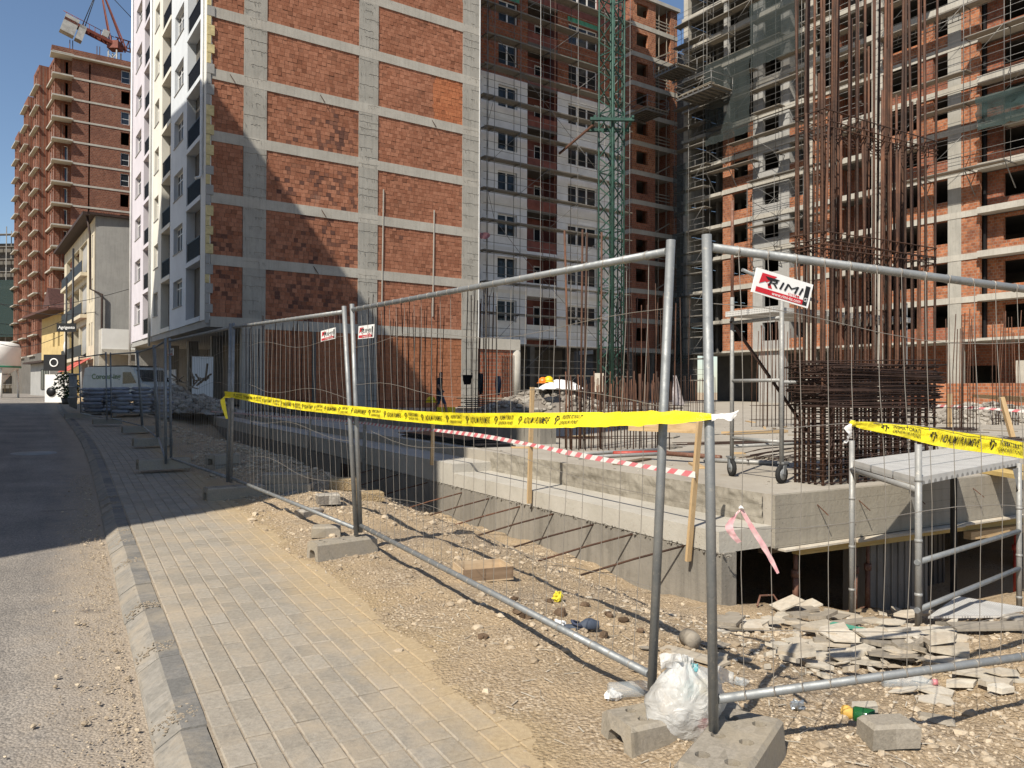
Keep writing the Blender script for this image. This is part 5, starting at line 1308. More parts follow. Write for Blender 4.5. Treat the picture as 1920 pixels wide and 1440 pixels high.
# ---- starter bars on the deck
def starters(label, c, yaw, nx, ny, dx, dy, h, hj, r=.011, lean=.02, zb=.5, jit=.02, extra=(), bent=0):
    t = thing('starter_bars', label, 'rebar', (c.x, c.y, zb)); R = random.Random(int(c.x*100)+nx)
    G = Fr((c.x, c.y), (math.cos(yaw), math.sin(yaw)), (-math.sin(yaw), math.cos(yaw)), zb)
    for i in range(nx):
        for j in range(ny):
            a = (i-(nx-1)/2)*dx+R.uniform(-jit, jit); b = (j-(ny-1)/2)*dy+R.uniform(-jit, jit); H_ = h+R.uniform(-hj, hj)
            tb('bar', 'rebar', t, [G.p(a, b, -.02), G.p(a+R.uniform(-lean, lean)*H_*.5, b, H_*.5), G.p(a+R.uniform(-lean, lean)*H_, b+R.uniform(-lean, lean)*H_, H_)], r, 5)
    for (a, b, la, lb, H_) in extra: tb('long_bar', 'rebar', t, [G.p(a, b, -.02), G.p(a+la, b+lb, H_)], r*1.7, 6)
    for z in (.2, .6): 
        w, d = (nx-1)*dx/2+.04, (ny-1)*dy/2+.04
        tb('tie_hoop', 'rebar_dark', t, [G.p(-w, -d, z), G.p(w, -d, z), G.p(w, d, z), G.p(-w, d, z), G.p(-w, -d, z)], .006, 5, cap=False)
yv = math.atan2(N2[1], N2[0])
starters('short dense starter bars rising from the sunlit deck just behind the ledge', pz(1150, 842, .5), yv-.35, 18, 2, .105, .5, 1.22, .12, extra=((-.75, 0, -.12, 0, 3.7), (-.55, .1, .02, 0, 3.75), (-.5, .1, .05, 0, 3.7), (-.22, 0, 0, 0, 3.7)))
starters('long starter bars in a double row behind the leaning post of the fence', pz(1215, 803, .5), yv-.2, 11, 2, .2, .7, 3.5, .35, .012)
starters('broad field of short starter bars before the rubble heap', pz(1165, 772, .5), yv-.3, 34, 3, .16, .8, 1.35, .2, .012, .03)
starters('dark upright starter bars beside the plank stack', pz(902, 790, .5), yv, 6, 2, .16, .5, 4.0, .5, .016)
starters('tall starter bars in front of the middle column of the end wall', pz(760, 783, .5), yv, 13, 2, .22, .5, 3.9, .5, .013)
starters('tall shaded starter bars against the lower left of the end wall', pz(520, 781, .5), yv-.3, 12, 2, .19, .6, 3.3, .4, .014)
starters('thin starter bars seen behind the wheeled scaffold', pz(1450, 800, .5), yv, 9, 2, .16, .4, 2.9, .3, .011)
starters('starter bars rising before the low orange brick parapet', pz(1803, 808, .5), yv, 6, 2, .14, .35, 2.9, .3, .012)
starters('starter bars at the far side of the deck beside the pale panel', pz(1885, 797, .5), yv, 5, 2, .16, .4, 3.1, .4, .012)
starters('short row of starter bars near the hanging clothes', pz(1310, 780, .5), yv, 16, 1, .12, .3, 1.5, .15, .012)
# ---- wheeled scaffold tower beside the cage
tw = thing('scaffold_tower', 'wheeled steel scaffold frame standing beside the rebar cage', 'scaffold tower', tuple(S.p(6.15, 6.7, .5)))
cor = [(6.54, 6.74), (5.77, 6.69), (6.58, 9.05), (5.86, 9.02)]
for i, (a, b) in enumerate(cor):
    tb('standard', 'galv_dusty', tw, [S.p(a, b, .70), S.p(a, b, 2.60)], .024, 10)
    G = S.sub(a, b, .4+i, .5); w = MB(); w.lathe(G.p(0, -.02, .10), [(.06, 0), (.095, .0), (.10, .008), (.10, .032), (.095, .04), (.06, .04)], 18, axis='b', F=G); wh = w.build('wheel', 'rubber', tw)
    w = MB(); w.lathe(G.p(0, -.022, .10), [(.001, -.004), (.02, -.006), (.058, .0), (.062, .046), (.02, .05), (.001, .05)], 14, axis='b', F=G); w.build('hub', 'galv', wh)
    w = MB(); w.bar(G.p(0, -.03, .10), G.p(.03, -.03, .23), .012, .05); w.bar(G.p(0, .03, .10), G.p(.03, .03, .23), .012, .05); w.bar(G.p(-.02, 0, .225), G.p(.08, 0, .225), .08, .02); w.build('fork', 'galv', wh)
for z in (.95, 1.62, 2.30):
    tb('cross_tube', 'galv_dusty', tw, [S.p(*cor[0], z), S.p(*cor[1], z)], .02, 8)
    if z < 2: tb('cross_tube', 'galv_dusty', tw, [S.p(*cor[2], z), S.p(*cor[3], z)], .02, 8)
for z, (p, q) in ((1.60, (1, 3)), (.85, (0, 2))): tb('side_tube', 'galv_dusty', tw, [S.p(*cor[p], z), S.p(*cor[q], z)], .02, 8)
tb('diagonal_brace', 'rebar_dark', tw, [S.p(6.54, 6.72, 2.32), S.p(6.5, 8.0, 1.0)], .02, 8)
for i in range(2):
    a0 = 5.82+i*.36; w = MB(); w.box(a0, a0+.33, 6.6, 9.1, 2.36, 2.42, S); w.build('platform_plank', 'perf_steel', tw)
tb('guard_tube', 'galv', tw, [px(1392, 506, 9.0), px(1532, 566, 9.6)], .022, 8)
tb('upright_bar', 'prop_rust', tw, [S.p(6.56, 6.76, 2.5), S.p(6.58, 6.78, 3.75)], .018, 8)
# ---- low trestle with perforated planks in front of the deck
tr_ = thing('trestle_platform', 'low galvanized trestle with white perforated steel planks below the deck edge', 'trestle', tuple(px(1722, 1156, 5.73)))
tp = {'n': px(1722, 1156, 5.73), 'l': px(1597, 1138, 7.2), 'r': px(1911, 1152, 7.35)}
topz = {'n': px(1722, 833, 5.73).z, 'l': px(1597, 826, 7.2).z, 'r': px(1911, 868, 7.35).z}
for k, p in tp.items():
    q = vec(p.x, p.y, topz[k]); tb('post', 'galv_dusty', tr_, [p-vec(0, 0, .08), q], .0245, 12)
    w = MB()
    for z in (.15, .55, 1.0): w.lathe(p+vec(0, 0, z), [(.0255, 0), (.029, .008), (.029, .018), (.0255, .026)], 10)
    w.build('rosette', 'galv_dusty', tr_)
pn, pl, pr = (vec(tp[k].x, tp[k].y, 0) for k in 'nlr'); zp = .86
p4 = pl+(pr-pn); tb('post', 'galv_dusty', tr_, [vec(p4.x, p4.y, .5), vec(p4.x, p4.y, zp+.1)], .0245, 10)
for i in range(3):
    u0, u1 = i/3+.012, (i+1)/3-.012; a, b = pn.lerp(pl, u0), pn.lerp(pl, u1); d = (pr-pn)*1.02; w = MB()
    L0 = d.length; wd_ = (b-a).length
    q = [a, a+d, b+d, b]; z1 = zp; z0_ = zp-.06
    w.face([vec(p.x, p.y, z1) for p in q], [(0, 0), (L0, 0), (L0, wd_), (0, wd_)])
    for k in range(4):
        k2 = (k+1) % 4; w.face([vec(q[k].x, q[k].y, z0_), vec(q[k2].x, q[k2].y, z0_), vec(q[k2].x, q[k2].y, z1), vec(q[k].x, q[k].y, z1)], [(0, 0), (.5, 0), (.5, .013), (0, .013)])
    w.build('steel_plank', 'perf_steel', tr_)
for (p, q) in ((pn, pl), (pr, p4)): tb('transom', 'galv_dusty', tr_, [vec(p.x, p.y, zp-.09), vec(q.x, q.y, zp-.09)], .024, 10)
for p, d in ((pn, pl-pn), (pl, pr-pn), (pr, pn-pr)):
    e = d.normalized(); w = MB(); w.face([vec(p.x, p.y, zp-.08)+e*.02, vec(p.x, p.y, zp-.08)+e*.2, vec(p.x, p.y, zp-.28)+e*.05, vec(p.x, p.y, zp-.30)+e*.02]); w.build('gusset', 'galv_dusty', tr_)
for z in (.235, -.12): tb('rail', 'galv', tr_, [vec(pn.x, pn.y, z)-(pr-pn).normalized()*.03, vec(pr.x, pr.y, z-.06)+(pr-pn).normalized()*.03], .022, 10)
for (x, yt, yb, Y) in ((1788, 880, 1120, 8.1),):
    o = br('perforated_post', 'black_metal', None, px(x, yb, Y), px(x, yt, Y), .06, .04); tag(o, 'dark perforated steel post standing behind the trestle', 'post')
def lying(name, label, cat, p0, p1, mat, r=.03, n=8, group=None):
    m = MB(); m.tube([p0, (Vector(p0)+Vector(p1))/2+vec(0, 0, .003), p1], r, n); tag(m.build(name, mat), label, cat, group)
# sheet of tread plate leaning by the trestle
w = MB(); q = [px(1740, 1168, 6.1), px(1905, 1166, 6.2), px(1930, 1150, 6.9), px(1795, 1128, 6.8)]
for z in (0, .02): pass
w.face([p+vec(0, 0, .05) for p in q], [(0, 0), (.9, 0), (.9, .5), (0, .5)]); w.face([p+vec(0, 0, .035) for p in q][::-1])
for i in range(4): j = (i+1) % 4; w.face([q[i]+vec(0, 0, .035), q[j]+vec(0, 0, .035), q[j]+vec(0, 0, .05), q[i]+vec(0, 0, .05)])
tag(w.build('tread_plate', 'perf_steel'), 'white studded steel plank lying on the ground under the trestle', 'steel plank')
# ---------------------------------------------------------------- the far side of the street
GZ = base(45)
HS = (-.585, .811); HI = (.811, .585)
FH = Fr((-33.7, 62), HS, HI); FHs = Fr((-33.7, 62), VB, UB)
hs = thing('terrace_house', 'cream and grey four storey house with black balcony rails and red awnings', 'building', (-33.7, 62, GZ))
HT = 15.5
m = MB(); m.box(0, 9, .02, 12, GZ-.3, HT, FHs); m.build('side_wall', 'conc_grey', hs)
m = MB(); wall_open(m, FH, 0, 22, GZ-.3, HT-.2, [(4.8, 20, GZ+3.5+3.6*k, GZ+6.3+3.6*k) for k in range(3)]+[(1.2, 1.9, GZ+4.3+3.6*k, GZ+6.2+3.6*k) for k in range(3)]+[(2.6, 3.3, GZ+4.3+3.6*k, GZ+6.2+3.6*k) for k in range(3)]+[(1, 21, GZ, GZ+2.9)], .3); m.build('front_wall', 'house_cream', hs)
for k in range(3):
    z = GZ+3.5+3.6*k
    m = MB(); wall_open(m, FH, 4.8, 20, z, z+2.8, [(6, 8, z+.1, z+2.3), (12, 14.5, z+.1, z+2.3)], .1, 1.9); m.build('recess_wall', 'house_cream', hs)
    bx('balcony_slab', 'house_cream', hs, 4.6, 20.2, -.5, 1.9, z-.3, z, F=FH)
    for s_ in (9.6, 15): bx('balcony_post', 'house_cream', hs, s_, s_+.4, .02, 1.9, z, z+2.8, F=FH)
    rl = bx('balcony_railing', 'black_metal', hs, 4.7, 20, -.42, -.38, z+.05, z+1.0, F=FH)
    for s_ in (1.2, 2.6): window(hs, FH, s_, s_+.7, z+.8, z+2.7, .2, 0, 'dark_brown')
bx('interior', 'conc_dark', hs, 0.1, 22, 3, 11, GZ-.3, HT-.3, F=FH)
m = MB(); m.bar(FH.p(-.3, -.7, HT), FH.p(22.3, -.7, HT), .5, .25); m.box(-.3, 22.3, -.6, 11, HT-.05, HT+.15, FH); m.build('roof', 'dark_brown', hs)
bx('terrace_parapet', 'render_white', hs, .3, 4.6, -2.2, -2., 4.6, 6.2, F=FHs); bx('terrace_slab', 'conc_band', hs, .3, 4.6, -2.3, 0, 4.2, 4.6, F=FHs)
bx('terrace_side', 'conc_band', hs, .3, .5, -2., 0, 4.6, 6.2, F=FHs); bx('terrace_wall', 'conc_pale', hs, .3, 8, -.3, .0, GZ, 4.2, F=FHs); bx('terrace_column', 'conc_wall', hs, 2.4, 3.6, -2.1, -1.5, GZ-.2, 4.2, F=FHs)
tb('downpipe', 'dark_brown', hs, [FH.p(.1, -.6, HT), FH.p(.2, -.35, HT-1.6), FH.p(.2, -.3, 9.5), FHs.p(.5, -.2, 9.1), FHs.p(.5, -.2, GZ)], .09, 8)
for (s0, s1) in ((.4, 4.0), (4.4, 9.5)):
    m = MB(); q = [FH.p(s0, -.1, GZ+3.3), FH.p(s1, -.1, GZ+3.3), FH.p(s1, -1.7, GZ+2.2), FH.p(s0, -1.7, GZ+2.2)]; m.face(q); m.face([p-vec(0, 0, .04) for p in q][::-1]); m.build('awning', 'awning', hs)
m = MB(); m.lathe(FH.p(13, -.9, GZ+4.6), [(.001, -.02), (.35, .03), (.62, .13), (.62, .15), (.35, .05), (.001, 0)], 18, axis='b', F=FH); tag(m.build('satellite_dish', 'dish'), 'white satellite dish fixed below the shop sign', 'satellite dish')
# yellow house with dark tiled roof
c = px(119, 700, 84); FY = Fr((c.x, c.y), (-.66, .75), (.75, .66))
ys = thing('yellow_house', 'small yellow house with a dark overhanging tiled roof', 'building', (c.x, c.y, GZ))
m = MB(); wall_open(m, FY, 0, 12, GZ-.3, 10.2, [(2, 3, 6.2, 7.8), (4.6, 5.6, 6.2, 7.8), (.2, 1.4, 8, 9.8), (1, 11, GZ, 3.6)], .3); m.build('front_wall', 'house_yellow', ys)
bx('body', 'house_yellow', ys, .0, 12, .35, 9, GZ-.3, 10.2, F=FY)
for s_ in (2, 4.6): window(ys, FY, s_, s_+1, 6.2, 7.8, .2, 0, 'dark_brown')
m = MB(); e0 = [FY.p(-1.6, -1.8, 10.1), FY.p(13.5, -1.8, 10.1), FY.p(13.5, 10.5, 10.1), FY.p(-1.6, 10.5, 10.1)]; r0, r1 = FY.p(3, 4.3, 13.2), FY.p(9.5, 4.3, 13.2)
for f in ((e0[0], e0[1], r1, r0), (e0[1], e0[2], r1), (e0[2], e0[3], r0, r1), (e0[3], e0[0], r0)): m.face(f)
m.face([p-vec(0, 0, .25) for p in e0][::-1])
for i in range(4): j = (i+1) % 4; m.face([e0[i]-vec(0, 0, .25), e0[j]-vec(0, 0, .25), e0[j], e0[i]])
m.build('roof', 'rooftile', ys)
m = MB(); g = [FY.p(-1.3, -1.6, 10.3), FY.p(2.6, -1.6, 10.3), FY.p(.6, -1.5, 12.4)]; m.face(g); g2 = FY.p(2, 3, 12.4); m.face([g[1], g2, g[2]]); m.face([g[0], g[2], g2]); m.build('dormer', 'rooftile', ys)
bx('shop_front', 'conc_grey', ys, .5, 11.5, -1.2, -.1, GZ-.2, 4.3, F=FY); bx('shop_canopy', 'dark_brown', ys, .3, 11.7, -2.0, -.1, 4.3, 4.5, F=FY)
window(ys, FY, 1., 5, GZ+.6, 3.6, -1.28, 2, 'black_metal', 'glass')
# far red apartment tower
FA = Fr((-62.6, 105), VB, UB); FAs = Fr((-62.6, 105), (-.635, .772), (.772, .635))
rt = thing('red_brick_tower', 'tall unfinished red brick tower with pale floor lines and corner balconies', 'building', (-62.6, 105, GZ))
AT = 47.4; AS = 2.95; NA = 14; Z0 = AT-AS*NA
m = MB(); m.box(.05, 16, .05, 20, GZ-.5, AT, FA, skip='ab'); m.build('core', 'brick_far', rt)
m = MB(); ops = [(8.0, 9.1, Z0+AS*k+.7, Z0+AS*k+2.5) for k in range(2, NA)]+[(3.95, 4.15, Z0, AT-.6)]
wall_open(m, FA, 1.9, 16, GZ-.5, AT, ops, .4); m.build('side_wall', 'brick_far', rt)
m = MB(); wall_open(m, FA, 0.1, 1.9, GZ-.5, AT, [(.6, 1.5, Z0+AS*k+.3, Z0+AS*k+2.5) for k in range(1, NA)], .3, 1.2); q = [FA.p(1.9, 0, GZ), FA.p(1.9, 1.2, GZ), FA.p(1.9, 1.2, AT), FA.p(1.9, 0, AT)]; m.face(q); m.build('recess_wall', 'brick_far', rt)
R = random.Random(5)
for k in range(NA+1):
    z = Z0+AS*k
    bx('floor_line', 'conc_band', rt, 1.9, 16, -.06, .1, z-.14, z+.12, F=FA)
    bx('corner_balcony', 'conc_band', rt, -.5, 2.0, -.7, 1.25, z-.10, z+.1, F=FA)
    if 1 < k < NA:
        if R.random() < .7: window(rt, FA, 8.0, 9.1, z+.7, z+2.5, .1, 0, transom=.8)
        if k < 10: window(rt, FA, .6, 1.5, z+.3, z+2.5, 1.3, 0)
SB = [(1.2, 6, 0.), (6, 11, -1.2), (11, 16.5, 0.), (16.5, 21, -1.2), (21, 26.5, 0.), (26.5, 31, -1.2), (31, 35, 0.)]
for i, (s0, s1, b) in enumerate(SB):
    hgt = AT-(0 if i < 3 else 1.4*(i-2))
    m = MB(); ops = []
    for k in range(NA): z = Z0+AS*k; ops += [(s0+.5, s0+1.6, z+.5, z+2.4), (s0+2.4, s0+3.6, z+.9, z+2.4)]
    wall_open(m, FAs, s0, s1, GZ-.5, hgt, [o for o in ops if o[3] < hgt-.3], .25, b); q = [FAs.p(s0, b, GZ), FAs.p(s0, 1.3, GZ), FAs.p(s0, 1.3, hgt), FAs.p(s0, b, hgt)]; m.face(q[::-1]); m.face([FAs.p(s1, b, GZ), FAs.p(s1, 1.3, GZ), FAs.p(s1, 1.3, hgt), FAs.p(s1, b, hgt)])
    m.face([FAs.p(s0, b, hgt), FAs.p(s1, b, hgt), FAs.p(s1, 8, hgt), FAs.p(s0, 8, hgt)]); m.build('bay_wall', 'brick_far', rt)
    for k in range(NA):
        z = Z0+AS*k
        if z > hgt-.5: continue
        bx('floor_line', 'conc_band', rt, s0, s1, b-.08 if b else -.3, b+.3, z-.12, z+.1, F=FAs)
        if b < 0: bx('balcony_edge', 'conc_band', rt, s0-.35, s1+.2, b-.5, b, z-.1, z+.08, F=FAs); (window(rt, FAs, s0+.5, s0+1.6, z+.5, z+2.4, b+.15, 1), window(rt, FAs, s0+2.4, s0+3.6, z+.9, z+2.4, b+.15, 1)) if z+2.4 < hgt-.3 else 0
        elif k > 1: window(rt, FAs, s0+.5, s0+1.6, z+.5, z+2.4, .15, 1); window(rt, FAs, s0+2.4, s0+3.6, z+.9, z+2.4, .15, 1)
bx('parapet', 'brick_far', rt, -.6, 16, -.6, 1.5, AT, AT+.8, F=FA); bx('parapet_edge', 'conc_band', rt, -.7, 16, -.7, 1.5, AT-.22, AT-.01, F=FA)
for t_, b in ((1.8, 3), (5.2, 3)):
    for dx in (0, .35): br('roof_starter', 'rebar', rt, FA.p(t_+dx, b, AT), FA.p(t_+dx, b, AT+3.4), .08, .08)
bx('ground_floor', 'conc_dark', rt, 0, 30, -1.4, -1.2, GZ-.5, Z0+.2, F=FAs)
# tower crane above it
CB = px(215, 112, 112)
cr = thing('tower_crane', 'red and white tower crane turning above the red brick tower', 'crane', (CB.x, CB.y, 40))
for dx, dy in ((-.6, -.6), (.6, -.6), (-.6, .6), (.6, .6)): br('mast_leg', 'crane_grey', cr, (CB.x+dx, CB.y+dy, 40), (CB.x+dx, CB.y+dy, CB.z+1.2), .16, .16)
for k in range(8):
    z = CB.z-9+k*1.2
    for s_ in (-1, 1): br('mast_brace', 'crane_grey', cr, (CB.x-.6*s_, CB.y-.6, z), (CB.x+.6*s_, CB.y-.6, z+1.2), .1, .1)
tip = px(120, 36, 108); sl = px(216, 86, 112); jib = px(330, 122, 120)
nd = (sl-tip).normalized(); sd_ = nd.cross(vec(0, 0, 1)).normalized()
for o in (-.55, .55): br('counter_jib_beam', 'crane_red', cr, tip+sd_*o, sl+sd_*o, .2, .42)
for k in range(9): p = tip.lerp(sl, (k+.5)/9); br('counter_jib_cross', 'crane_red', cr, p-sd_*.55, p+sd_*.55, .15, .2); tb('counter_jib_post', 'crane_red', cr, [p-sd_*.7+vec(0, 0, .3), p-sd_*.7+vec(0, 0, 1.5)], .05, 4)
tb('counter_jib_rail', 'crane_red', cr, [tip-sd_*.7+vec(0, 0, 1.5), sl-sd_*.7+vec(0, 0, 1.5)], .05, 4)
br('counterweight', 'crane_grey', cr, tip+nd*-.2+vec(0, 0, -.6), tip+nd*1.6+vec(0, 0, -.6), 1.3, 2.5); br('counterweight', 'crane_grey', cr, tip+nd*1.7+vec(0, 0, -.9), tip+nd*2.6+vec(0, 0, -.9), 1.3, 2.2)
br('winch_box', 'crane_grey', cr, tip.lerp(sl, .74)+vec(0, 0, .9), tip.lerp(sl, .86)+vec(0, 0, .9), 1., 1.)
bx('slewing_unit', 'crane_red', cr, sl.x-.8, sl.x+.8, sl.y-.8, sl.y+.8, sl.z-.6, sl.z+.5)
apex = px(187, -30, 111)
for o in (-.5, .5): br('tower_top', 'crane_red', cr, sl+sd_*o+nd*1.5, apex, .17, .17); br('tower_top', 'crane_red', cr, sl+sd_*o-nd*.6, apex, .14, .14)
for u in (.35, .4): tb('pendant', 'black_metal', cr, [apex, tip.lerp(sl, u)+vec(0, 0, .5)], .06, 4)
tb('pendant', 'black_metal', cr, [apex, jib], .06, 4)
for o, z in ((-.6, 0), (.6, 0), (0, 1.3)): br('jib_chord', 'crane_red', cr, sl+sd_*o+vec(0, 0, z), jib+sd_*o+vec(0, 0, z), .13, .13)
for k in range(12):
    p, q = sl.lerp(jib, k/12), sl.lerp(jib, (k+.5)/12); br('jib_web', 'crane_red', cr, p-sd_*.6, q+vec(0, 0, 1.3), .1, .1); br('jib_web', 'crane_red', cr, q+vec(0, 0, 1.3), sl.lerp(jib, (k+1)/12)-sd_*.6, .1, .1)
# netted scaffold block at the far left
c = px(30, 720, 128); FG = Fr((c.x, c.y), (-1, .1), (.1, 1))
gb = thing('netted_block', 'distant grey block wrapped in scaffold tubes and green netting', 'building', (c.x, c.y, GZ))
bx('body', 'conc_dark', gb, .5, 22, 2, 14, GZ-.5, 26, F=FG)
for i in range(9): tb('standard', 'scaf', gb, [FG.p(i*2.2, .3, GZ), FG.p(i*2.2, .3, 28.5)], .09, 4); tb('standard', 'scaf', gb, [FG.p(i*2.2, 1.4, GZ), FG.p(i*2.2, 1.4, 28)], .08, 4)
for k in range(13): tb('ledger', 'scaf', gb, [FG.p(-.3, .3, 2+k*2.1), FG.p(18, .3, 2+k*2.1)], .08, 4); bx('plank_deck', 'plank', gb, 0, 18, .3, 1.4, 2+k*2.1, 2.12+k*2.1, F=FG)
bx('green_net', 'netting_green', gb, -.2, 17.8, .05, .1, 10, 19.5, F=FG)
# white silo on legs
c = px(-6, 735, 66)
sl_ = thing('cement_silo', 'white round silo on legs with a green ring at the end of the street', 'silo', (c.x, c.y, GZ))
m = MB(); m.lathe((c.x, c.y, 0), [(.3, 2.3), (1.75, 3.3), (1.75, 4.9), (1.6, 5.25), (1.0, 5.45), (.001, 5.5)], 28); m.build('drum', 'silo_white', sl_)
m = MB(); m.lathe((c.x, c.y, 0), [(1.77, 3.22), (1.78, 3.22), (1.78, 3.36), (1.77, 3.36)], 28); m.build('ring', 'silo_green', sl_)
for q in range(4): t_ = rad(45+90*q); tb('leg', 'silo_white', sl_, [(c.x+1.5*math.cos(t_), c.y+1.5*math.sin(t_), 3.4), (c.x+1.6*math.cos(t_), c.y+1.6*math.sin(t_), GZ-.2)], .09, 6)
def sfn(x, y): t_ = rad(-90)+(x)/1.79; return vec(c.x+1.79*math.cos(t_), c.y+1.79*math.sin(t_), y)
m = MB(); text_fit(m, 'NOVA', sfn, -.35, 1.15, 4.45, 4.8, .02); m.build('lettering', 'cloth_blue', sl_)
m = MB(); m.lathe((c.x, c.y, 0), [(1.0, 2.6), (.25, 1.6)], 16); m.build('cone', 'silo_white', sl_)
# shop sign and poles
FS = Fr((0, 0), (1, 0), (0, 1))
p = px(124, 614, 52); w2 = 36/1442*52/2; h2 = 16/1442*52/2
sg = thing('shop_sign', 'black hanging shop sign with white lettering on a black pole', 'sign', (p.x, p.y, GZ))
bx('panel', 'sign_black', sg, p.x-w2, p.x+w2, p.y, p.y+.08, p.z-h2, p.z+h2)
m = MB(); text_fit(m, 'Agrigento', lambda x, y: vec(x, p.y-.01, y), p.x-w2*.82, p.x+w2*.9, p.z-h2*.55, p.z+h2*.4, .015); m.build('lettering', 'sign_white', sg)
tb('pole', 'black_metal', sg, [(p.x-w2*.1, p.y+.12, GZ-.2), (p.x-w2*.1, p.y+.12, px(119, 520, 52).z)], .06, 8)
p = px(136, 640, 54); o = tb('street_pole', 'black_metal', None, [(p.x, p.y, GZ-.2), (p.x, p.y, px(136, 466, 54).z)], .07, 8); tag(o, 'slim black pole with a cowl in front of the balconies', 'pole')
for i, (x0, y0, x1, y1, Y0, Y1) in enumerate(((-60, 560, 246, 541, 60, 56), (-60, 545, 180, 585, 60, 62), (-60, 596, 130, 578, 60, 66), (-60, 615, 120, 600, 62, 66), (-40, 630, 118, 628, 60, 60))):
    A_, B_ = px(x0, y0, Y0), px(x1, y1, Y1); pts = [A_.lerp(B_, k/8)-vec(0, 0, .9*math.sin(math.pi*k/8)) for k in range(9)]
    m = MB(); m.tube(pts, .022, 4); tag(m.build('overhead_cable', 'black'), ['black overhead cable reaching the lilac wall', 'black overhead cable dipping below the tiled roof', 'black overhead cable crossing the red brick tower', 'black overhead cable at the yellow wall', 'lowest black overhead cable ending at the shop sign'][i], 'cable')
# kiosk sign, cabinet, plants, pallets of goods at the kerb
p = px(101, 722, 47)
cb = thing('wall_cabinet', 'white metal cabinet with a dark fan standing at the kerb', 'cabinet', (p.x, p.y, GZ)); bx('body', 'silo_white', cb, p.x-.55, p.x+.9, p.y, p.y+.7, GZ-.1, px(101, 702, 47).z)
m = MB(); m.lathe((p.x-.15, p.y-.02, GZ+.55), [(.001, 0), (.28, 0), (.28, -.04), (.001, -.04)], 14, axis='b'); m.build('fan', 'black_metal', cb)
p = px(101, 680, 52); o = bx('menu_board', 'black', None, p.x-.7, p.x+.75, p.y, p.y+.1, p.z-.55, p.z+.55); tag(o, 'dark square board with a pale round emblem at the shop', 'sign')
m = MB(); m.lathe((p.x+.02, p.y-.03, p.z), [(.22, 0), (.30, 0), (.30, -.01), (.22, -.01), (.22, 0)], 16, axis='b', cap=False); e = m.build('emblem', 'sign_white', o)
def leafy(label, p, h, r, n):
    t = thing('potted_plant', label, 'plant', tuple(p)); R = random.Random(int(p.x*10)); m = MB()
    for i in range(n):
        u = R.random(); th = R.uniform(0, 6.28); rr = r*math.sqrt(R.random())*(.5+.8*math.sin(3.1*u)); c = p+vec(rr*math.cos(th), rr*math.sin(th), .35+u*h); d = vec(R.uniform(-1, 1), R.uniform(-1, 1), R.uniform(-.4, .9)).normalized(); e_ = d.cross(vec(R.random(), R.random(), .3)).normalized(); s_ = R.uniform(.07, .16)
        m.face([c-d*s_, c+e_*s_*.4, c+d*s_, c-e_*s_*.4])
    m.build('foliage', 'leaf', t); m = MB()
    for i in range(5): m.tube([p+vec(0, 0, .3), p+vec(R.uniform(-r, r)*.6, R.uniform(-r, r)*.6, .3+h*R.uniform(.5, .9))], .02, 4)
    m.build('stems', 'wood_dark', t); m = MB(); m.lathe(p, [(.16, 0), (.24, .38), (.2, .36)], 12); m.build('pot', 'conc_dark', t)
p = px(123, 738, 44); p.z = GZ-.15; leafy('tall leafy potted shrub beside the white cabinet', p, 1.5, .55, 420)
p = px(136, 742, 40); p.z = GZ-.15; leafy('small potted shrub next to the grey steel frames', p, .8, .35, 160)
fr_ = thing('steel_frame_stack', 'pale steel frames standing on edge at the end of the fence', 'frames', tuple(px(137, 762, 31)))
for i in range(6):
    b0, t0 = px(131+i*2.4, 762+i, 32-i*.3), px(131+i*2.4, 702, 32-i*.3); tb('upright', 'galv_dusty', fr_, [b0, t0], .03, 6)
tb('top_tube', 'galv_dusty', fr_, [px(128, 702, 32), px(148, 702, 30)], .04, 6)
for i, y in enumerate((745, 725)): tb('top_tube', 'galv_dusty', fr_, [px(128, y, 32), px(148, y, 30)], .03, 6)
# white van
vp = px(216, 744, 38); vz = .55
hdv = vec(.9, -.436, 0); nv_ = vec(-.436, -.9, 0)
van = thing('white_van', 'white delivery van with green lettering parked behind the sack pallets', 'van', (vp.x, vp.y, vz))
FV = Fr((vp.x, vp.y), (hdv.x, hdv.y), (-nv_.x, -nv_.y), vz)
prof = [(-2.4, .35), (-2.45, 1.2), (-2.3, 1.95), (-2.1, 2.02), (.9, 2.02), (1.25, 1.92), (1.75, 1.25), (2.45, 1.05), (2.5, .45), (2.45, .35)]
m = MB(); Lf = [FV.p(a, 0, z) for a, z in prof]; Rt = [FV.p(a, 1.85, z) for a, z in prof]
m.face(Lf if FV.flip else Lf[::-1]); m.face(Rt)
for i in range(len(prof)): j = (i+1) % len(prof); m.face([Lf[i], Lf[j], Rt[j], Rt[i]])
m.build('body', 'van_white', van)
m = MB(); m.face([FV.p(a, -.012, z) for a, z in ((.55, 1.18), (.55, 1.75), (1.12, 1.75), (1.52, 1.22))]); m.build('side_window', 'glass', van)
m = MB(); m.face([FV.p(1.3, .15, 1.87), FV.p(1.3, 1.7, 1.87), FV.p(1.76, 1.7, 1.29), FV.p(1.76, .15, 1.29)]); m.build('windscreen', 'glass', van)
for a in (-1.6, 1.65):
    w = MB(); w.lathe(FV.p(a, -.02, .34), [(.2, 0), (.34, 0), (.34, .22), (.2, .22)], 18, axis='b', F=FV); wh = w.build('wheel', 'rubber', van); w = MB(); w.lathe(FV.p(a, -.03, .34), [(.001, 0), (.2, 0), (.2, .05), (.001, .05)], 14, axis='b', F=FV); w.build('rim', 'galv_dusty', wh)
m = MB(); text_fit(m, 'Corona-ing', lambda x, y: FV.p(x, -.015, y), -1.75, .4, 1.32, 1.68, .02); m.build('lettering', 'van_green', van)
bx('roof_rack', 'black_metal', van, -2.1, 1.0, .1, 1.7, 2.04, 2.08, F=FV)
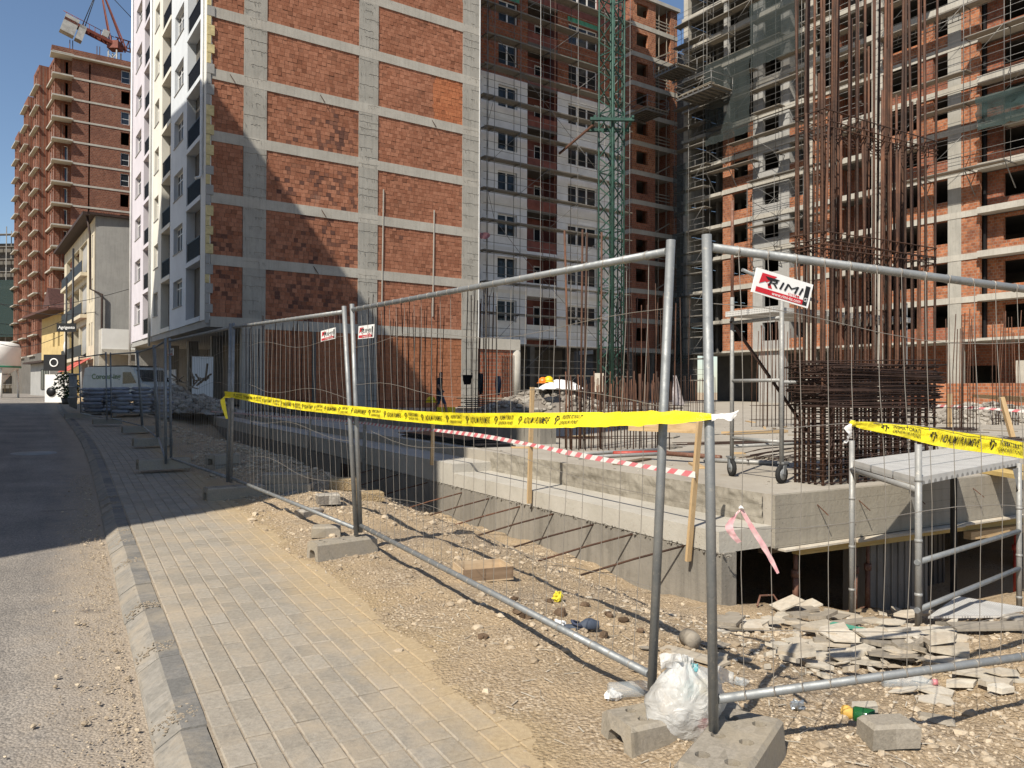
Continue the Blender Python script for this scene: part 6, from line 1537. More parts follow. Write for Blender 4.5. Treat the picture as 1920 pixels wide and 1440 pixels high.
# the manufacturing of sack pallets
def sack_pallet(label, p, yaw, nx, ny, nl, sx=.6, sy=.4, sz=.13):
    t = thing('sack_pallet', label, 'sacks', tuple(p)); R = random.Random(int(p.x*31)); G = Fr((p.x, p.y), (math.cos(yaw), math.sin(yaw)), (-math.sin(yaw), math.cos(yaw)), p.z)
    for i in range(5): bx('pallet_board', 'wood_grey', t, -nx*sx/2, nx*sx/2, -ny*sy/2+i*ny*sy/5, -ny*sy/2+i*ny*sy/5+.1, .08, .11, F=G)
    for i in range(3): bx('pallet_bearer', 'wood_grey', t, -nx*sx/2+i*(nx*sx-.1)/2, -nx*sx/2+i*(nx*sx-.1)/2+.1, -ny*sy/2, ny*sy/2, 0, .08, F=G)
    for l in range(nl):
        for i in range(nx):
            for j in range(ny):
                if l == nl-1 and R.random() < .35: continue
                cx, cy, cz = (i-(nx-1)/2)*sx+R.uniform(-.09, .09), (j-(ny-1)/2)*sy+R.uniform(-.08, .08), .12+l*sz+sz/2+R.uniform(-.02, .02); m = MB(); n1, n2 = 8, 6; vs = []
                for a in range(n1+1):
                    for b in range(n2):
                        u = -1+2*a/n1; th = 2*math.pi*b/n2; e = (1-abs(u)**4)**.5*.9+.1*(abs(u) < .99)
                        vs.append(tuple(G.p(cx+u*sx*.52, cy+math.cos(th)*sy*.53*(e*.7+.3), cz+math.sin(th)*sz*.58*e+.03*nz(u*3+l, th, i+j))))
                m.idx(vs, [(a*n2+b, a*n2+(b+1) % n2, (a+1)*n2+(b+1) % n2, (a+1)*n2+b) for a in range(n1) for b in range(n2)], 0, True); m.build('sack', 'sack', t)
def gpx(x, y, n=6):
    z = 0.
    for i in range(n): q = pz(x, y, z); z = ground_z(q.dot(S.e1), q.dot(S.e2))
    return pz(x, y, z)
p = px(190, 768, 29); p.z = ground_z(p.dot(S.e1), p.dot(S.e2)); sack_pallet('stack of blue grey cement sacks in front of the white van', p, .6, 2, 3, 7)
p = px(265, 770, 27.5); p.z = ground_z(p.dot(S.e1), p.dot(S.e2)); sack_pallet('wider stack of blue grey cement sacks beside the white slat fence', p, .5, 3, 2, 7)
p = px(306, 758, 29); p.z = ground_z(p.dot(S.e1), p.dot(S.e2)); sack_pallet('small stack of cement sacks behind the paired fence posts', p, .3, 1, 2, 6)
o = bx('door_leaf', 'render_white', None, 0, .95, -.03, .03, 0, 2.3, F=Fr(tuple(px(360, 715, 37))[:2], (.9, .44), (-.44, .9), .75)); tag(o, 'white door leaf leaning upright in the dark ground floor', 'door')
# ---------------------------------------------------------------- heaps, litter, people
def heap(name, label, c, rx, ry, h, n, smin, smax, mat='rubble', seed=1, yaw=0, cat='rubble heap'):
    """a heap of separate lumps over a mound"""
    t = thing(name, label, cat, tuple(c)); R = random.Random(seed); co, si = math.cos(yaw), math.sin(yaw)
    m = MB(); N1, N2_ = 22, 9; vs = []
    def hz(u, v): r = math.hypot(u, v); return h*max(0, 1-r)**.8*(.8+.5*nz(u*2.2, v*2.2, seed)) if r < 1 else 0
    def W_(u, v, z): x, y = u*rx, v*ry; return c+vec(x*co-y*si, x*si+y*co, z)
    for j in range(N2_+1):
        for i in range(N1): th = 6.2832*i/N1; r = j/N2_; vs.append(tuple(W_(r*math.cos(th), r*math.sin(th), hz(r*math.cos(th), r*math.sin(th))-.03)))
    m.idx(vs, [(j*N1+i, j*N1+(i+1) % N1, (j+1)*N1+(i+1) % N1, (j+1)*N1+i)[::-1] for j in range(N2_) for i in range(N1)], 0, False); m.build('mound', mat, t)
    m = MB()
    for i in range(n):
        r = R.random()**.6; th = R.uniform(0, 6.28); u, v = r*math.cos(th), r*math.sin(th); stone(m, W_(u, v, hz(u, v)), R.uniform(smin, smax), R.random(), .75)
    m.build('lumps', mat, t)['kind'] = 'stuff'; return t
def gd(x, y): q = gpx(x, y); return q
heap('rubble_heap', 'pale rubble heap with a white sheet in the middle of the site', vec(1.75, 36.5, .5), 3.3, 2.0, 1.5, 560, .06, .22, seed=3)
m = MB(); vs = [tuple(vec(2.3+u*1.1, 36.2+v*.9, 1.55+.45*(1-u*u)*(1-v*v)+.12*nz(u*3, v*3, 2))) for u in [-1+.2*i for i in range(11)] for v in [-1+.25*i for i in range(9)]]
m.idx(vs, [(i*9+j, (i+1)*9+j, (i+1)*9+j+1, i*9+j+1) for i in range(10) for j in range(8)], 0, True); tag(m.build('cover_sheet', 'tissue'), 'white sheet thrown over the top of the pale rubble heap', 'sheet')
heap('rubble_heap', 'low brown rubble heap before the orange brick parapet', vec(15.5, 25, .5), 2.8, 1.3, .75, 420, .05, .16, seed=5)
q = px(335, 742, 33); heap('rubble_heap', 'dark rubble heap in the open ground floor of the white block', vec(q.x, q.y, .55), 2.3, 1.6, 1.25, 460, .06, .2, seed=7)
q = gpx(240, 806); heap('rubble_heap', 'grey rubble and earth heap behind the shaded fence row', vec(q.x, q.y, q.z-.02), 2.4, 1.4, .55, 520, .04, .13, seed=9, yaw=2.)
q = gpx(195, 796); heap('rubble_heap', 'dark earth heap beside the sack pallet behind the fence', vec(q.x-.4, q.y+1.5, q.z), 2., 1.6, .6, 360, .04, .14, seed=12, yaw=2.)
R = random.Random(9)
wl = thing('scrap_timber', 'tangle of dark scrap timber on the rubble in the open ground floor', 'timber', tuple(px(350, 720, 33)))
for i in range(16):
    p = px(322+R.uniform(0, 70), 712+R.uniform(0, 18), 33); d = vec(R.uniform(-1, 1), R.uniform(-.5, .5), R.uniform(.1, .7)); br('batten', 'wood_dark' if i % 3 else 'wood_grey', wl, p, p+d*R.uniform(.7, 1.7), .08, .04)
# plank stack, sheets and bars on the deck
ps = thing('plank_stack', 'stack of grey formwork boards behind the starter bars', 'planks', tuple(px(945, 769, 38)))
G = Fr(tuple(px(945, 769, 38))[:2], (.97, .22), (-.22, .97), .5)
for l in range(6):
    for j in range(2): bx('board', 'wood_grey' if (l+j) % 3 else 'wood', ps, -1.9+R.uniform(-.35, .3), 1.7+R.uniform(-.3, .4), j*.55, j*.55+.5, .05+l*.10, .05+l*.10+.045, F=G)
for l in range(2): bx('spacer', 'wood_grey', ps, -1.2+l*2.2, -1.05+l*2.2, 0, 1.05, 0, .05, F=G)
q = pz(850, 828, .5); G = Fr((q.x, q.y), W2, N2, .506); sp = thing('sheet_pile', 'dark steel sheets lying on the shaded deck edge', 'sheets', tuple(q))
for l in range(4): bx('sheet', 'black_metal', sp, -1.6+l*.1+R.uniform(-.2, .2), 1.9+R.uniform(-.3, .2), -.3+R.uniform(-.06, .06), .35+R.uniform(-.06, .1), l*.03, l*.03+.02, F=G)
def bundle(label, c, yaw, L, n, w, mat='rebar_dark', r=.007, z=.5, h=.03):
    t = thing('bar_bundle', label, 'rebar', (c.x, c.y, z)); G = Fr((c.x, c.y), (math.cos(yaw), math.sin(yaw)), (-math.sin(yaw), math.cos(yaw)), z); R = random.Random(int(c.x*77))
    for i in range(n):
        b = R.uniform(-w, w); zz = r+R.uniform(0, h); l = L*R.uniform(.7, 1.1)/2; o = R.uniform(-.3, .3); tb('bar', mat, t, [G.p(-l+o, b+R.uniform(-.06, .06), zz), G.p(o, b, zz+.01), G.p(l+o, b+R.uniform(-.06, .06), zz)], r, 5)
bundle('loose dark bars lying on the deck before the wheeled scaffold', pz(1410, 832, .5), yv-.25, 3.2, 14, .25)
bundle('tangled bent bars and mesh beside the rebar cage', pz(1445, 862, .5), yv+.4, 1.5, 16, .3, h=.15)
bundle('brown bar bundle lying at the right of the deck', pz(1850, 830, .5), yv+.1, 4., 22, .3, 'rebar')
bundle('dark bars lying across the shaded part of the deck', pz(950, 822, .5), yv-.5, 4., 8, .3)
bundle('loose bars lying behind the rebar cage', pz(1770, 812, .5), yv-.3, 1.8, 16, .3, h=.12)
for i, (x0, y0, x1, y1, mt, rr, lab) in enumerate(((1062, 853, 1248, 842, 'galv_dusty', .026, 'grey steel tube lying on the deck before the starter bars'), (1085, 858, 1300, 848, 'galv_dusty', .026, 'second grey steel tube lying on the deck beside the red prop'), (1150, 850, 1252, 849, 'prop_red', .035, 'dark red steel prop lying on the deck'), (1250, 850, 1352, 858, 'prop_rust', .035, 'rusty prop end lying past the fence posts'), (1105, 772, 1280, 765, 'galv_dusty', .04, 'long grey tube resting low across the starter bars'), (1320, 862, 1480, 870, 'galv_dusty', .03, 'grey tube lying between the scaffold wheels'))):
    z = .5+rr; lying('steel_tube', lab, 'tube', pz(x0, y0, z), pz(x1, y1, z), mt, rr)
def board_at(label, x0, y0, x1, y1, z, w, th, mat='wood', cat='timber'): o = br('timber_board', mat, None, pz(x0, y0, z), pz(x1, y1, z), w, th); tag(o, label, cat)
board_at('pale timber beam across the trestles beyond the leaning stake', 1180, 798, 1312, 803, 1.0, .06, .14); board_at('long yellow timber plank at the far right of the deck', 1810, 741, 1990, 754, 1.25, .05, .2)
board_at('yellow formwork board lying on the right deck edge', 1830, 868, 1990, 884, .56, .3, .06, 'wood_form'); board_at('second yellow formwork board below the tape at the right', 1850, 882, 2000, 905, .53, .28, .05, 'wood_form'); board_at('pale timber pieces lying on the deck behind the wheeled scaffold', 1360, 812, 1470, 808, .54, .25, .06)
for i, (x, y0, y1, Y, lean) in enumerate(((1781, 800, 738, 22, 0), (1899, 812, 745, 17, -.25), (1290, 815, 795, 19, .05))):
    p = px(x, y0, Y); o = br('timber_post', 'wood', None, vec(p.x, p.y, .48), px(x, y1, Y)+vec(lean, 0, 0), .09, .09); tag(o, ['upright timber post before the orange brick parapet', 'leaning timber post at the far right of the deck', 'short timber leg under the beam behind the stake'][i], 'post')
barrier('red and white barrier tape in front of the low orange parapet', [px(1735, 760, 23), px(1780, 762, 22), px(1850, 766, 21), px(1930, 772, 20)], .04, .3)
barrier('torn red and white tape on the timber beam', [px(1225, 800, 20), px(1262, 798, 20), px(1310, 802, 19.4)], .04, .25)
m = MB(); vs = []
for i in range(9):
    for j in range(13): u, v = i/8, j/12; vs.append(tuple(px(1266+u*20*(.35+.65*v)-4, 704+v*56, 26)+vec(0, .12*math.sin(u*9+v*2), 0)))
m.idx(vs, [(i*13+j, (i+1)*13+j, (i+1)*13+j+1, i*13+j+1) for i in range(8) for j in range(12)], 0, True); tag(m.build('hanging_overall', 'clothes'), 'pale work clothes hanging on starter bars', 'clothes')
for i, (x, y, mt, lab) in enumerate(((1018, 718, 'hat_orange', 'orange hard hat on the rubble heap'), (1029, 716, 'hat_yellow', 'yellow hard hat on the rubble heap beside the orange one'), (808, 754, 'hat_yellow', 'yellow hard hat lying near the walking worker'))):
    p = px(x, y, 34.5 if i < 2 else 30); t = thing('hard_hat', lab, 'hard hat', tuple(p)); s_ = 1.7 if i < 2 else 1.5
    m = MB(); m.lathe(p, [(.13*s_, 0), (.125*s_, .06*s_), (.09*s_, .12*s_), (.04*s_, .15*s_), (.001, .155*s_)], 14); m.build('shell', mt, t); m = MB(); m.lathe(p, [(.13*s_, 0), (.165*s_, -.01*s_), (.165*s_, 0), (.13*s_, .012*s_)], 14); m.build('brim', mt, t)
p = px(836, 768, 30); o = bx('yellow_crate', 'hat_yellow', None, p.x-.35, p.x+.35, p.y, p.y+.3, .5, .82); tag(o, 'low yellow box on the deck behind the tape near the worker', 'box')
p = px(876, 715, 24); t = thing('bucket', 'black bucket hung upside down on a starter bar', 'bucket', tuple(p)); m = MB(); m.lathe(p-vec(0, 0, .1), [(.10, 0), (.17, .28), (.175, .28), (.175, .3), (.16, .3), (.09, .02)], 14); m.build('pail', 'black', t); tb('handle', 'wire', t, [p+vec(-.17, 0, .18), p+vec(-.1, 0, .38), p+vec(.1, 0, .38), p+vec(.17, 0, .18)], .006, 5)
for (x, y, h, w, mt, lab) in ((934, 705, 36, 12, 'foam_blue', 'grey blue bag hanging on the starter bars by the planks'), (901, 700, 40, 10, 'cloth_dark', 'dark jacket hanging on the starter bars by the planks'), (908, 436, 12, 22, 'cloth_pink', 'pink towel hung on the scaffold end frame')):
    Y = 24 if y > 500 else 50; m = MB(); vs = [tuple(px(x+w*(u-.5)*(.6+.4*math.sin(3*v+.3)), y+h*v, Y)+vec(0, .1*math.sin(u*8+v*3), 0)) for u in [i/6 for i in range(7)] for v in [j/8 for j in range(9)]]
    m.idx(vs, [(i*9+j, (i+1)*9+j, (i+1)*9+j+1, i*9+j+1) for i in range(6) for j in range(8)], 0, True); tag(m.build('hanging_cloth', mt), lab, 'cloth')
# ---- a worker walking
def worker():
    p = px(823, 776, 30); o = vec(p.x, p.y, .5); e = vec(.95, .3, 0); s_ = vec(.3, -.95, 0)
    J = {'pel': (0, 0, .92, .135), 'bel': (.01, 0, 1.08, .135), 'ch': (.03, 0, 1.30, .155), 'nk': (.05, 0, 1.47, .062), 'hd': (.08, 0, 1.60, .092), 'tp': (.075, 0, 1.70, .075),
         'ls': (.03, .17, 1.40, .075), 'le': (-.10, .22, 1.14, .05), 'lw': (.06, .22, .93, .036), 'lh': (.12, .21, .86, .035), 'rs': (.03, -.17, 1.40, .075), 're': (.04, -.24, 1.13, .05), 'rw': (.20, -.22, .96, .036), 'rh': (.26, -.21, .90, .035),
         'lp': (.0, .09, .88, .1), 'lk': (.20, .1, .50, .065), 'la': (.30, .1, .09, .042), 'lt': (.47, .1, .04, .036), 'rp': (0, -.09, .88, .1), 'rk': (.02, -.1, .48, .065), 'ra': (-.26, -.1, .14, .042), 'rt': (-.10, -.1, .045, .036)}
    ed = [('pel', 'bel'), ('bel', 'ch'), ('ch', 'nk'), ('nk', 'hd'), ('hd', 'tp'), ('ch', 'ls'), ('ls', 'le'), ('le', 'lw'), ('lw', 'lh'), ('ch', 'rs'), ('rs', 're'), ('re', 'rw'), ('rw', 'rh'), ('pel', 'lp'), ('lp', 'lk'), ('lk', 'la'), ('la', 'lt'), ('pel', 'rp'), ('rp', 'rk'), ('rk', 'ra'), ('ra', 'rt')]
    ks = list(J); me = bpy.data.meshes.new('person'); me.from_pydata([e*J[k][0]+s_*J[k][1]+vec(0, 0, J[k][2]) for k in ks], [(ks.index(a), ks.index(b)) for a, b in ed], [])
    ob = bpy.data.objects.new('person_cage', me); col.objects.link(ob); md = ob.modifiers.new('s', 'SKIN'); 
    for i, k in enumerate(ks): sv = me.skin_vertices[0].data[i]; sv.radius = (J[k][3]*(.8 if k in ('pel', 'bel', 'ch') else 1), J[k][3]); sv.use_root = k == 'pel'
    ob.modifiers.new('d', 'SUBSURF').levels = 2; ob.modifiers['d'].render_levels = 2
    dg = bpy.context.evaluated_depsgraph_get(); ev = ob.evaluated_get(dg); m2 = bpy.data.meshes.new_from_object(ev); bpy.data.objects.remove(ob)
    for mm in ('skin', 'cloth_dark', 'cloth_blue', 'rubber', 'hair'): m2.materials.append(M[mm])
    for f in m2.polygons:
        c = f.center; f.use_smooth = True; lat = abs(c.dot(s_)); z = c.z; fx = c.dot(e)
        f.material_index = 3 if z < .085 else 0 if z < .44 else 2 if z < .95 and lat < .19 and fx < .19+(.95-z)*.4 else 1 if z < 1.46 and not (z < 1.2 and (lat > .185)) else 4 if (z > 1.655 or (z > 1.58 and fx < .03)) else 0
    t = bpy.data.objects.new('person', m2); t.location = o; col.objects.link(t); ORG[t.name] = o
    tag(t, 'person in dark shirt and shorts walking across the site before the brick wall', 'person')
worker()
# ---- litter in front
def crumple(name, mat, c, r, seed, flat=.6, parent=None, n=2):
    m = MB(); N1, N2_ = 14, 9; vs = []
    for j in range(N2_+1):
        for i in range(N1):
            th = 6.2832*i/N1; ph = math.pi*j/N2_; d = vec(math.sin(ph)*math.cos(th), math.sin(ph)*math.sin(th), math.cos(ph)); k = r*(.75+.55*nz(d.x*2.2+seed, d.y*2.2, d.z*2.2)+.3*nz(d.x*6, d.y*6+seed, d.z*6)); vs.append(tuple(Vector(c)+vec(d.x*k, d.y*k, d.z*k*flat)))
    m.idx(vs, [(j*N1+i, j*N1+(i+1) % N1, (j+1)*N1+(i+1) % N1, (j+1)*N1+i)[::-1] for j in range(N2_) for i in range(N1)], 0, False); return m.build(name, mat, parent)
def bag():
    c = vec(.735, 3.285, 0); t = thing('plastic_bag', 'knotted translucent white plastic bag of litter against the fence post', 'plastic bag', (c.x, c.y, .1))
    m = MB(); N1, N2_ = 64, 44; vs = []
    for j in range(N2_+1):
        v = j/N2_
        for i in range(N1):
            th = 6.2832*i/N1; z = v*.34
            prof = .138*math.sin(math.pi*min(1, .12+v*.95))**.55*(1-.35*S3((v-.72)/.28)) + .012
            fold = .012*math.sin(th*9+3*nz(th, v*4, 2))*S3((v-.45)/.5)
            k = prof*(1+.20*nz(math.cos(th)*1.3, math.sin(th)*1.3, v*2.4)+.10*nz(math.cos(th)*3.4, math.sin(th)*3.4, v*6)+.045*nz(math.cos(th)*9, math.sin(th)*9, v*15))+fold
            x, y = k*math.cos(th)*1.12, k*math.sin(th)*.8
            vs.append((c.x+x+.02*v, c.y+y, .035+z*(.98+.10*nz(x*9, y*9, 1))))
    m.idx(vs, [(j*N1+i, j*N1+(i+1) % N1, (j+1)*N1+(i+1) % N1, (j+1)*N1+i)[::-1] for j in range(N2_) for i in range(N1)], 0, True); m.build('sack_body', 'bag_plastic', t)
    for k, (x, y, z, r, mt) in enumerate(((.02, -.03, .20, .05, 'teal'), (.06, -.05, .12, .045, 'tissue'), (-.06, -.02, .12, .06, 'carton'), (.04, .0, .27, .035, 'teal'), (.08, -.02, .2, .04, 'foam_yellow'), (-.03, .0, .2, .06, 'tissue'), (.0, .02, .09, .07, 'clothes'), (.07, -.06, .075, .03, 'sign_red'))): crumple('litter', mt, vec(c.x+x, c.y+y, .04+z), r, k*3+1, 1.1, t)
    for k, (x, z, s_) in enumerate(((.15, .30, 1), (-.05, .36, -1))):
        m = MB(); vs = [tuple(vec(c.x+x+u*.09*s_, c.y-.03+.05*nz(u*3, v*3, k), z+v*.06-.04*u*u)) for u in [i/8-.4 for i in range(9)] for v in [j/5-.5 for j in range(6)]]; m.idx(vs, [(i*6+j, (i+1)*6+j, (i+1)*6+j+1, i*6+j+1) for i in range(8) for j in range(5)], 0, True); m.build('handle_flap', 'bag_plastic', t)
bag()
def tray():
    q = gpx(905, 1082); yaw = .35; G = Fr((q.x, q.y), (math.cos(yaw), math.sin(yaw)), (-math.sin(yaw), math.cos(yaw)), q.z+.0); t = thing('wooden_tray', 'open brown fibreboard tray lying on the gravel', 'box', tuple(q)); l, w, h, th = .2, .15, .10, .012
    bx('bottom', 'carton', t, -l, l, -w, w, 0, th, F=G)
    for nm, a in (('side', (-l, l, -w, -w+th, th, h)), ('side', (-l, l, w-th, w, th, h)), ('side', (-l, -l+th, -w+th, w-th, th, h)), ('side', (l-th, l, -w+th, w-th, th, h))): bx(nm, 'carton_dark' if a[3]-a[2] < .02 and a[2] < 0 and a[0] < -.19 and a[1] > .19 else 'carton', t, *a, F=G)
tray()
q = gpx(1045, 1128); tag(crumple('crumpled_paper', 'paper_yellow', q+vec(0, 0, .03), .045, 3, 1.1), 'crumpled bright yellow paper on the gravel', 'paper')
q = gpx(1047, 1176); tag(crumple('crumpled_tissue', 'tissue', q+vec(0, 0, .02), .055, 7, .55), 'crumpled white tissue beside the dark slipper', 'tissue')
q = gpx(1135, 1318); q.x -= .0; tag(crumple('crumpled_tissue', 'tissue', gpx(1150, 1312)+vec(0, 0, .02), .05, 9, .6), 'crumpled white tissue near the bag and foot block', 'tissue')
tag(crumple('crumpled_tissue', 'tissue', vec(.60, 2.93, .02), .05, 13, .5), 'crumpled white tissue on the ground in front of the plastic bag', 'tissue')
def slipper():
    q = gpx(1088, 1180); t = thing('slipper', 'dark blue grey foam slipper lying on the gravel', 'shoe', tuple(q)); d = vec(.96, .1, 0); s_ = vec(-.1, .96, 0); m = MB(); n = 14; vs = []
    for i in range(n+1):
        u = i/n; w = .042*(math.sin(math.pi*min(1, .08+u*.9))**.5)*(1.05 if u > .5 else .85); top = .022+.034*S3((u-.4)/.3)*(1-.55*S3((u-.75)/.25))
        for k in range(8): th = 6.2832*k/8; vs.append(tuple(q+d*(u*.24-.12)+s_*(w*math.cos(th))+vec(0, 0, .012+max(-.01, math.sin(th)*top))))
    m.idx(vs, [(i*8+k, i*8+(k+1) % 8, (i+1)*8+(k+1) % 8, (i+1)*8+k) for i in range(n) for k in range(8)], 0, True); m.build('sole_and_upper', 'foam_blue', t); m = MB(); m.tube([q+d*.0+s_*.04+vec(0, 0, .03), q+d*-.05+s_*.03+vec(0, 0, .045), q+d*-.05-s_*.03+vec(0, 0, .045), q+d*.0-s_*.04+vec(0, 0, .03)], .009, 6); m.build('strap', 'cloth_blue', t)
slipper()
R = random.Random(77)
for i, (x, y, r) in enumerate(((975, 1150, .04), (990, 1160, .045), (1050, 1155, .05), (905, 1195, .03), (1130, 1195, .035), (1144, 1155, .03), (1170, 1165, .03), (1110, 1215, .028), (1030, 1130, .03), (965, 1125, .03), (1200, 1185, .03), (1098, 1052+85, .03))):
    q = gpx(x, y); m = MB()
    for k in range(3): stone(m, q+vec(R.uniform(-.01, .01), R.uniform(-.01, .01), r*.3), r*R.uniform(.7, 1), R.random(), .8)
    tag(m.build('earth_clod', 'clod'), 'dark brown earth clod lying on the gravel inside the fence', 'clod', 'dark clods on the gravel')
def block(label, q, yaw, l, w, h, mat='footblock', tilt=0, name='concrete_block', cat='block', ch=.015):
    G = Fr((q.x, q.y), (math.cos(yaw), math.sin(yaw)), (-math.sin(yaw), math.cos(yaw)), q.z-.01); m = MB(); R = random.Random(int(q.x*999)); rings = []
    for (z, i) in ((0, 0), (h-ch, 0), (h, ch)):
        rings.append([G.p(sx*(l/2-i)+R.uniform(-.006, .006), sy*(w/2-i)+R.uniform(-.006, .006), z+tilt*sx) for sx, sy in ((-1, -1), (0, -1.03), (1, -1), (1.02, 0), (1, 1), (0, 1), (-1, 1), (-1.03, 0))])
    for a, b in zip(rings, rings[1:]):
        for k in range(8): m.face([a[k], a[(k+1) % 8], b[(k+1) % 8], b[k]])
    m.face(rings[-1]); tag(m.build(name, mat), label, cat)
block('worn concrete block lying in front of the green bottle', gpx(1665, 1388), .1, .21, .13, .10)
block('flat broken concrete piece beside the worn block', gpx(1755, 1352), -.5, .16, .09, .035); block('stone block on the bank behind the bottom rail', gpx(615, 943)+vec(0, 0, .0), .4, .26, .18, .12, 'rubble'); block('stone block by the bottom rail near the twin posts', gpx(580, 968), .9, .26, .16, .09, 'rubble')
block('concrete lump under the rail beside the long foot', gpx(612, 1003), .2, .26, .16, .10); block('thin brick slab lying on the sunny gravel bank', gpx(535, 928), .8, .3, .1, .03, 'rubble', .03); block('pale rough stone at the edge of the trench', gpx(625, 920)+vec(.1, .2, 0), .2, .38, .24, .16, 'dirt'); block('pale stone on the trench edge behind the twin posts', gpx(690, 940)+vec(0, .1, 0), .5, .3, .2, .12, 'dirt')
block('small pale stone at the right behind the bottom rail', gpx(1905, 1172), .4, .16, .12, .08, 'rubble')
def bottle_green():
    q = gpx(1603, 1352); d = vec(-.9, .43, -.05).normalized(); m = MB(); G = Fr((0, 0), (d.x, d.y), (-d.y, d.x)); m.lathe(q+vec(.03, -.02, .035), [(.001, -.05), (.034, -.05), (.036, -.04), (.036, .035), (.030, .045), (.020, .03)], 14, axis='a', F=G); tag(m.build('glass_bottle', 'glass_green'), 'broken green glass bottle base beside the worn concrete block', 'bottle')
bottle_green()
q = gpx(1588, 1345); m = MB(); m.lathe(q+vec(-.02, 0, .03), [(.001, 0), (.03, .0), (.034, .02), (.02, .06), (.001, .065)], 10, axis='a', F=Fr((0, 0), (.7, -.7), (.7, .7))); tag(m.build('fruit_rind', 'orange_rind'), 'dry orange rind beside the green bottle', 'rind')
q = gpx(1495, 1332); tag(crumple('crushed_can', 'tin', q+vec(0, 0, .025), .045, 21, .6), 'crushed shiny metal can by the bottom rail shadow', 'can')
q = gpx(1390, 1285); tag(crumple('plastic_wrapper', 'clear_plastic', q+vec(0, 0, .02), .05, 23, .4), 'clear crinkled plastic wrapper between the post shadows', 'wrapper')
q = gpx(1180, 1308); m = MB(); m.lathe(q+vec(0, 0, .04), [(.001, -.1), (.036, -.1), (.038, -.09), (.036, -.02), (.038, .05), (.034, .08), (.014, .12), (.013, .14), (.001, .14)], 14, axis='a', F=Fr((0, 0), (.95, .2), (-.2, .95))); tag(m.build('plastic_bottle', 'clear_plastic'), 'crushed clear plastic bottle at the foot of the bag', 'bottle')
q = gpx(1700, 1290); m = MB(); m.lathe(q+vec(0, 0, .04), [(.001, -.13), (.04, -.13), (.042, -.1), (.04, .06), (.015, .12), (.015, .15), (.001, .15)], 14, axis='a', F=Fr((0, 0), (.96, -.1), (.1, .96))); pb2 = tag(m.build('plastic_bottle', 'clear_plastic'), 'clear plastic bottle with a dark red cap under the bottom rail', 'bottle'); m = MB(); m.lathe(q+vec(0, 0, .04), [(.017, .14), (.017, .165), (.001, .165)], 10, axis='a', F=Fr((0, 0), (.96, -.1), (.1, .96))); m.build('cap', 'tape_red', pb2)
q = gpx(1294, 1212); m = MB(); m.lathe(q+vec(0, 0, .045), [(.001, -.05), (.045, -.05), (.05, -.03), (.05, .045), (.001, .05)], 18, axis='b', F=Fr((0, 0), (.95, .3), (-.3, .95))); tag(m.build('timber_stub', 'wood_grey'), 'short round timber stub standing on edge in the dirt', 'timber')
# broken boards in front of the trestle
frags = []
R = random.Random(123)
def fragment(x, y, size, k, lift=0., tilt=.1):
    q = gpx(x, y); n = R.choice([4, 5, 5, 6]); th0 = R.uniform(0, 6.28); el = R.uniform(.35, .9); pts = []
    for i in range(n): th = th0+6.2832*(i+R.uniform(-.25, .25))/n; pts.append((size*math.cos(th)*R.uniform(.7, 1.1), size*el*math.sin(th)*R.uniform(.7, 1.1)))
    ax = R.uniform(-1, 1)*tilt; ay = R.uniform(-1, 1)*tilt; yw = R.uniform(-.5, .5); tk = R.choice([.006, .01, .014, .024, .03]); cv = R.uniform(-.3, .5)
    def P(u, v, o):
        X = u*math.cos(yw)-v*math.sin(yw); Y_ = u*math.sin(yw)+v*math.cos(yw); return q+vec(X, Y_, lift+.012+abs(ax)*size*.6+abs(ay)*size*.4+ax*X+ay*Y_+cv*u*u+o)
    m = MB(); T = [P(u, v, tk) for u, v in pts]; B_ = [P(u, v, 0) for u, v in pts]; m.face(T); m.face(B_[::-1])
    for i in range(n): j = (i+1) % n; m.face([B_[i], B_[j], T[j], T[i]])
    mt = R.choice(['board', 'board', 'board', 'board', 'wood_grey'])
    tag(m.build('broken_board', mt), 'broken pale board fragment lying in the rubble before the trestle', 'board fragment', 'broken board fragments before the trestle')
for i in range(46): fragment(R.uniform(1490, 1780), R.uniform(1152, 1262), R.uniform(.08, .2), i, R.uniform(-.01, .04), .16)
for i in range(60): fragment(R.uniform(1430, 1800), R.uniform(1150, 1280), R.uniform(.025, .075), i, R.uniform(-.012, .03), .4)
for i in range(16): fragment(R.uniform(1350, 1510), R.uniform(1150, 1240), R.uniform(.07, .22), i, R.uniform(0, .03), .1)
for i in range(14): fragment(R.uniform(1620, 1915), R.uniform(1240, 1340), R.uniform(.04, .12), i, 0, .12)
for i in range(10): fragment(R.uniform(1180, 1420), R.uniform(1190, 1300), R.uniform(.04, .11), i, 0, .1)
def board_piece(label, x, y, l, w, yaw, tilt=.05, mat='board', lift=.01):
    q = gpx(x, y)+vec(0, 0, lift); d = vec(math.cos(yaw), math.sin(yaw), tilt); o = br('loose_board', mat, None, q-d*l/2+vec(0, 0, abs(tilt)*l/2), q+d*l/2+vec(0, 0, abs(tilt)*l/2), w, .014); tag(o, label, 'board')
board_piece('long tan board lying across the dirt behind the bag post', 1390, 1178, .62, .12, .05, .02, 'wood_grey'); board_piece('pale speckled board sliver behind the plastic bag', 1300, 1235, .42, .10, -.85, .03); board_piece('white board leaning at the dark opening by the prop', 1475, 1150, .24, .2, .2, .35, 'board', .05); board_piece('second white board leaning at the dark opening', 1512, 1152, .22, .2, .1, .3, 'board', .05)
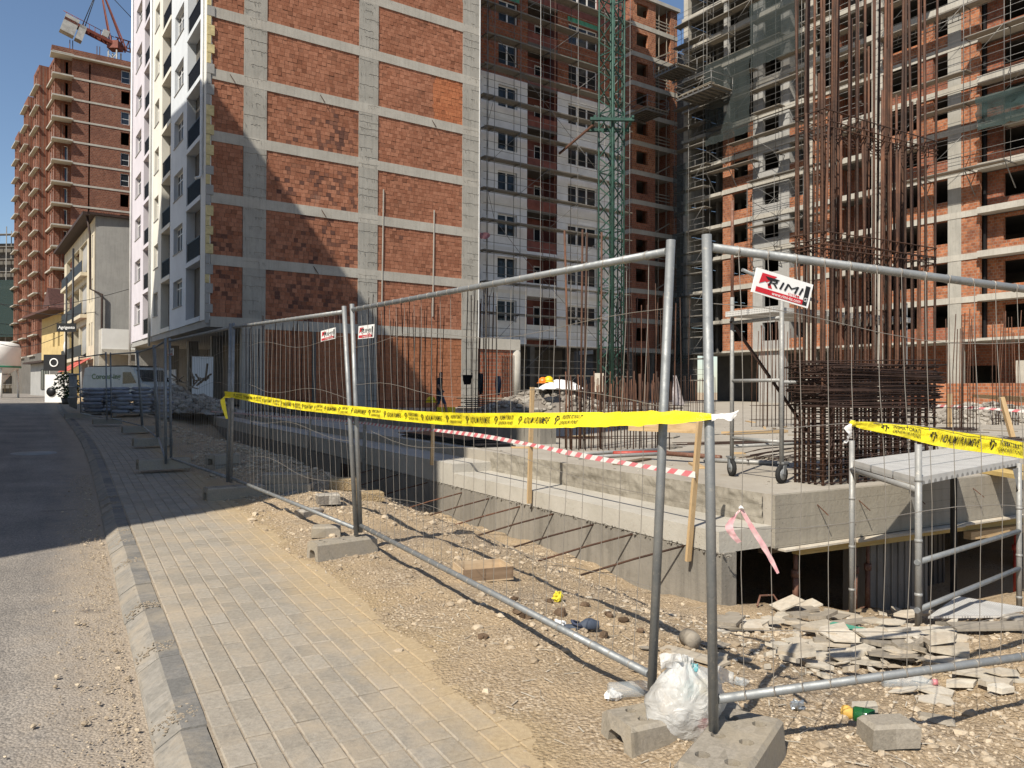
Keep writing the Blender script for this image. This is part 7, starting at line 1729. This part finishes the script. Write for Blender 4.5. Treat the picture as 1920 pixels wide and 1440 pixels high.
board_piece('long grey bent board in front of the tread plate', 1720, 1190, .8, .18, .05, .02); board_piece('tan curled board at the right end of the debris', 1860, 1186, .5, .16, -.1, .05, 'wood_grey', .03); board_piece('flat tan board below the bottom rail at the right', 1880, 1272, .5, .14, -.5, .02); board_piece('long narrow board among the debris', 1590, 1215, .7, .09, -.3, .03); board_piece('dark edged board in the middle of the debris', 1570, 1180, .75, .1, .25, .02, 'wood_grey', .04)
board_piece('green plastic strip among the broken boards', 1600, 1195, .32, .05, -.9, .05, 'foam_green', .06)
tb_ = thing('wall_bracket', 'bent rusty rod end beside the prop at the dark opening', 'rod', tuple(gpx(1425, 1138)))
tb('rod', 'prop_rust', tb_, [gpx(1420, 1140)+vec(0, 0, .02), gpx(1425, 1135)+vec(0, 0, .09), gpx(1450, 1135)+vec(0, 0, .10), gpx(1462, 1140)+vec(0, 0, .03)], .01, 6)

# offcuts and bar ends scattered over the deck
R = random.Random(64)
for i in range(46):
    a, b = R.uniform(6, 24), R.uniform(6.4, 22)
    if a < 7 and b < 10: continue
    q = S.p(a, b, .515); th = R.uniform(0, 3.14); l = R.uniform(.15, 1.1); d = vec(math.cos(th), math.sin(th), 0)
    tag(br('timber_offcut', R.choice(['wood', 'wood_grey', 'wood_grey', 'wood_dark']), None, q-d*l/2, q+d*l/2, R.uniform(.04, .14), .026), 'loose timber offcut lying flat on the open deck', 'timber offcut', 'timber offcuts on the deck')
m = MB()
for i in range(1500):
    a, b = R.uniform(5.4, 26), R.uniform(6., 24); r = R.uniform(.006, .022); stone(m, S.p(a, b, .5+r*.2), r, R.random(), .6)
struct(m.build('deck_grit', 'rubble', base=(0, 0, 0)), 'stuff')
# splinters and straw on the dirt
m = MB()
for i in range(700):
    a, b = 1.8+R.random()**1.5*9, R.uniform(1.75, 5.0); q = S.p(a, b, ground_z(a, b)+.006); th = R.uniform(0, 6.28); l = R.uniform(.01, .05); d = vec(math.cos(th)*l, math.sin(th)*l, R.uniform(-.004, .008)); m.bar(q-d, q+d, R.uniform(.002, .007), .002)
struct(m.build('splinters', 'board', base=(0, 0, 0)), 'stuff')
